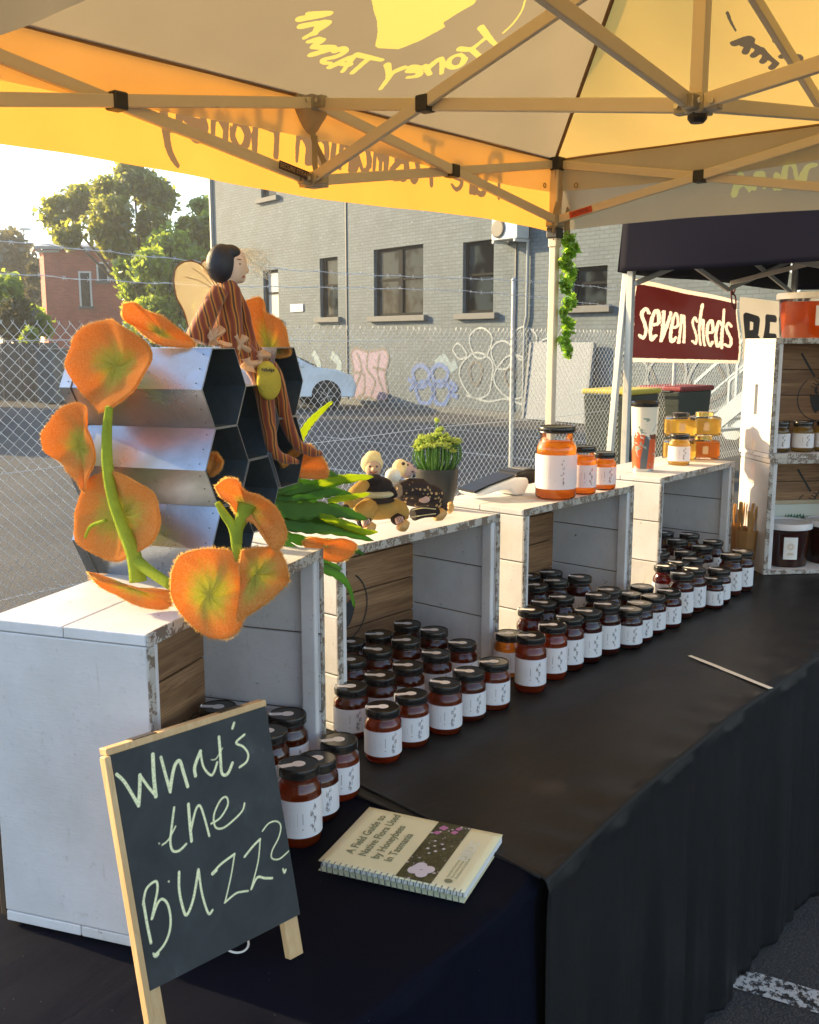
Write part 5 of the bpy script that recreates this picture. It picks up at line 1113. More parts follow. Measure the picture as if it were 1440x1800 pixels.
# framed card behind the bucket
p_ = tb_ + tx * .24 + ty * .225; fr_ = empty('framed_card', (p_[0], p_[1], TZ + .0195), TWR, 'cream framed card standing behind the dark bucket', 'picture frame')
MB().box((0, 0, .11), (.36, .006, .20)).build('card', plain('card_paper', (.66, .68, .60), .6), fr_, world=False)
fm = MB(); fm.box((0, -.005, .216), (.385, .014, .016)); fm.box((0, -.005, .006), (.385, .014, .014)); fm.box((-.186, -.005, .11), (.014, .014, .20)); fm.box((.186, -.005, .11), (.014, .014, .20)); fm.build('frame', plain('pale_wood_frame', (.50, .40, .26), .5), fr_, world=False, bevel=.002)
mb = MB()
for k in range(7): mb.add([(-.06 + .012 * k, -.0045, .15 + .006 * (k % 3)), (-.05 + .012 * k, -.0045, .17), (-.045 + .012 * k, -.0045, .15)], [(0, 1, 2)])
o = mb.build('leaf_print', plain('leaf_ink', (.08, .20, .12), .6), fr_, world=False); tag(o, kind='stuff')
# paper cups with wooden forks
kraft = trans_mat('kraft_paper', (.42, .23, .09), (.5, .25, .06), .3, .15, 40).m; forkw = trans_mat('fork_wood', (.52, .32, .13), (.6, .35, .12), .3, .2, 60).m
for i, (cxx, cyy, rr_) in enumerate(((3.665, 1.485, .036), (3.598, 1.412, .038))):
    q = np.array([cxx, cyy, TZ + .003])
    t = empty('cutlery_cup', (q[0], q[1], TZ + .003), .4 * i, ('rear' if i == 0 else 'front') + ' brown paper cup beside the tall crates', 'paper cup', 'brown paper cups holding wooden forks')
    mb = MB(); n = 8; mb.v = [(rr_ * s * math.cos(2 * math.pi * k / n), rr_ * s * math.sin(2 * math.pi * k / n), z) for z, s in ((0, .72), (.155, 1.08)) for k in range(n)]
    mb.f = [(k, (k + 1) % n, n + (k + 1) % n, n + k) for k in range(n)] + [tuple(range(n))]; mb.build('cup', kraft, t, world=False, solid=.0012)
    for k in range(9):
        a = rng.random() * 6.28; rb_ = rr_ * .55; fo = empty('wooden_fork', (q[0] + rb_ * .7 * math.cos(a), q[1] + rb_ * .7 * math.sin(a), TZ + .02), a, 'pale wooden fork, one of the bunch in the %s brown paper cup' % ('rear' if i == 0 else 'front'), 'fork', 'wooden forks in the %s cup' % ('rear' if i == 0 else 'front'))
        mb = MB(); hh = random.uniform(.20, .235); mb.tube(smoothpath([(0, 0, 0), (.006, 0, hh * .5), (.010, .003, hh * .75), (.016, 0, hh)], 4), [.0032] * 8 + [.0042, .0052, .0058, .0058, .005][:5], 6, flat=.45); mb.build('handle', forkw, fo, world=False)

bxm = plain('sun_block_cardboard', (.30, .19, .10), .8, 0, .15, 12)
bx_ = empty('sun_block_box', (1.245, 1.75, TZ + .003), 0, 'unseen brown cardboard box added behind the crate gap to block the sun', 'box')  # hidden box, added to stop sun passing between the two crates
MB().box((0, 0, .18), (.23, .24, .36)).build('sun_block_carton', bxm, bx_, world=False, bevel=.002)
for s_x in (-1, 1): MB().box((s_x * .0575, 0, .3615), (.113, .24, .003)).build('sun_block_flap', bxm, bx_, world=False)
# ============================================================ CHALKBOARD
w_ = np.array([math.cos(math.radians(-4.5)), math.sin(math.radians(-4.5)), 0]); bk = np.array([-w_[1], w_[0], 0]); ln = math.radians(13.5)
bu = bk * math.sin(ln) + UZ * math.cos(ln); bn = np.cross(w_, bu); bn = -bn if bn @ (CAM - np.array([.8, 1, .9])) < 0 else bn
O_ = onz(538, 1675, TZ); cb = empty('chalkboard_easel', O_, 0, "small A-frame chalkboard reading What's the BUZZ? on pale wooden legs", 'chalkboard')
pine = wood_mat('pine', (.50, .30, .13), (.62, .40, .19), (.70, .50, .27), 2, 4); AX = np.array([w_, bu, bn])
def bp(u, v, o_=0.0): return O_ + w_ * u + bu * v + bn * o_
u0, u1, v0, v1 = -.2415, -.0005, .056, .353
mb = MB(); nu, nv = 150, 186; P2 = []
for j in range(nv + 1):
    for i in range(nu + 1):
        u = u0 + (u1 - u0) * i / nu; v = v0 + (v1 - v0) * j / nv; mb.v.append(tuple(bp(u, v, .0026))); P2.append((u, v))
mb.f = [(j * (nu + 1) + i, j * (nu + 1) + i + 1, (j + 1) * (nu + 1) + i + 1, (j + 1) * (nu + 1) + i) for j in range(nv) for i in range(nu)]
def chalk_mat():
    k = NT('chalkboard_slate'); at = k.attr('ink'); v = k.coord('Object'); n = k.noise(v, 420, 4, .75); n2 = k.noise(v, 14, 5, .6, .6); n3 = k.noise(k.coord('Object', (1, 1, .25)), 60, 5, .7)
    e = k.math('ADD', at, k.math('MULTIPLY', k.math('SUBTRACT', n, .5), .0016)); f = k.n('ShaderNodeMapRange'); f.inputs['From Min'].default_value = -.0008; f.inputs['From Max'].default_value = .0003; f.inputs['To Min'].default_value = .97; f.inputs['To Max'].default_value = 0
    k.l(e, f.inputs['Value']); f2 = k.math('MULTIPLY', f.outputs[0], k.ramp(n, [(.30, .45), (.55, 1.0)]))
    base = k.mix(k.ramp(n2, [(.35, 0), (.75, 1)]), (.020, .024, .026), (.040, .047, .048)); base = k.mix(k.ramp(k.math('MULTIPLY', n2, n3), [(.34, 0.0), (.48, .35)]), base, (.16, .17, .16))
    k.color(k.mix(f2, base, (.97, .95, .56))); k.set(Roughness=.75); k.bump(f2, .3, .0006); return k.m
slate = mb.build('slate_face', chalk_mat(), cb, fixn=False)
MB().box(bp((u0 + u1) / 2, (v0 + v1) / 2, 0), (u1 - u0, v1 - v0, .0045), AX).build('board', plain('board_edge', (.03, .033, .035), .6), cb, bevel=.0008)
zc = lambda l: [(180 + x / 4, 1240 + y / 4) for x, y in l]
CH = [([(100, 485), (160, 545), (255, 705)], 9), ([(255, 705), (262, 600), (264, 490)], 10), ([(264, 490), (320, 570), (378, 640)], 8), ([(376, 640), (362, 500), (355, 345)], 11),
      ([(412, 365), (445, 490), (478, 608)], 9), ([(476, 600), (495, 480), (515, 412), (545, 392), (570, 470), (600, 570)], 10),
      ([(655, 495), (650, 430), (690, 322)], 10), ([(690, 322), (710, 430), (760, 490), (785, 470), (808, 400)], 7), ([(820, 222), (830, 350), (840, 475), (880, 482), (915, 405)], 9), ([(765, 382), (800, 375), (845, 300)], 4),
      ([(927, 123), (914, 162)], 8), ([(1000, 205), (940, 262), (990, 290), (1025, 340), (1015, 395), (965, 435)], 7),
      ([(505, 718), (487, 860), (478, 960), (495, 1022), (540, 1022), (590, 975)], 7), ([(398, 970), (400, 972)], 5), ([(420, 982), (465, 945), (515, 850)], 5),
      ([(605, 695), (615, 830), (627, 955)], 9), ([(622, 880), (655, 740), (685, 705), (715, 780), (752, 918)], 7), ([(765, 832), (830, 790), (882, 700), (872, 645), (830, 668), (785, 770), (795, 855), (850, 862), (930, 800), (985, 740), (1000, 688)], 6),
      ([(290, 1390), (315, 1540), (342, 1670)], 8), ([(286, 1400), (310, 1290), (375, 1237), (388, 1290), (370, 1390), (347, 1502)], 7), ([(350, 1500), (385, 1400), (420, 1362), (460, 1400), (480, 1500), (470, 1600), (430, 1690), (365, 1762)], 7), ([(358, 1745), (375, 1768), (395, 1750)], 6),
      ([(540, 1172), (540, 1290), (560, 1400), (592, 1475), (640, 1360), (675, 1155)], 8), ([(678, 1160), (700, 1320), (745, 1462), (775, 1440)], 7), ([(466, 1238), (468, 1240)], 6),
      ([(772, 1187), (830, 1120), (930, 1045)], 7), ([(930, 1045), (905, 1200), (862, 1388)], 5), ([(860, 1388), (935, 1325), (975, 1312), (1025, 1305)], 6), ([(775, 1184), (800, 1160)], 10),
      ([(1000, 1065), (1060, 990), (1110, 940)], 7), ([(1110, 940), (1095, 1100), (1045, 1295)], 5), ([(1048, 1290), (1090, 1210), (1140, 1215), (1195, 1215)], 7),
      ([(1125, 885), (1170, 830), (1225, 815), (1255, 850), (1240, 930), (1195, 1020), (1192, 1075), (1245, 1080), (1310, 1025)], 5), ([(1270, 1150), (1280, 1178), (1290, 1155)], 6)]
def tob(x, y):
    q = onp(x, y, bp(0, 0, .0026), bn); return ((q - O_) @ w_, (q - O_) @ bu)
st = [([tob(*p) for p in smoothpath(zc(pl), 5)], r_ / 4 * .00105) for pl, r_ in CH]
floatattr(slate.data, 'ink', sdf(np.array(P2), st, .05))
def lath(a, b, wd, th_, nm='leg', par=None): 
    a = np.array(a); b = np.array(b); d = (b - a) / np.linalg.norm(b - a); sd = np.cross(bn, d); return MB().box((a + b) / 2, (wd, np.linalg.norm(b - a), th_), np.array([sd, d, bn])).build(nm, pine, par or cb, bevel=.0012)
lath(bp(u1 - .0135, 0, -.009), bp(u1 - .0135, v1 - .004, -.009), .0235, .013); lath(bp(u0 + .008, 0, -.009), bp(u0 + .008, v1 - .004, -.009), .0235, .013)
lath(bp(u0 - .003, .02, -.0), bp(u0 - .003, v1, -.0), .008, .014, 'side_rail')
MB().box(bp((u0 + u1) / 2, v1 + .0045, -.006), (u1 - u0 + .004, .009, .019), AX).build('top_rail', pine, cb, bevel=.0012)
for f in (.22, .78): MB().box(bp(u0 + (u1 - u0) * f, v1 + .0095, -.006), (.035, .0018, .016), AX).build('hinge', plain('hinge_brass', (.10, .07, .04), .4, .7), cb, bevel=.0004)
for u in (u0 + .135, u1 - .03):
    a = bp(u, v1 - .01, -.02); b = np.array([a[0], a[1] + .10, TZ + .008]) + w_ * 0; MB().bar(a, b, .02, .012).build('rear_leg', pine, cb, bevel=.0012)
mb = MB(); c_ = onz(424, 1662, TZ + .01); mb.tube(smoothpath([c_ + np.array([.018 * math.cos(t), .018 * math.sin(t) + .012, .006 * math.sin(t)]) for t in np.linspace(2.8, 6.6, 9)] , 3), .0016, 6); mb.build('cord', plain('white_cord', (.75, .74, .70), .6), cb)

# ============================================================ FIELD GUIDE
A_, B_, D_ = np.array([1.045, 1.087, TZ]), np.array([1.234, 1.148, TZ]), np.array([1.080, .838, TZ])
bx = (B_ - A_); BWd = .198; bx = bx / np.linalg.norm(bx); by = np.array([-bx[1], bx[0], 0]); BHt = .252; A_ = A_ + by * 0
bk_ = empty('field_guide', A_, math.atan2(bx[1], bx[0]), 'pale yellow spiral bound field guide with a flower photo band lying on the cloth', 'book')
BT = .016
mb = MB()
mb.box((BWd / 2 + .006, -BHt / 2, BT / 2 + .001), (BWd - .012, BHt - .003, BT - .002)); pgs = mb.build('pages', plain('page_edges', (.78, .77, .76), .7, 0, .1, 3, .5, 500), bk_, world=False, bevel=.001)
cov = trans_mat('cover_yellow', (.64, .62, .38), (.5, .45, .2), .08, .06, 8).m
def covk():
    k = NT('book_cover'); v = k.coord('Object'); k.color(k.mix(k.noise(v, 9, 4), (.74, .71, .44), (.82, .79, .54))); k.set(Roughness=.38); return k.m
cvm = covk()
mb = MB(); mb.grid(lambda u, v: (BWd * u + .0, -BHt * v, BT + .0012 + .003 * u * u * (1 - v) ** 2), 16, 16); cover = mb.build('cover', cvm, bk_, world=False, smooth=True, solid=.0007, fixn=False)
MB().box((BWd / 2, -BHt / 2, .0006), (BWd, BHt, .0008)).build('back_cover', cvm, bk_, world=False)
def zcov(u, v): return BT + .0012 + .003 * u * u * (1 - v) ** 2 + .0008
def flora_mat():
    k = NT('flower_photo'); v = k.coord('Object'); a = k.noise(v, 90, 6, .7, 1.5); vo = k.n('ShaderNodeTexVoronoi'); vo.inputs['Scale'].default_value = 95; k.l(v, vo.inputs['Vector'])
    c = k.ramp(a, [(.3, (.008, .010, .006)), (.5, (.035, .045, .02)), (.62, (.10, .11, .05)), (.75, (.16, .06, .09))]); g_ = k.noise(v, 20, 2)
    c = k.mix(k.math('MULTIPLY', k.ramp(vo.outputs['Distance'], [(.22, 1.0), (.3, 0.0)]), k.ramp(g_, [(.52, 0.0), (.56, 1.0)])), c, (.55, .50, .55)); k.color(c); k.set(Roughness=.35); return k.m
f0, f1 = .535, .775
mb = MB(); mb.grid(lambda u, v: (BWd * (.02 + .98 * u), -BHt * (f0 + (f1 - f0) * v), zcov(u, .65) + .0002), 16, 6); ph = mb.build('cover_photo', flora_mat(), bk_, world=False, fixn=False)
ptl = plain('white_petal_print', (.66, .62, .68), .4); ptp = plain('pink_petal_print', (.50, .18, .40), .4)
def flatflower(cx, cy, R, m, n=4):
    for k in range(n):
        a = 2 * math.pi * k / n + .4; mb = MB(); mb.add([(cx + R * .5 * math.cos(a) + R * .48 * math.cos(t) , cy + R * .5 * math.sin(a) + R * .42 * math.sin(t), zcov(cx / BWd, .65) + .0006 + .0001 * k) for t in np.linspace(0, 6.28, 13)[:-1]], [tuple(range(12))]); mb.build('petal_print', m, ph, world=False)
flatflower(BWd * .18, -BHt * .66, .024, ptl)
for (x, y, r_) in ((.90, .60, .009), (.80, .58, .007), (.86, .69, .007), (.93, .70, .006)): flatflower(BWd * x, -BHt * y, r_, ptp, 4)
for (x, y, r_) in ((.52, .60, .0035), (.58, .63, .003), (.50, .66, .0035), (.63, .67, .003), (.56, .70, .0035), (.45, .63, .003), (.66, .61, .003)): flatflower(BWd * x, -BHt * y, r_, ptl, 4)
def text_on(parent, txt, size, x, y, z, m, rot=0.0, nm='lettering', align='LEFT', bold=0.0):
    fc = bpy.data.curves.new('t', 'FONT'); fc.body = txt; fc.size = size; fc.align_x = align; fc.space_line = 1.12; fc.offset = bold; to = bpy.data.objects.new('t', fc); COL.objects.link(to)
    bpy.context.view_layer.update(); me = bpy.data.meshes.new_from_object(to); bpy.data.objects.remove(to); me.transform(Matrix.Translation((x, y, 0)) @ Matrix.Rotation(rot, 4, 'Z')); me.materials.append(m)
    for v_ in me.vertices: v_.co.z += zcov(v_.co.x / BWd, -v_.co.y / BHt) + .0005
    o = link(bpy.data.objects.new(nm, me)); o.parent = parent; return o
ink = plain('olive_ink', (.22, .23, .13), .5); inkw = plain('pale_ink', (.78, .78, .62), .5)
text_on(bk_, 'A Field Guide to\nNative Flora Used\nby Honeybees\nin Tasmania', .0205, BWd * .20, -BHt * .17, zcov(.5, .3) + .0012, ink, bold=.0003)
text_on(bk_, 'RIRDC', .024, BWd * .44, -BHt * .895, zcov(.6, .9) + .0008, inkw, bold=.0012)
text_on(bk_, 'Australian Government\nRural Industries Research and\nDevelopment Corporation', .0062, BWd * .16, -BHt * .85, zcov(.3, .9) + .0006, ink)
mb = MB(); mb.add([(BWd * .11 + .006 * math.cos(t), -BHt * .865 + .007 * math.sin(t), zcov(.1, .9) + .0005) for t in np.linspace(0, 6.28, 11)[:-1]], [tuple(range(10))]); mb.build('crest', ink, bk_, world=False)
wire = plain('spiral_wire', (.25, .25, .27), .3, .8)
me_ = None
for i in range(24):
    y = -BHt * (.03 + .94 * i / 23)
    if me_ is None:
        mb = MB(); mb.tube([(.0035 + .0085 * math.cos(t), .0018 * (t / 6.28 - .5), BT / 2 + .0005 + .0095 * math.sin(t)) for t in np.linspace(-.6, 5.2, 18)], .0009, 6); o = mb.build('spiral_ring', wire, bk_, world=False, smooth=True); me_ = o.data
    else: o = link(bpy.data.objects.new('spiral_ring', me_)); o.parent = bk_
    o.location = (0, y, 0)

# ============================================================ METAL HEXAGON STACK
X1 = np.array([math.cos(C1R), math.sin(C1R), 0]); Y1 = np.array([-X1[1], X1[0], 0])
SB = TZ + .003 + .463
hb = onz(380, 1030, SB); ztop = onp(373, 612, hb, Y1)[2]; HH = (ztop - SB) / 3; S_ = HH / math.sqrt(3)
stack = empty('hexagon_tube_stack', hb, C1R, 'stack of galvanised metal hexagon tubes forming a honeycomb on the nearest crate', 'metal stack')
def metal_mat(name, c, rough, spots):
    k = NT(name); v = k.coord('Object'); oi = k.n('ShaderNodeObjectInfo'); ad = k.n('ShaderNodeVectorMath', operation='ADD'); k.l(v, ad.inputs[0]); k.l(oi.outputs['Random'], ad.inputs[1]); v = ad.outputs[0]
    n = k.noise(v, 9, 6, .65, .6); n2 = k.noise(v, 60, 5, .7)
    col = k.mix(k.ramp(n, [(.3, 0), (.7, 1)]), c, tuple(x * .62 for x in c)); col = k.mix(k.ramp(n2, [(.62, 0), (.68, .7)]), col, spots)
    k.color(col); k.set(Metallic=.88, Roughness=k.ramp(n, [(.3, rough), (.75, rough + .2)])); k.bump(n2, .12, .001); return k.m
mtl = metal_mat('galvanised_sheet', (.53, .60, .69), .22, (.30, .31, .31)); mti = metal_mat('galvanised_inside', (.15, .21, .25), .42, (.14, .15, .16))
rivm = plain('rivet', (.12, .12, .12), .4, .8)
TL = .258
def hexpts(cu, cz, s): return [(cu + s * math.cos(a), cz + s * math.sin(a)) for a in [math.pi / 3 * k for k in range(6)]]
cells = [(.053, .5 + k, 'a') for k in range(3)] + [(.053 + 1.5 * S_, 1.0 + k, 'b') for k in range(2)] + [(.053 + 3 * S_, 1.5 + k, 'c') for k in range(2)]
for cu, cr_, _ in cells:
    cz = HH * cr_; o_ = hexpts(cu, cz, S_ * .997); i_ = hexpts(cu, cz, S_ * .985); yf = random.uniform(-.004, .004); mb = MB()
    mb.v = [(x, yf, z) for x, z in o_] + [(x, yf + TL, z) for x, z in o_]
    mb.f = [(k, (k + 1) % 6, (k + 1) % 6 + 6, k + 6) for k in range(6)]
    tb = mb.build('hexagon_tube', mtl, stack, world=False)
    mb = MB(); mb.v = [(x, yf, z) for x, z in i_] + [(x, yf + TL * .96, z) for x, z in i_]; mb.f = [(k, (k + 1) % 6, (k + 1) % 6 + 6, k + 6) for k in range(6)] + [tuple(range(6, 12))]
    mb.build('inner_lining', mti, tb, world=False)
    mb = MB(); mb.v = [(x, yf - .0008, z) for x, z in o_] + [(x, yf - .0008, z) for x, z in hexpts(cu, cz, S_ * .972)]; mb.f = [(k, (k + 1) % 6, (k + 1) % 6 + 6, k + 6) for k in range(6)]
    mb.build('folded_rim', plain('rim_metal', (.35, .37, .38), .35, .8), tb, world=False, solid=.0006)
    mb = MB()
    for k in (2, 3):
        a, b = np.array([o_[k][0], 0, o_[k][1]]), np.array([o_[(k + 1) % 6][0], 0, o_[(k + 1) % 6][1]]); nn = np.array([(a[0] + b[0]) / 2 - cu, 0, (a[2] + b[2]) / 2 - cz]); nn /= np.linalg.norm(nn)
        for f in (.15, .5, .85):
            for y in (.012, TL - .014): q = a + (b - a) * f + np.array([0, yf + y, 0]); mb.tube([q - nn * .0005, q + nn * .0007], .0012, 6)
    ro = mb.build('rivets', rivm, tb, world=False); tag(ro, kind='stuff')
    # standing seam near the far end of the two visible faces
    for k in (2, 3):
        a, b = np.array([o_[k][0], yf + TL - .022, o_[k][1]]), np.array([o_[(k + 1) % 6][0], yf + TL - .022, o_[(k + 1) % 6][1]]); MB().bar(a, b, .003, .0016, (0, 1, 0)).build('seam', rivm, tb, world=False)

# ============================================================ FELT FLOWERS
def felt_mat():
    k = NT('felt'); at = k.attr('ink'); v = k.coord('Object'); n2 = k.noise(v, 420, 4, .75); nb_ = k.noise(v, 26, 5, .65)
    cbx = k.n('ShaderNodeCombineXYZ'); k.l(k.math('MULTIPLY', k.attr('ca'), 5.0), cbx.inputs[0]); k.l(k.math('MULTIPLY', k.attr('sa'), 5.0), cbx.inputs[1]); k.l(k.math('MULTIPLY', at, 1.6), cbx.inputs[2]); n = k.noise(cbx.outputs[0], 2.6, 8, .78, .4)
    e = k.math('ADD', at, k.math('ADD', k.math('MULTIPLY', k.math('SUBTRACT', n, .5), 1.3), k.math('MULTIPLY', k.math('SUBTRACT', nb_, .5), .5)))
    c = k.ramp(e, [(.34, (.42, .47, .05)), (.56, (.58, .47, .07)), (.74, (.70, .30, .05)), (1.0, (.72, .26, .035))]); c = k.mix(k.ramp(n2, [(.40, 0), (.64, .75)]), c, (.86, .56, .22)); c = k.mix(k.ramp(n2, [(.30, .45), (.44, 0)]), c, (.42, .14, .02))
    ct = k.ramp(e, [(.3, (.80, .80, .08)), (.6, (.98, .58, .06)), (.85, (1.0, .46, .06))])
    d = k.n('ShaderNodeBsdfDiffuse'); t = k.n('ShaderNodeBsdfTranslucent'); m = k.n('ShaderNodeMixShader'); m.inputs[0].default_value = .42; d.inputs['Roughness'].default_value = 1
    b = k.n('ShaderNodeBump'); b.inputs['Strength'].default_value = .9; b.inputs['Distance'].default_value = .0015; k.l(k.math('ADD', n2, k.math('MULTIPLY', n, 1.5)), b.inputs['Height']); k.l(b.outputs[0], d.inputs['Normal'])
    k.l(c, d.inputs[0]); k.l(ct, t.inputs[0]); k.l(d.outputs[0], m.inputs[1]); k.l(t.outputs[0], m.inputs[2]); k.l(m.outputs[0], k.out.inputs[0]); return k.m
feltm = felt_mat(); fuzzm = trans_mat('felt_fuzz', (.75, .40, .12), (1.0, .62, .20), .6).m; stemm = trans_mat('felt_stem', (.34, .42, .05), (.6, .65, .06), .25, .25, 60, .8, 300).m
def felt(root, outline, cen, p0, nrm, cup=.02, green=1.0, wob=.006, th_=.0035, push=0.0, name='felt_petal', fold=(0, 0), fuzz=700):
    nrm = np.array(nrm, float); nrm /= np.linalg.norm(nrm); P0_ = np.array(p0) + nrm * push
    pts = smoothpath(list(outline) + [outline[0]], 4)[:-1]; O = [onp(x, y, P0_, nrm) for x, y in pts]; Cn = onp(cen[0], cen[1], P0_, nrm); n = len(O); R = 12; Rm = np.mean([np.linalg.norm(o - Cn) for o in O])
    mb = MB(); att = []; ph = random.uniform(0, 6)
    rt_ = np.cross(UZ, nrm); rt_ /= np.linalg.norm(rt_)
    for j in range(1, R + 1):
        f = j / R
        for i, o in enumerate(O):
            a = 2 * math.pi * i / n; q = Cn + (o - Cn) * f; rel = (q - Cn) / Rm
            dz = cup * f * f + wob * f * math.sin(3 * a + ph) + wob * .6 * f * math.sin(5 * a + 2 * ph) + fold[0] * (rel @ rt_) ** 2 + fold[1] * (rel[2]) ** 2 + .0012 * math.sin(9 * a + 7 * f)
            mb.v.append(tuple(q + nrm * dz)); att.append(min(1, f / green) if green > 0 else 1)
    mb.v.append(tuple(Cn)); att.append(0); c_ = len(mb.v) - 1
    mb.f = [(j * n + i, j * n + (i + 1) % n, (j + 1) * n + (i + 1) % n, (j + 1) * n + i) for j in range(R - 1) for i in range(n)] + [(c_, (i + 1) % n, i) for i in range(n)]
    ov = [np.array(mb.v[(R - 1) * n + i]) for i in range(n)]; cen_ = Cn.copy()
    o = mb.build(name, feltm, root, smooth=True, solid=th_, fixn=False); floatattr(o.data, 'ink', att); an_ = [2 * math.pi * i / n for j in range(R) for i in range(n)] + [0]; floatattr(o.data, 'ca', np.cos(an_)); floatattr(o.data, 'sa', np.sin(an_))
    fz = MB()
    for _ in range(fuzz):
        i = random.randrange(n); t = random.random(); q = ov[i] * (1 - t) + ov[(i + 1) % n] * t; out = (q - cen_); out /= np.linalg.norm(out)
        d = out * random.uniform(.0015, .0045) + np.array([random.gauss(0, .0014) for _ in range(3)]); sd = np.cross(d, nrm); sd *= .00035 / (np.linalg.norm(sd) + 1e-9); fz.add([q - sd, q + sd, q + d], [(0, 1, 2)])
    f_ = fz.build('fuzz', fuzzm, o, fixn=False); tag(f_, kind='stuff'); return o
CF = -HD  # faces the camera
pB0 = hb - X1 * (S_ - .053 + .028)
garl = empty('felt_flower_garland', hb - X1 * .06 - Y1 * .0, 0, 'orange and green felted flower garland climbing the left side of the metal stack', 'felt flowers')
nB = -(X1 * .9 - Y1 * .25)
felt(garl, [(148, 600), (160, 578), (190, 565), (222, 563), (252, 580), (275, 605), (277, 640), (262, 675), (240, 700), (215, 718), (190, 722), (165, 700), (150, 665), (142, 630)], (205, 645), pB0, nB, .022, .8, .007, push=.02)
felt(garl, [(100, 760), (112, 725), (140, 708), (165, 715), (178, 745), (180, 790), (172, 830), (165, 862), (152, 842), (125, 820), (100, 795)], (142, 785), pB0, nB, .016, .7, .006, push=.040, fold=(.006, 0))
felt(garl, [(145, 900), (160, 850), (185, 830), (220, 828), (255, 845), (280, 870), (293, 910), (285, 945), (255, 968), (215, 985), (180, 975), (150, 945)], (212, 905), pB0, nB, .014, .85, .004, push=.032)
felt(garl, [(160, 1003), (180, 1030), (235, 1056), (290, 1067), (303, 1056), (301, 1036), (270, 1036), (220, 1028), (185, 1018)], (235, 1034), onz(235, 1066, SB + .004), CF, .010, .9, .004)
felt(garl, [(222, 535), (240, 533), (262, 548), (290, 558), (318, 578), (342, 602), (335, 610), (290, 606), (262, 592), (238, 574), (222, 560)], (285, 588), hb + Y1 * .12, CF, .01, .6, .006)
def stem(root, pts, rad, p0, nrm, push, nm='stem'):
    P_ = [onp(x, y, np.array(p0) + np.array(nrm) * push / np.linalg.norm(nrm), nrm) for x, y in smoothpath(pts, 5)]; n = len(P_); R_ = np.interp(np.linspace(0, 1, n), np.linspace(0, 1, len(rad)), rad)
    return MB().tube(P_, list(R_), 10).build(nm, stemm, root, smooth=True)
stem(garl, [(192, 715), (188, 760), (189, 820), (198, 875), (215, 925), (235, 975), (243, 1022)], [.006, .008, .009, .009, .010, .012, .014], pB0, nB, .050)
stem(garl, [(238, 985), (262, 1003), (302, 1030)], [.011, .009, .008], pB0, nB, .050)
stem(garl, [(186, 915), (160, 925), (150, 945)], [.003, .003, .002], pB0, nB, .052)
q0 = atd(340, 1088, 1.0); e_ = onz(340, 1084, SB); dpe = float((e_ - CAM) @ HD); pF = atd(340, 1085, dpe - .035)
garl2 = empty('felt_flower_cluster', pF - UZ * .02, 0, 'cluster of orange and green felted flowers hanging over the front edge of the nearest crate', 'felt flowers')
nF = CF + RT * .15
felt(garl2, [(303, 1005), (315, 978), (345, 966), (385, 965), (415, 970), (432, 995), (438, 1030), (430, 1060), (425, 1095), (408, 1115), (375, 1118), (345, 1105), (315, 1075), (302, 1040)], (368, 1045), pF, nF, .006, .95, .005, push=.012)
felt(garl2, [(430, 965), (460, 960), (490, 965), (510, 990), (508, 1020), (480, 1050), (445, 1075), (424, 1085), (422, 1040), (428, 1000)], (452, 1008), pF, nF + RT * -.3, .010, .98, .006)
felt(garl2, [(380, 850), (398, 838), (418, 842), (430, 862), (455, 866), (485, 888), (502, 925), (498, 945), (482, 957), (462, 935), (448, 915), (430, 912), (414, 900), (404, 880), (388, 866)], (432, 890), pF, nF, .010, .7, .008, push=.015, fold=(.01, .01))
stem(garl2, [(382, 883), (395, 905), (410, 928), (416, 960), (420, 985)], [.004, .006, .007, .0075, .007], pF, nF, .018); stem(garl2, [(434, 885), (428, 905), (419, 930), (417, 955)], [.014, .010, .007, .007], pF, nF, .018)
garl3 = empty('felt_blossom', hb + X1 * .3 + Y1 * .06 + UZ * (3 * HH), 0, 'tall backlit orange felt blossom standing to the right of the seated doll', 'felt flower')
pG = hb + X1 * .30 + Y1 * .02
felt(garl3, [(435, 530), (455, 523), (466, 532), (468, 548), (490, 560), (503, 577), (508, 600), (512, 624), (480, 628), (452, 620), (440, 600), (442, 570), (434, 550)], (475, 615), pG, CF, .015, .8, .006)
garl4 = empty('felt_blossom', hb + X1 * .34 + Y1 * -.02, 0, "orange felt blossom under the seated doll's feet", 'felt flower')
felt(garl4, [(495, 812), (515, 790), (540, 780), (562, 795), (576, 820), (574, 838), (540, 838), (505, 830)], (520, 822), hb + X1 * .34 - Y1 * .01, CF, .012, .3, .005)
gq = hb + Y1 * .03 + X1 * .06; g5 = empty('felt_blossom', gq, 0, 'small curled orange felt bloom tucked inside a metal hexagon', 'felt flower')
felt(g5, [(362, 812), (372, 797), (386, 797), (393, 810), (388, 826), (372, 834)], (378, 815), hb + X1 * .035 + Y1 * .015, CF, .012, .2, .004)
yL = 1.425
g6 = empty('felt_blossom', ony(575, 970, yL), 0, 'glowing red orange felt bloom at the left end of the doll crate', 'felt flower')
felt(g6, [(527, 950), (545, 944), (570, 946), (600, 946), (622, 955), (614, 972), (588, 986), (558, 978), (535, 964)], (572, 960), (1.4, yL - .01, 1.1), (-.35, -1, 0), .012, .15, .005)

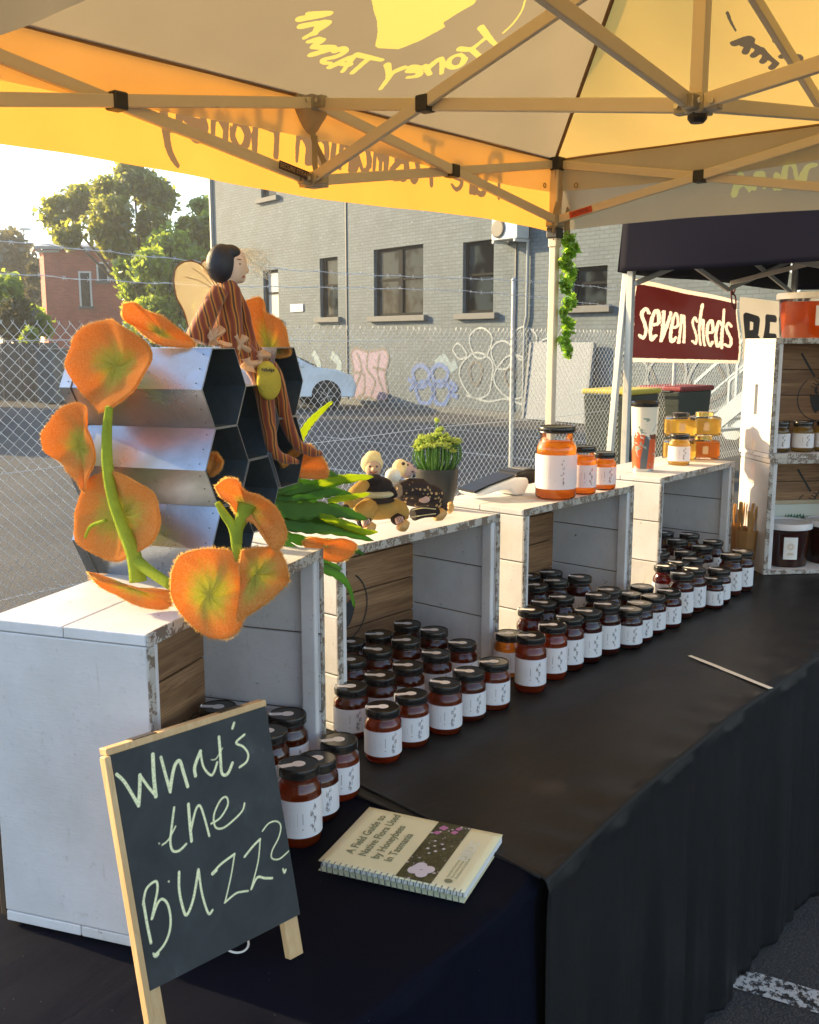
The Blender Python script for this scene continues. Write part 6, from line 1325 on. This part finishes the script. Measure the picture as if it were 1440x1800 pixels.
# ------------------------------------------------------------ strap leaves
def leaf_surf(k_ref, k_tr): pass
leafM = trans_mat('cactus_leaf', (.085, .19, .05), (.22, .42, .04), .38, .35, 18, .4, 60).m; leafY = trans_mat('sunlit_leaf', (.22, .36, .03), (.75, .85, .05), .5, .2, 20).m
lp = empty('strap_leaf_plant', ony(455, 880, yL + .02), 0, 'green serrated strap leaves fanning right from the metal stack', 'plant')
LV = [([(440, 868), (490, 835), (545, 828), (610, 846)], 19, leafM, .02), ([(445, 862), (515, 860), (585, 846), (650, 838)], 15, leafM, .0), ([(455, 892), (520, 898), (585, 897), (645, 912)], 20, leafM, .015), ([(470, 880), (520, 872), (575, 866), (600, 862)], 14, leafM, -.01),
      ([(450, 908), (520, 925), (590, 932), (655, 950)], 14, leafM, .005), ([(480, 940), (540, 985), (590, 1008), (612, 1030), (622, 1066)], 13, leafM, .03), ([(560, 850), (600, 842), (655, 838)], 10, leafY, .025), ([(440, 845), (470, 825), (510, 818), (560, 820)], 15, leafM, -.02),
      ([(450, 920), (510, 915), (580, 918), (630, 925)], 15, leafM, -.015), ([(560, 905), (600, 920), (640, 935), (662, 935)], 9, leafY, .02), ([(575, 880), (610, 875), (650, 868)], 8, leafY, .01), ([(520, 790), (535, 757), (552, 735), (583, 706)], 8, leafY, .0), ([(505, 960), (560, 985), (600, 1000)], 10, leafM, .01), ([(430, 885), (480, 862), (530, 850)], 17, leafM, .03), ([(435, 850), (480, 880), (540, 885), (600, 905)], 18, leafM, -.02), ([(450, 870), (500, 850), (560, 858), (620, 870)], 16, leafM, -.03), ([(470, 930), (530, 950), (600, 958), (640, 975)], 12, leafM, -.02), ([(440, 900), (500, 912), (560, 912), (610, 925)], 18, leafM, -.025)]
for pts, wpx, m_, off in LV:
    P_ = [ony(x, y, yL - off) for x, y in smoothpath(pts, 8)]; n = len(P_); mb = MB(); W0 = wpx / 1775 * 1.95 * 1.75
    ps = random.uniform(0, 6)
    for i, q in enumerate(P_):
        t = i / (n - 1); T_ = P_[min(i + 1, n - 1)] - P_[max(i - 1, 0)]; T_ /= np.linalg.norm(T_); sd = np.cross(T_, np.array([0, 1, 0])); sd /= np.linalg.norm(sd); sd = sd * .92 + np.array([0, .39, 0]) * math.sin(ps)
        w2 = W0 * (min(1, t * 5 + .25)) * (1 - t ** 4) ** .8 * (.74 + .26 * abs(math.sin(i * 1.05))) * .5 + .0008
        bulge = np.array([0, -1, 0]) * .004
        mb.v += [tuple(q - sd * w2), tuple(q - sd * w2 * .5 + bulge), tuple(q + bulge * .4), tuple(q + sd * w2 * .5 + bulge), tuple(q + sd * w2)]
    mb.f = [(5 * i + j, 5 * i + j + 1, 5 * i + 6 + j, 5 * i + 5 + j) for i in range(n - 1) for j in range(4)]
    mb.build('strap_leaf', m_, lp, smooth=True, solid=.0012, fixn=False)

# ============================================================ DOLLS
def ellipsoid(mb, c, r, ax=None, nu=18, nv=12):
    ax = np.eye(3) if ax is None else ax; c = np.array(c); vs = [c + ax[2] * r[2]]; fs = []
    for j in range(1, nv):
        th = math.pi * j / nv
        for i in range(nu):
            a = 2 * math.pi * i / nu; vs.append(c + ax[0] * r[0] * math.sin(th) * math.cos(a) + ax[1] * r[1] * math.sin(th) * math.sin(a) + ax[2] * r[2] * math.cos(th))
    vs.append(c - ax[2] * r[2]); n = len(vs) - 1
    fs += [(0, 1 + i, 1 + (i + 1) % nu) for i in range(nu)]
    fs += [(1 + j * nu + i, 1 + (j + 1) * nu + i, 1 + (j + 1) * nu + (i + 1) % nu, 1 + j * nu + (i + 1) % nu) for j in range(nv - 2) for i in range(nu)]
    fs += [(n, 1 + (nv - 2) * nu + (i + 1) % nu, 1 + (nv - 2) * nu + i) for i in range(nu)]
    return mb.add(vs, fs)
def remesh(o, vox, sm=4):
    m = o.modifiers.new('remesh', 'REMESH'); m.mode = 'VOXEL'; m.voxel_size = vox; m.use_smooth_shade = True
    if sm: s = o.modifiers.new('smooth', 'SMOOTH'); s.iterations = sm; s.factor = .5
    return o
dd = HD * math.cos(math.radians(52)) + RT * math.sin(math.radians(52)); dn = np.cross(dd, UZ); dn = -dn if dn @ (-HD) < 0 else dn
anc = onp(412, 612, hb + Y1 * .045, Y1); DEP = float((anc - CAM) @ HD)
def PD(x, y, off=0.0): return onp(x, y, anc + dn * off, dn)
PXM = DEP / 1775
AXD = np.array([dd, dn, UZ])
def stripe_mat():
    k = NT('striped_cotton'); v = k.coord('Object'); dt = k.n('ShaderNodeVectorMath', operation='DOT_PRODUCT'); k.l(v, dt.inputs[0]); dt.inputs[1].default_value = tuple(dd + UZ * .16 + dn * .55)
    w_2 = k.math('ADD', k.math('MULTIPLY', dt.outputs['Value'], 360), k.math('MULTIPLY', k.noise(v, 14, 2), 7)); s = k.math('ADD', k.math('MULTIPLY', k.math('SINE', w_2), .5), .5)
    c = k.ramp(s, [(0, (.16, .022, .004)), (.45, (.24, .045, .006)), (.72, (.44, .15, .014)), (.86, (.50, .19, .018)), (.94, (.08, .02, .004)), (1, (.07, .018, .004))]); k.color(c); k.set(Roughness=.8); k.b.inputs['Sheen Weight'].default_value = .3; return k.m
strp = stripe_mat(); skin = plain('doll_cotton', (.78, .54, .38), .75, 0, .06, 20, .2, 300); cream = trans_mat('cream_felt', (.72, .50, .32), (.9, .6, .35), .35, .1, 30).m; hairm = plain('black_hair_cap', (.012, .012, .02), .55, 0, .3, 60, .5, 160)
doll = empty('seated_doll', anc, 0, 'cloth fairy doll with black bob and brown striped dress sitting on the metal stack', 'doll')
mb = MB()
def rp(*l): return [x * PXM for x in l]
mb.tube([PD(*p) for p in smoothpath([(398, 492), (402, 515), (400, 545), (398, 580), (400, 606)], 4)], np.interp(np.linspace(0, 1, 17), [0, .2, .5, .8, 1], rp(11, 25, 29, 35, 38)), 14, flat=.75)
mb.tube([PD(p[0], p[1], .020) for p in smoothpath([(388, 508), (368, 545), (352, 580), (345, 600)], 4)], np.interp(np.linspace(0, 1, 13), [0, .5, 1], rp(15, 18, 22)), 12)
mb.tube([PD(p[0], p[1], -.012) for p in smoothpath([(412, 515), (428, 550), (436, 590), (448, 625)], 4)], np.interp(np.linspace(0, 1, 13), [0, .5, 1], rp(12, 12, 13)), 12)
mb.tube([PD(p[0], p[1], .016) for p in smoothpath([(402, 600), (430, 622), (455, 655), (466, 700), (472, 745), (478, 785), (490, 803)], 4)], np.interp(np.linspace(0, 1, 25), [0, .3, .5, .8, 1], rp(22, 20, 17, 12, 10)), 12)
mb.tube([PD(p[0], p[1], -.012) for p in smoothpath([(410, 598), (445, 622), (478, 655), (492, 700), (505, 745), (522, 780), (540, 792)], 4)], np.interp(np.linspace(0, 1, 25), [0, .3, .5, .8, 1], rp(20, 18, 16, 11, 9)), 12)
mb.tube([PD(p[0], p[1], .016) for p in [(485, 800), (505, 808), (525, 812)]], rp(10, 9, 5), 10); mb.tube([PD(p[0], p[1], -.012) for p in [(532, 788), (550, 796), (566, 797)]], rp(10, 9, 5), 10)
remesh(mb.build('dress_and_legs', strp, doll, smooth=True), .0026, 5)
mb = MB(); ellipsoid(mb, PD(410, 466), rp(25, 21, 33), AXD, 24, 16); ellipsoid(mb, PD(428, 476), rp(8, 6, 7), AXD); ellipsoid(mb, PD(421, 488), rp(11, 12, 10), AXD); mb.tube([PD(428, 462), PD(433, 474), PD(434, 480)], rp(3.5, 5, 4.5), 8); mb.tube([PD(402, 488), PD(399, 503)], rp(11, 12), 10)
head = remesh(mb.build('head', skin, doll, smooth=True), .0018, 3)
mb = MB(); A_h = np.array([dd * .97 - UZ * .2, dn, UZ * .97 + dd * .2]); ellipsoid(mb, PD(389, 463), rp(27, 23, 34), A_h, 26, 18); ellipsoid(mb, PD(403, 445, .0), rp(20, 22, 15), AXD, 20, 14); hair = remesh(mb.build('hair', hairm, doll, smooth=True), .0022, 3)
eye = plain('doll_eye_paint', (.05, .03, .03), .4); lip = plain('doll_lip_paint', (.40, .08, .05), .5); brow = plain('doll_brow_paint', (.16, .08, .05), .6)
for (x, y, rx, rz, m_, nm) in ((421, 464, 3.4, 2.0, eye, 'eye'), (420, 456, 5.5, 1.1, brow, 'eyebrow'), (427, 486, 4.0, 2.2, lip, 'mouth')):
    mb = MB(); ellipsoid(mb, PD(x, y, 19.0 * PXM if nm != 'mouth' else 13.0 * PXM), rp(rx, 2.2, rz), AXD, 10, 8); mb.build(nm, m_, head, smooth=True)
# hands: palm, four fingers, thumb
def hand(c, fwd, up, L, parent, m=skin, curl=.5):
    fwd = np.array(fwd, float); fwd /= np.linalg.norm(fwd); up = np.array(up, float); sd = np.cross(fwd, up); sd /= np.linalg.norm(sd); up = np.cross(sd, fwd); c = np.array(c); mb = MB()
    ellipsoid(mb, c + fwd * L * .22, (L * .28, L * .22, L * .11), np.array([fwd, sd, up]), 14, 10)
    for k, (o_, ln_) in enumerate(((-.30, .48), (-.10, .58), (.10, .54), (.28, .42))):
        a = c + fwd * L * .40 + sd * L * o_ * .5; b = a + fwd * L * ln_ * .55 - up * L * .05 * curl; e = b + fwd * L * ln_ * .38 - up * L * .22 * curl; mb.tube([a, b, e], [L * .062, L * .056, L * .045], 7)
    mb.tube([c + sd * L * -.18 + fwd * L * .12, c + sd * L * -.36 + fwd * L * .30, c + sd * L * -.36 + fwd * L * .46], [L * .075, L * .062, L * .05], 7)
    return remesh(mb.build('hand', m, parent, smooth=True), L * .035, 2)
hand(PD(348, 600, .022), dd - UZ * .1, UZ + dn * .4, 34 * PXM, doll); hand(PD(450, 626, -.006), dd * .8 - UZ * .6, UZ + dn * .3, 30 * PXM, doll)
# pale felt ruffles at the wrists
def ruffle(pts, cen, off, nm='ruffle'):
    O = [PD(x, y, off) for x, y in smoothpath(pts + [pts[0]], 4)[:-1]]; c_ = PD(cen[0], cen[1], off + .012); n = len(O); mb = MB(); mb.v = [tuple(c_)]
    for f in (.5, 1): mb.v += [tuple(c_ + (o - c_) * f + dn * .010 * math.sin(i * .9) * f) for i, o in enumerate(O)]
    mb.f = [(0, 1 + i, 1 + (i + 1) % n) for i in range(n)] + [(1 + i, 1 + n + i, 1 + n + (i + 1) % n, 1 + (i + 1) % n) for i in range(n)]; mb.build(nm, cream, doll, smooth=True, solid=.001, fixn=False)
ruffle([(362, 590), (368, 573), (378, 578), (388, 570), (392, 582), (386, 600), (378, 606), (366, 604)], (376, 594), .034); ruffle([(410, 592), (416, 582), (428, 590), (440, 602), (436, 618), (422, 626), (414, 612)], (424, 606), .030)
ruffle([(450, 618), (464, 612), (472, 622), (468, 636), (456, 638), (448, 630)], (460, 626), .030); ruffle([(424, 632), (442, 626), (456, 634), (458, 652), (440, 654), (426, 644)], (440, 640), .032)
mb = MB(); mb.tube([PD(x, y, .030) for x, y in [(385, 600), (400, 606), (420, 608), (436, 628)]], rp(3, 4, 5, 4), 8); mb.build('waist_tie', cream, doll, smooth=True)
# honey pouch
mb = MB(); ellipsoid(mb, PD(473, 672, .040), rp(24, 13, 32), AXD * np.array([[1], [1], [1]]), 22, 16); ellipsoid(mb, PD(468, 650, .040), rp(18, 12, 16), AXD, 18, 12); po = remesh(mb.build('pouch', trans_mat('yellow_felt', (.62, .48, .07), (.8, .6, .08), .2, .2, 40, .8, 300).m, doll, smooth=True), .0022, 5)
fc_m = plain('pouch_ink', (.03, .025, .02), .6); mb = MB()
for k in range(7): mb.box(PD(461 + k * 3.4, 649.5 + .25 * k + (k % 2) * .8, .040 + 13.5 * PXM), (2.1 * PXM, .0008, (4.2 + (k % 3)) * PXM), AXD)
o = mb.build('embroidered_word', fc_m, po); tag(o, kind='stuff')
# gauze wings with a bound wire edge
gz = NT('gauze_wing'); t1 = gz.n('ShaderNodeBsdfTranslucent'); t1.inputs[0].default_value = (1.0, .84, .58, 1); t2 = gz.n('ShaderNodeBsdfTransparent'); t2.inputs[0].default_value = (.9, .8, .6, 1); d2 = gz.n('ShaderNodeBsdfDiffuse'); d2.inputs[0].default_value = (.55, .40, .22, 1)
m1 = gz.n('ShaderNodeMixShader'); m1.inputs[0].default_value = .5; m2 = gz.n('ShaderNodeMixShader'); m2.inputs[0].default_value = .68; gz.l(t1.outputs[0], m1.inputs[1]); gz.l(d2.outputs[0], m1.inputs[2]); gz.l(m1.outputs[0], m2.inputs[1]); gz.l(t2.outputs[0], m2.inputs[2]); gz.l(m2.outputs[0], gz.out.inputs[0])
wire2 = plain('brown_wing_binding', (.22, .10, .04), .6)
def wing(pts, off, nm='wing'):
    O = [PD(x, y, off) for x, y in smoothpath(pts + [pts[0]], 5)[:-1]]; c_ = np.mean(O, axis=0); n = len(O); mb = MB(); mb.v = [tuple(c_ + dn * .006)] + [tuple(o) for o in O]; mb.f = [(0, 1 + i, 1 + (i + 1) % n) for i in range(n)]
    w_3 = mb.build(nm, gz.m, doll, smooth=True, fixn=False); MB().tube([np.array(o) for o in O + [O[0]]], .0012, 5).build('wing_binding', wire2, w_3)
    for k in range(3): MB().tube([PD(384, 512, off + .001), (PD(384, 512, off + .001) + O[(k * 6 + 3) % n]) / 2 + UZ * .004, O[(k * 6 + 3) % n] * .8 + PD(384, 512, off) * .2], .0006, 4).build('wing_vein', wire2, w_3)
wing([(305, 492), (310, 470), (328, 459), (350, 463), (368, 482), (388, 512), (372, 530), (354, 562), (335, 602), (330, 572), (322, 545), (310, 522)], -.035); wing([(350, 470), (358, 458), (372, 458), (384, 470), (390, 505), (378, 500), (362, 482)], -.050)
mb = MB()
for _ in range(60):
    a = PD(random.uniform(424, 434), random.uniform(436, 448), random.uniform(-.02, .02)); b = PD(random.uniform(446, 482), random.uniform(438, 494), random.uniform(-.03, .03)); c_ = (a + b) / 2 + np.array([random.gauss(0, .008) for _ in range(3)]); mb.tube(smoothpath([a, c_, b], 4), .00028, 3)
for _ in range(40):
    a = PD(random.uniform(440, 478), random.uniform(440, 490), 0); b = PD(random.uniform(440, 478), random.uniform(440, 490), 0); mb.tube(smoothpath([a, (a + b) / 2 + UZ * random.gauss(0, .006), b], 3), .00028, 3)
o = mb.build('pale_threads', plain('thread_white', (.75, .72, .60), .5), doll); tag(o, kind='stuff')

# bee dolls
BYp = 1.545; 
def PB(x, y, off=0.0): return ony(x, y, BYp - off)
PM2 = float((PB(670, 880) - CAM) @ HD) / 1775
def r2(*l): return [x * PM2 for x in l]
AXC = np.array([RT, -HD, UZ])
yel = trans_mat('mustard_fleece', (.44, .29, .09), (.7, .45, .12), .2, .15, 40, .4, 200).m; blkf = plain('black_fleece', (.018, .010, .010), .9, 0, .3, 40, .6, 300); knit = trans_mat('cream_knit', (.78, .72, .50), (.95, .85, .5), .4, .12, 60, .8, 260).m
tan = plain('tan_shoe_leather', (.52, .30, .10), .5, 0, .15, 30); pinkf = plain('pink_cloth', (.62, .40, .34), .8, 0, .1, 30); face_m = plain('doll_face', (.62, .40, .25), .7, 0, .08, 30)
beeA = empty('bee_doll', (PB(668, 925)[0], BYp - .02, TOPZ), 0, 'small smiling bee doll in a cream knitted hood with yellow trousers', 'doll', 'bee dolls lying on the second crate')
def part(root, blobs, m, nm, vox=.0022, sm=3, ax=AXC):
    mb = MB()
    for b in blobs:
        if b[0] == 'e': ellipsoid(mb, PB(b[1], b[2], b[3]), r2(*b[4]), ax, 18, 12)
        else: mb.tube([PB(*p) for p in smoothpath(b[1], 3)], np.interp(np.linspace(0, 1, 3 * (len(b[1]) - 1) + 1), np.linspace(0, 1, len(b[2])), r2(*b[2])), 10)
    return remesh(mb.build(nm, m, root, smooth=True), vox, sm)
hA = part(beeA, [('e', 656, 822, .02, (15, 15, 17)), ('e', 657, 826, .036, (4, 5, 4))], face_m, 'head', .0018, 2)
part(beeA, [('e', 654, 815, .012, (20, 18, 19)), ('e', 656, 801, .02, (14, 14, 9))], knit, 'knitted_hood')
for x in (650.5, 662.5): mb = MB(); ellipsoid(mb, PB(x, 820, .020 + 16 * PM2), r2(2.2, 1.5, 1.8), AXC, 10, 8); mb.build('eye', eye, hA, smooth=True)
mb = MB(); mb.tube(smoothpath([PB(649, 829, .022 + 14.5 * PM2), PB(656, 832, .020 + 16 * PM2), PB(663, 829, .022 + 14.5 * PM2)], 3), .0011, 6); mb.build('mouth', lip, hA)
part(beeA, [('e', 660, 853, .022, (31, 21, 17)), ('e', 656, 842, .03, (18, 15, 9))], blkf, 'black_bodice')
part(beeA, [('e', 660, 869, .025, (33, 22, 8))], knit, 'cream_band'); part(beeA, [('e', 660, 879, .026, (35, 23, 7))], blkf, 'black_band')
part(beeA, [('e', 664, 895, .02, (42, 24, 19)), ('t', [(648, 892, .03), (638, 904, .05), (636, 914, .055)], (18, 20, 16)), ('t', [(680, 892, .03), (700, 898, .05), (704, 912, .06)], (19, 20, 15))], yel, 'yellow_trousers')
for (x, y) in ((640, 916), (699, 912)):
    part(beeA, [('e', x, y, .062, (13, 9, 12))], blkf, 'dark_cuff'); s_2 = part(beeA, [('t', [(x + 2, y - 2, .07), (x + 5, y + 8, .078)], (8, 7))], pinkf, 'stocking')
    for k in range(4): MB().tube([PB(x - 3 + 3 * k, y - 8 + k, .070 + 8 * PM2), PB(x + 1 + 3 * k, y + 6, .078 + 7.5 * PM2)], .0007, 4).build('stocking_stripe', blkf, s_2)
    part(beeA, [('t', [(x + 3, y + 10, .075), (x + 10, y + 14, .08), (x + 17, y + 4, .082)], (10, 10, 6))], tan, 'shoe')
part(beeA, [('t', [(642, 850, .02), (626, 866, .03), (614, 886, .04)], (10, 13, 11))], yel, 'sleeve'); part(beeA, [('e', 607, 894, .045, (8, 8, 8))], blkf, 'cuff'); hand(PB(604, 900, .045), -RT * .4 - UZ, -HD, 16 * PM2, beeA, face_m)
part(beeA, [('t', [(676, 848, .03), (688, 862, .04), (694, 874, .05)], (7, 8, 7))], blkf, 'sleeve')
def leop():
    k = NT('spotted_fleece'); v = k.coord('Object'); vo = k.n('ShaderNodeTexVoronoi'); vo.inputs['Scale'].default_value = 95; vo.inputs['Randomness'].default_value = 1; k.l(v, vo.inputs['Vector']); n = k.noise(v, 45, 3)
    k.color(k.mix(k.math('MULTIPLY', k.ramp(vo.outputs['Distance'], [(.30, 1), (.38, 0)]), k.ramp(n, [(.50, 0), (.53, 1)])), (.020, .010, .010), (.50, .32, .14))); k.set(Roughness=.85); return k.m
lep = leop()
beeB = empty('bee_doll', (PB(750, 915)[0], BYp - .02, TOPZ), 0, 'dark spotted bee doll lying on its side against the black plant pot', 'doll', 'bee dolls lying on the second crate')
hB_ = part(beeB, [('e', 714, 826, .01, (15, 14, 15)), ('t', [(722, 822, .015), (730, 829, .018)], (5, 4))], pinkf, 'head', .0018, 2)
part(beeB, [('e', 704, 822, .004, (15, 14, 16)), ('e', 722, 848, .015, (14, 12, 9))], knit, 'cream_hood')
for (x, y, r_) in ((709, 815, 3.5), (717, 817, 2.2), (726, 829, 2.0), (728, 837, 3.0), (720, 842, 2.0)): mb = MB(); ellipsoid(mb, PB(x, y, .012 + 15 * PM2), r2(r_, 2, r_ * .9), AXC, 10, 8); mb.build('button_eye' if r_ == 3.0 else 'dark_spot', eye, hB_, smooth=True)
part(beeB, [('e', 738, 870, .02, (46, 26, 23)), ('t', [(700, 862, .02), (735, 860, .03), (765, 885, .04), (782, 900, .05)], (15, 22, 18, 9))], lep, 'spotted_body')
part(beeB, [('e', 746, 878, .02 + 24 * PM2, (11, 4, 7))], pinkf, 'pink_patch')
part(beeB, [('t', [(726, 905, .06), (745, 900, .065), (768, 900, .07)], (12, 11, 10))], blkf, 'trouser_leg')
for k in range(2): MB().tube(smoothpath([PB(724, 897 + 12 * k, .062 + 11 * PM2), PB(742, 893 + 13 * k, .067 + 10 * PM2), PB(766, 895 + 8 * k, .072 + 8 * PM2)], 4), .0013, 5).build('pale_piping', knit, beeB)
part(beeB, [('t', [(764, 908, .07), (773, 906, .074), (780, 898, .076)], (8, 11, 9))], tan, 'shoe'); part(beeB, [('t', [(788, 900, .03), (793, 893, .032), (791, 884, .034)], (6, 7, 5))], tan, 'shoe')
pom = empty('white_pompom', PB(691, 836, .03), 0, 'glaring white fluffy ball between the two bee dolls', 'pompom'); mb = MB(); ellipsoid(mb, PB(691, 836, .03), r2(14, 12, 13), AXC, 20, 14); pb_ = mb.build('ball', plain('white_fluff', (.85, .83, .78), .9, 0, .05, 40, .8, 200), pom, smooth=True)
fz = MB(); c_ = PB(691, 836, .03)
for _ in range(700):
    v = np.array([random.gauss(0, 1) for _ in range(3)]); v /= np.linalg.norm(v); q = c_ + v * 12.5 * PM2; sd = np.cross(v, UZ) * .0003; fz.add([q - sd, q + sd, q + v * random.uniform(3, 6) * PM2], [(0, 1, 2)])
o = fz.build('fluff', fuzzm, pom, fixn=False); o.data.materials.clear(); o.data.materials.append(knit); tag(o, kind='stuff')

# ============================================================ POTTED SUCCULENT
q = onz(783, 893, TOPZ); pt_c = np.array([q[0], q[1] + .03, TOPZ]); pot = empty('potted_succulent', pt_c, 0, 'bushy green succulent in a smooth black pot on the crate', 'plant')
mb = MB(); mb.lathe([(0, 0), (.036, 0), (.043, .006), (.054, .05), (.0585, .102), (.0585, .106), (.054, .106), (.052, .09), (0, .088)], 40); o = mb.build('pot', plain('black_pot', (.022, .022, .020), .38, 0, .1, 20), pot, world=False); smooth_by(o, .9)
mb = MB(); mb.lathe([(.0518, 0), (0, .004)], 24, (0, 0, .092)); mb.build('soil', plain('soil', (.04, .03, .02), .9), pot, world=False)
sg = trans_mat('succulent_stem', (.12, .24, .07), (.3, .5, .1), .25, .25, 50).m; sgt = trans_mat('succulent_tip', (.46, .58, .16), (.8, .9, .25), .4, .25, 80).m
for i in range(76):
    a = i * 2.399963; rr = .048 * math.sqrt((i + .5) / 76); out = 1.2 if rr > .03 else .85; hh = random.uniform(.060, .085) * (1.35 - rr / .052 * .55) + .01
    b0 = np.array([rr * .75 * math.cos(a), rr * .75 * math.sin(a), .092]); b2 = np.array([rr * out * 1.05 * math.cos(a), rr * out * 1.05 * math.sin(a), .092 + hh]); b1 = np.array([rr * out * 1.15 * math.cos(a), rr * out * 1.15 * math.sin(a), .092 + hh * .5])
    if i in (3, 5): b2[2] += .022
    s_ = MB().tube(smoothpath([b0, b1, b2], 4), [random.uniform(.0016, .0026)] * 9, 6).build('stem', sg, pot, world=False, smooth=True)
    mb = MB()
    for k in range(14):
        v = np.array([random.gauss(0, 1), random.gauss(0, 1), abs(random.gauss(.6, .7))]); v /= np.linalg.norm(v); mb.tube([b2 - UZ * .002, b2 + v * .007, b2 + v * .0125], [.0014, .0020, .0007], 5)
    mb.build('tip', sgt, s_, world=False, smooth=True)

# ============================================================ HANGING VINE
vt = np.array([KX + .07, KY - .07, 0]); vine = empty('hanging_ivy', (vt[0], vt[1], 2.08), 0, 'bright green artificial ivy garland hanging beside the corner pole', 'ivy')
cl = []
for i in range(17):
    t = i / 16; q = ony(1001 - 6 * t + 5 * math.sin(i * 1.7), 424 + 200 * t, vt[1]); cl.append((q[0] - vt[0], q[1] - vt[1], q[2] - 2.08, .034 * (1 - .3 * t) * (1 + .2 * math.sin(i * 2.3))))
vl = leafmat('ivy_leaf', (.07, .24, .015), (.22, .46, .05), (.55, .85, .08), .5)
leaf_cloud('ivy_leaves', cl, 1500, .026, vl, vine, .1)
MB().tube(smoothpath([(c[0], c[1], c[2]) for c in cl], 3), .002, 5).build('vine_stem', plain('vine_green', (.08, .16, .03), .6), vine, world=False)

# ============================================================ HAZE
hz = NT('haze_air'); hz.t.nodes.remove(hz.b); pv = hz.n('ShaderNodeVolumePrincipled'); pv.inputs['Density'].default_value = .0020; pv.inputs['Anisotropy'].default_value = .55; pv.inputs['Color'].default_value = (.90, .93, .95, 1)
hz.l(pv.outputs[0], hz.out.inputs['Volume'])
o = MB().add([(-30, -30, -1), (70, -30, -1), (70, 75, -1), (-30, 75, -1), (-30, -30, 14), (70, -30, 14), (70, 75, 14), (-30, 75, 14)], [(3, 2, 1, 0), (4, 5, 6, 7), (0, 1, 5, 4), (1, 2, 6, 5), (2, 3, 7, 6), (3, 0, 4, 7)]).build('haze', hz.m); tag(o, kind='stuff')
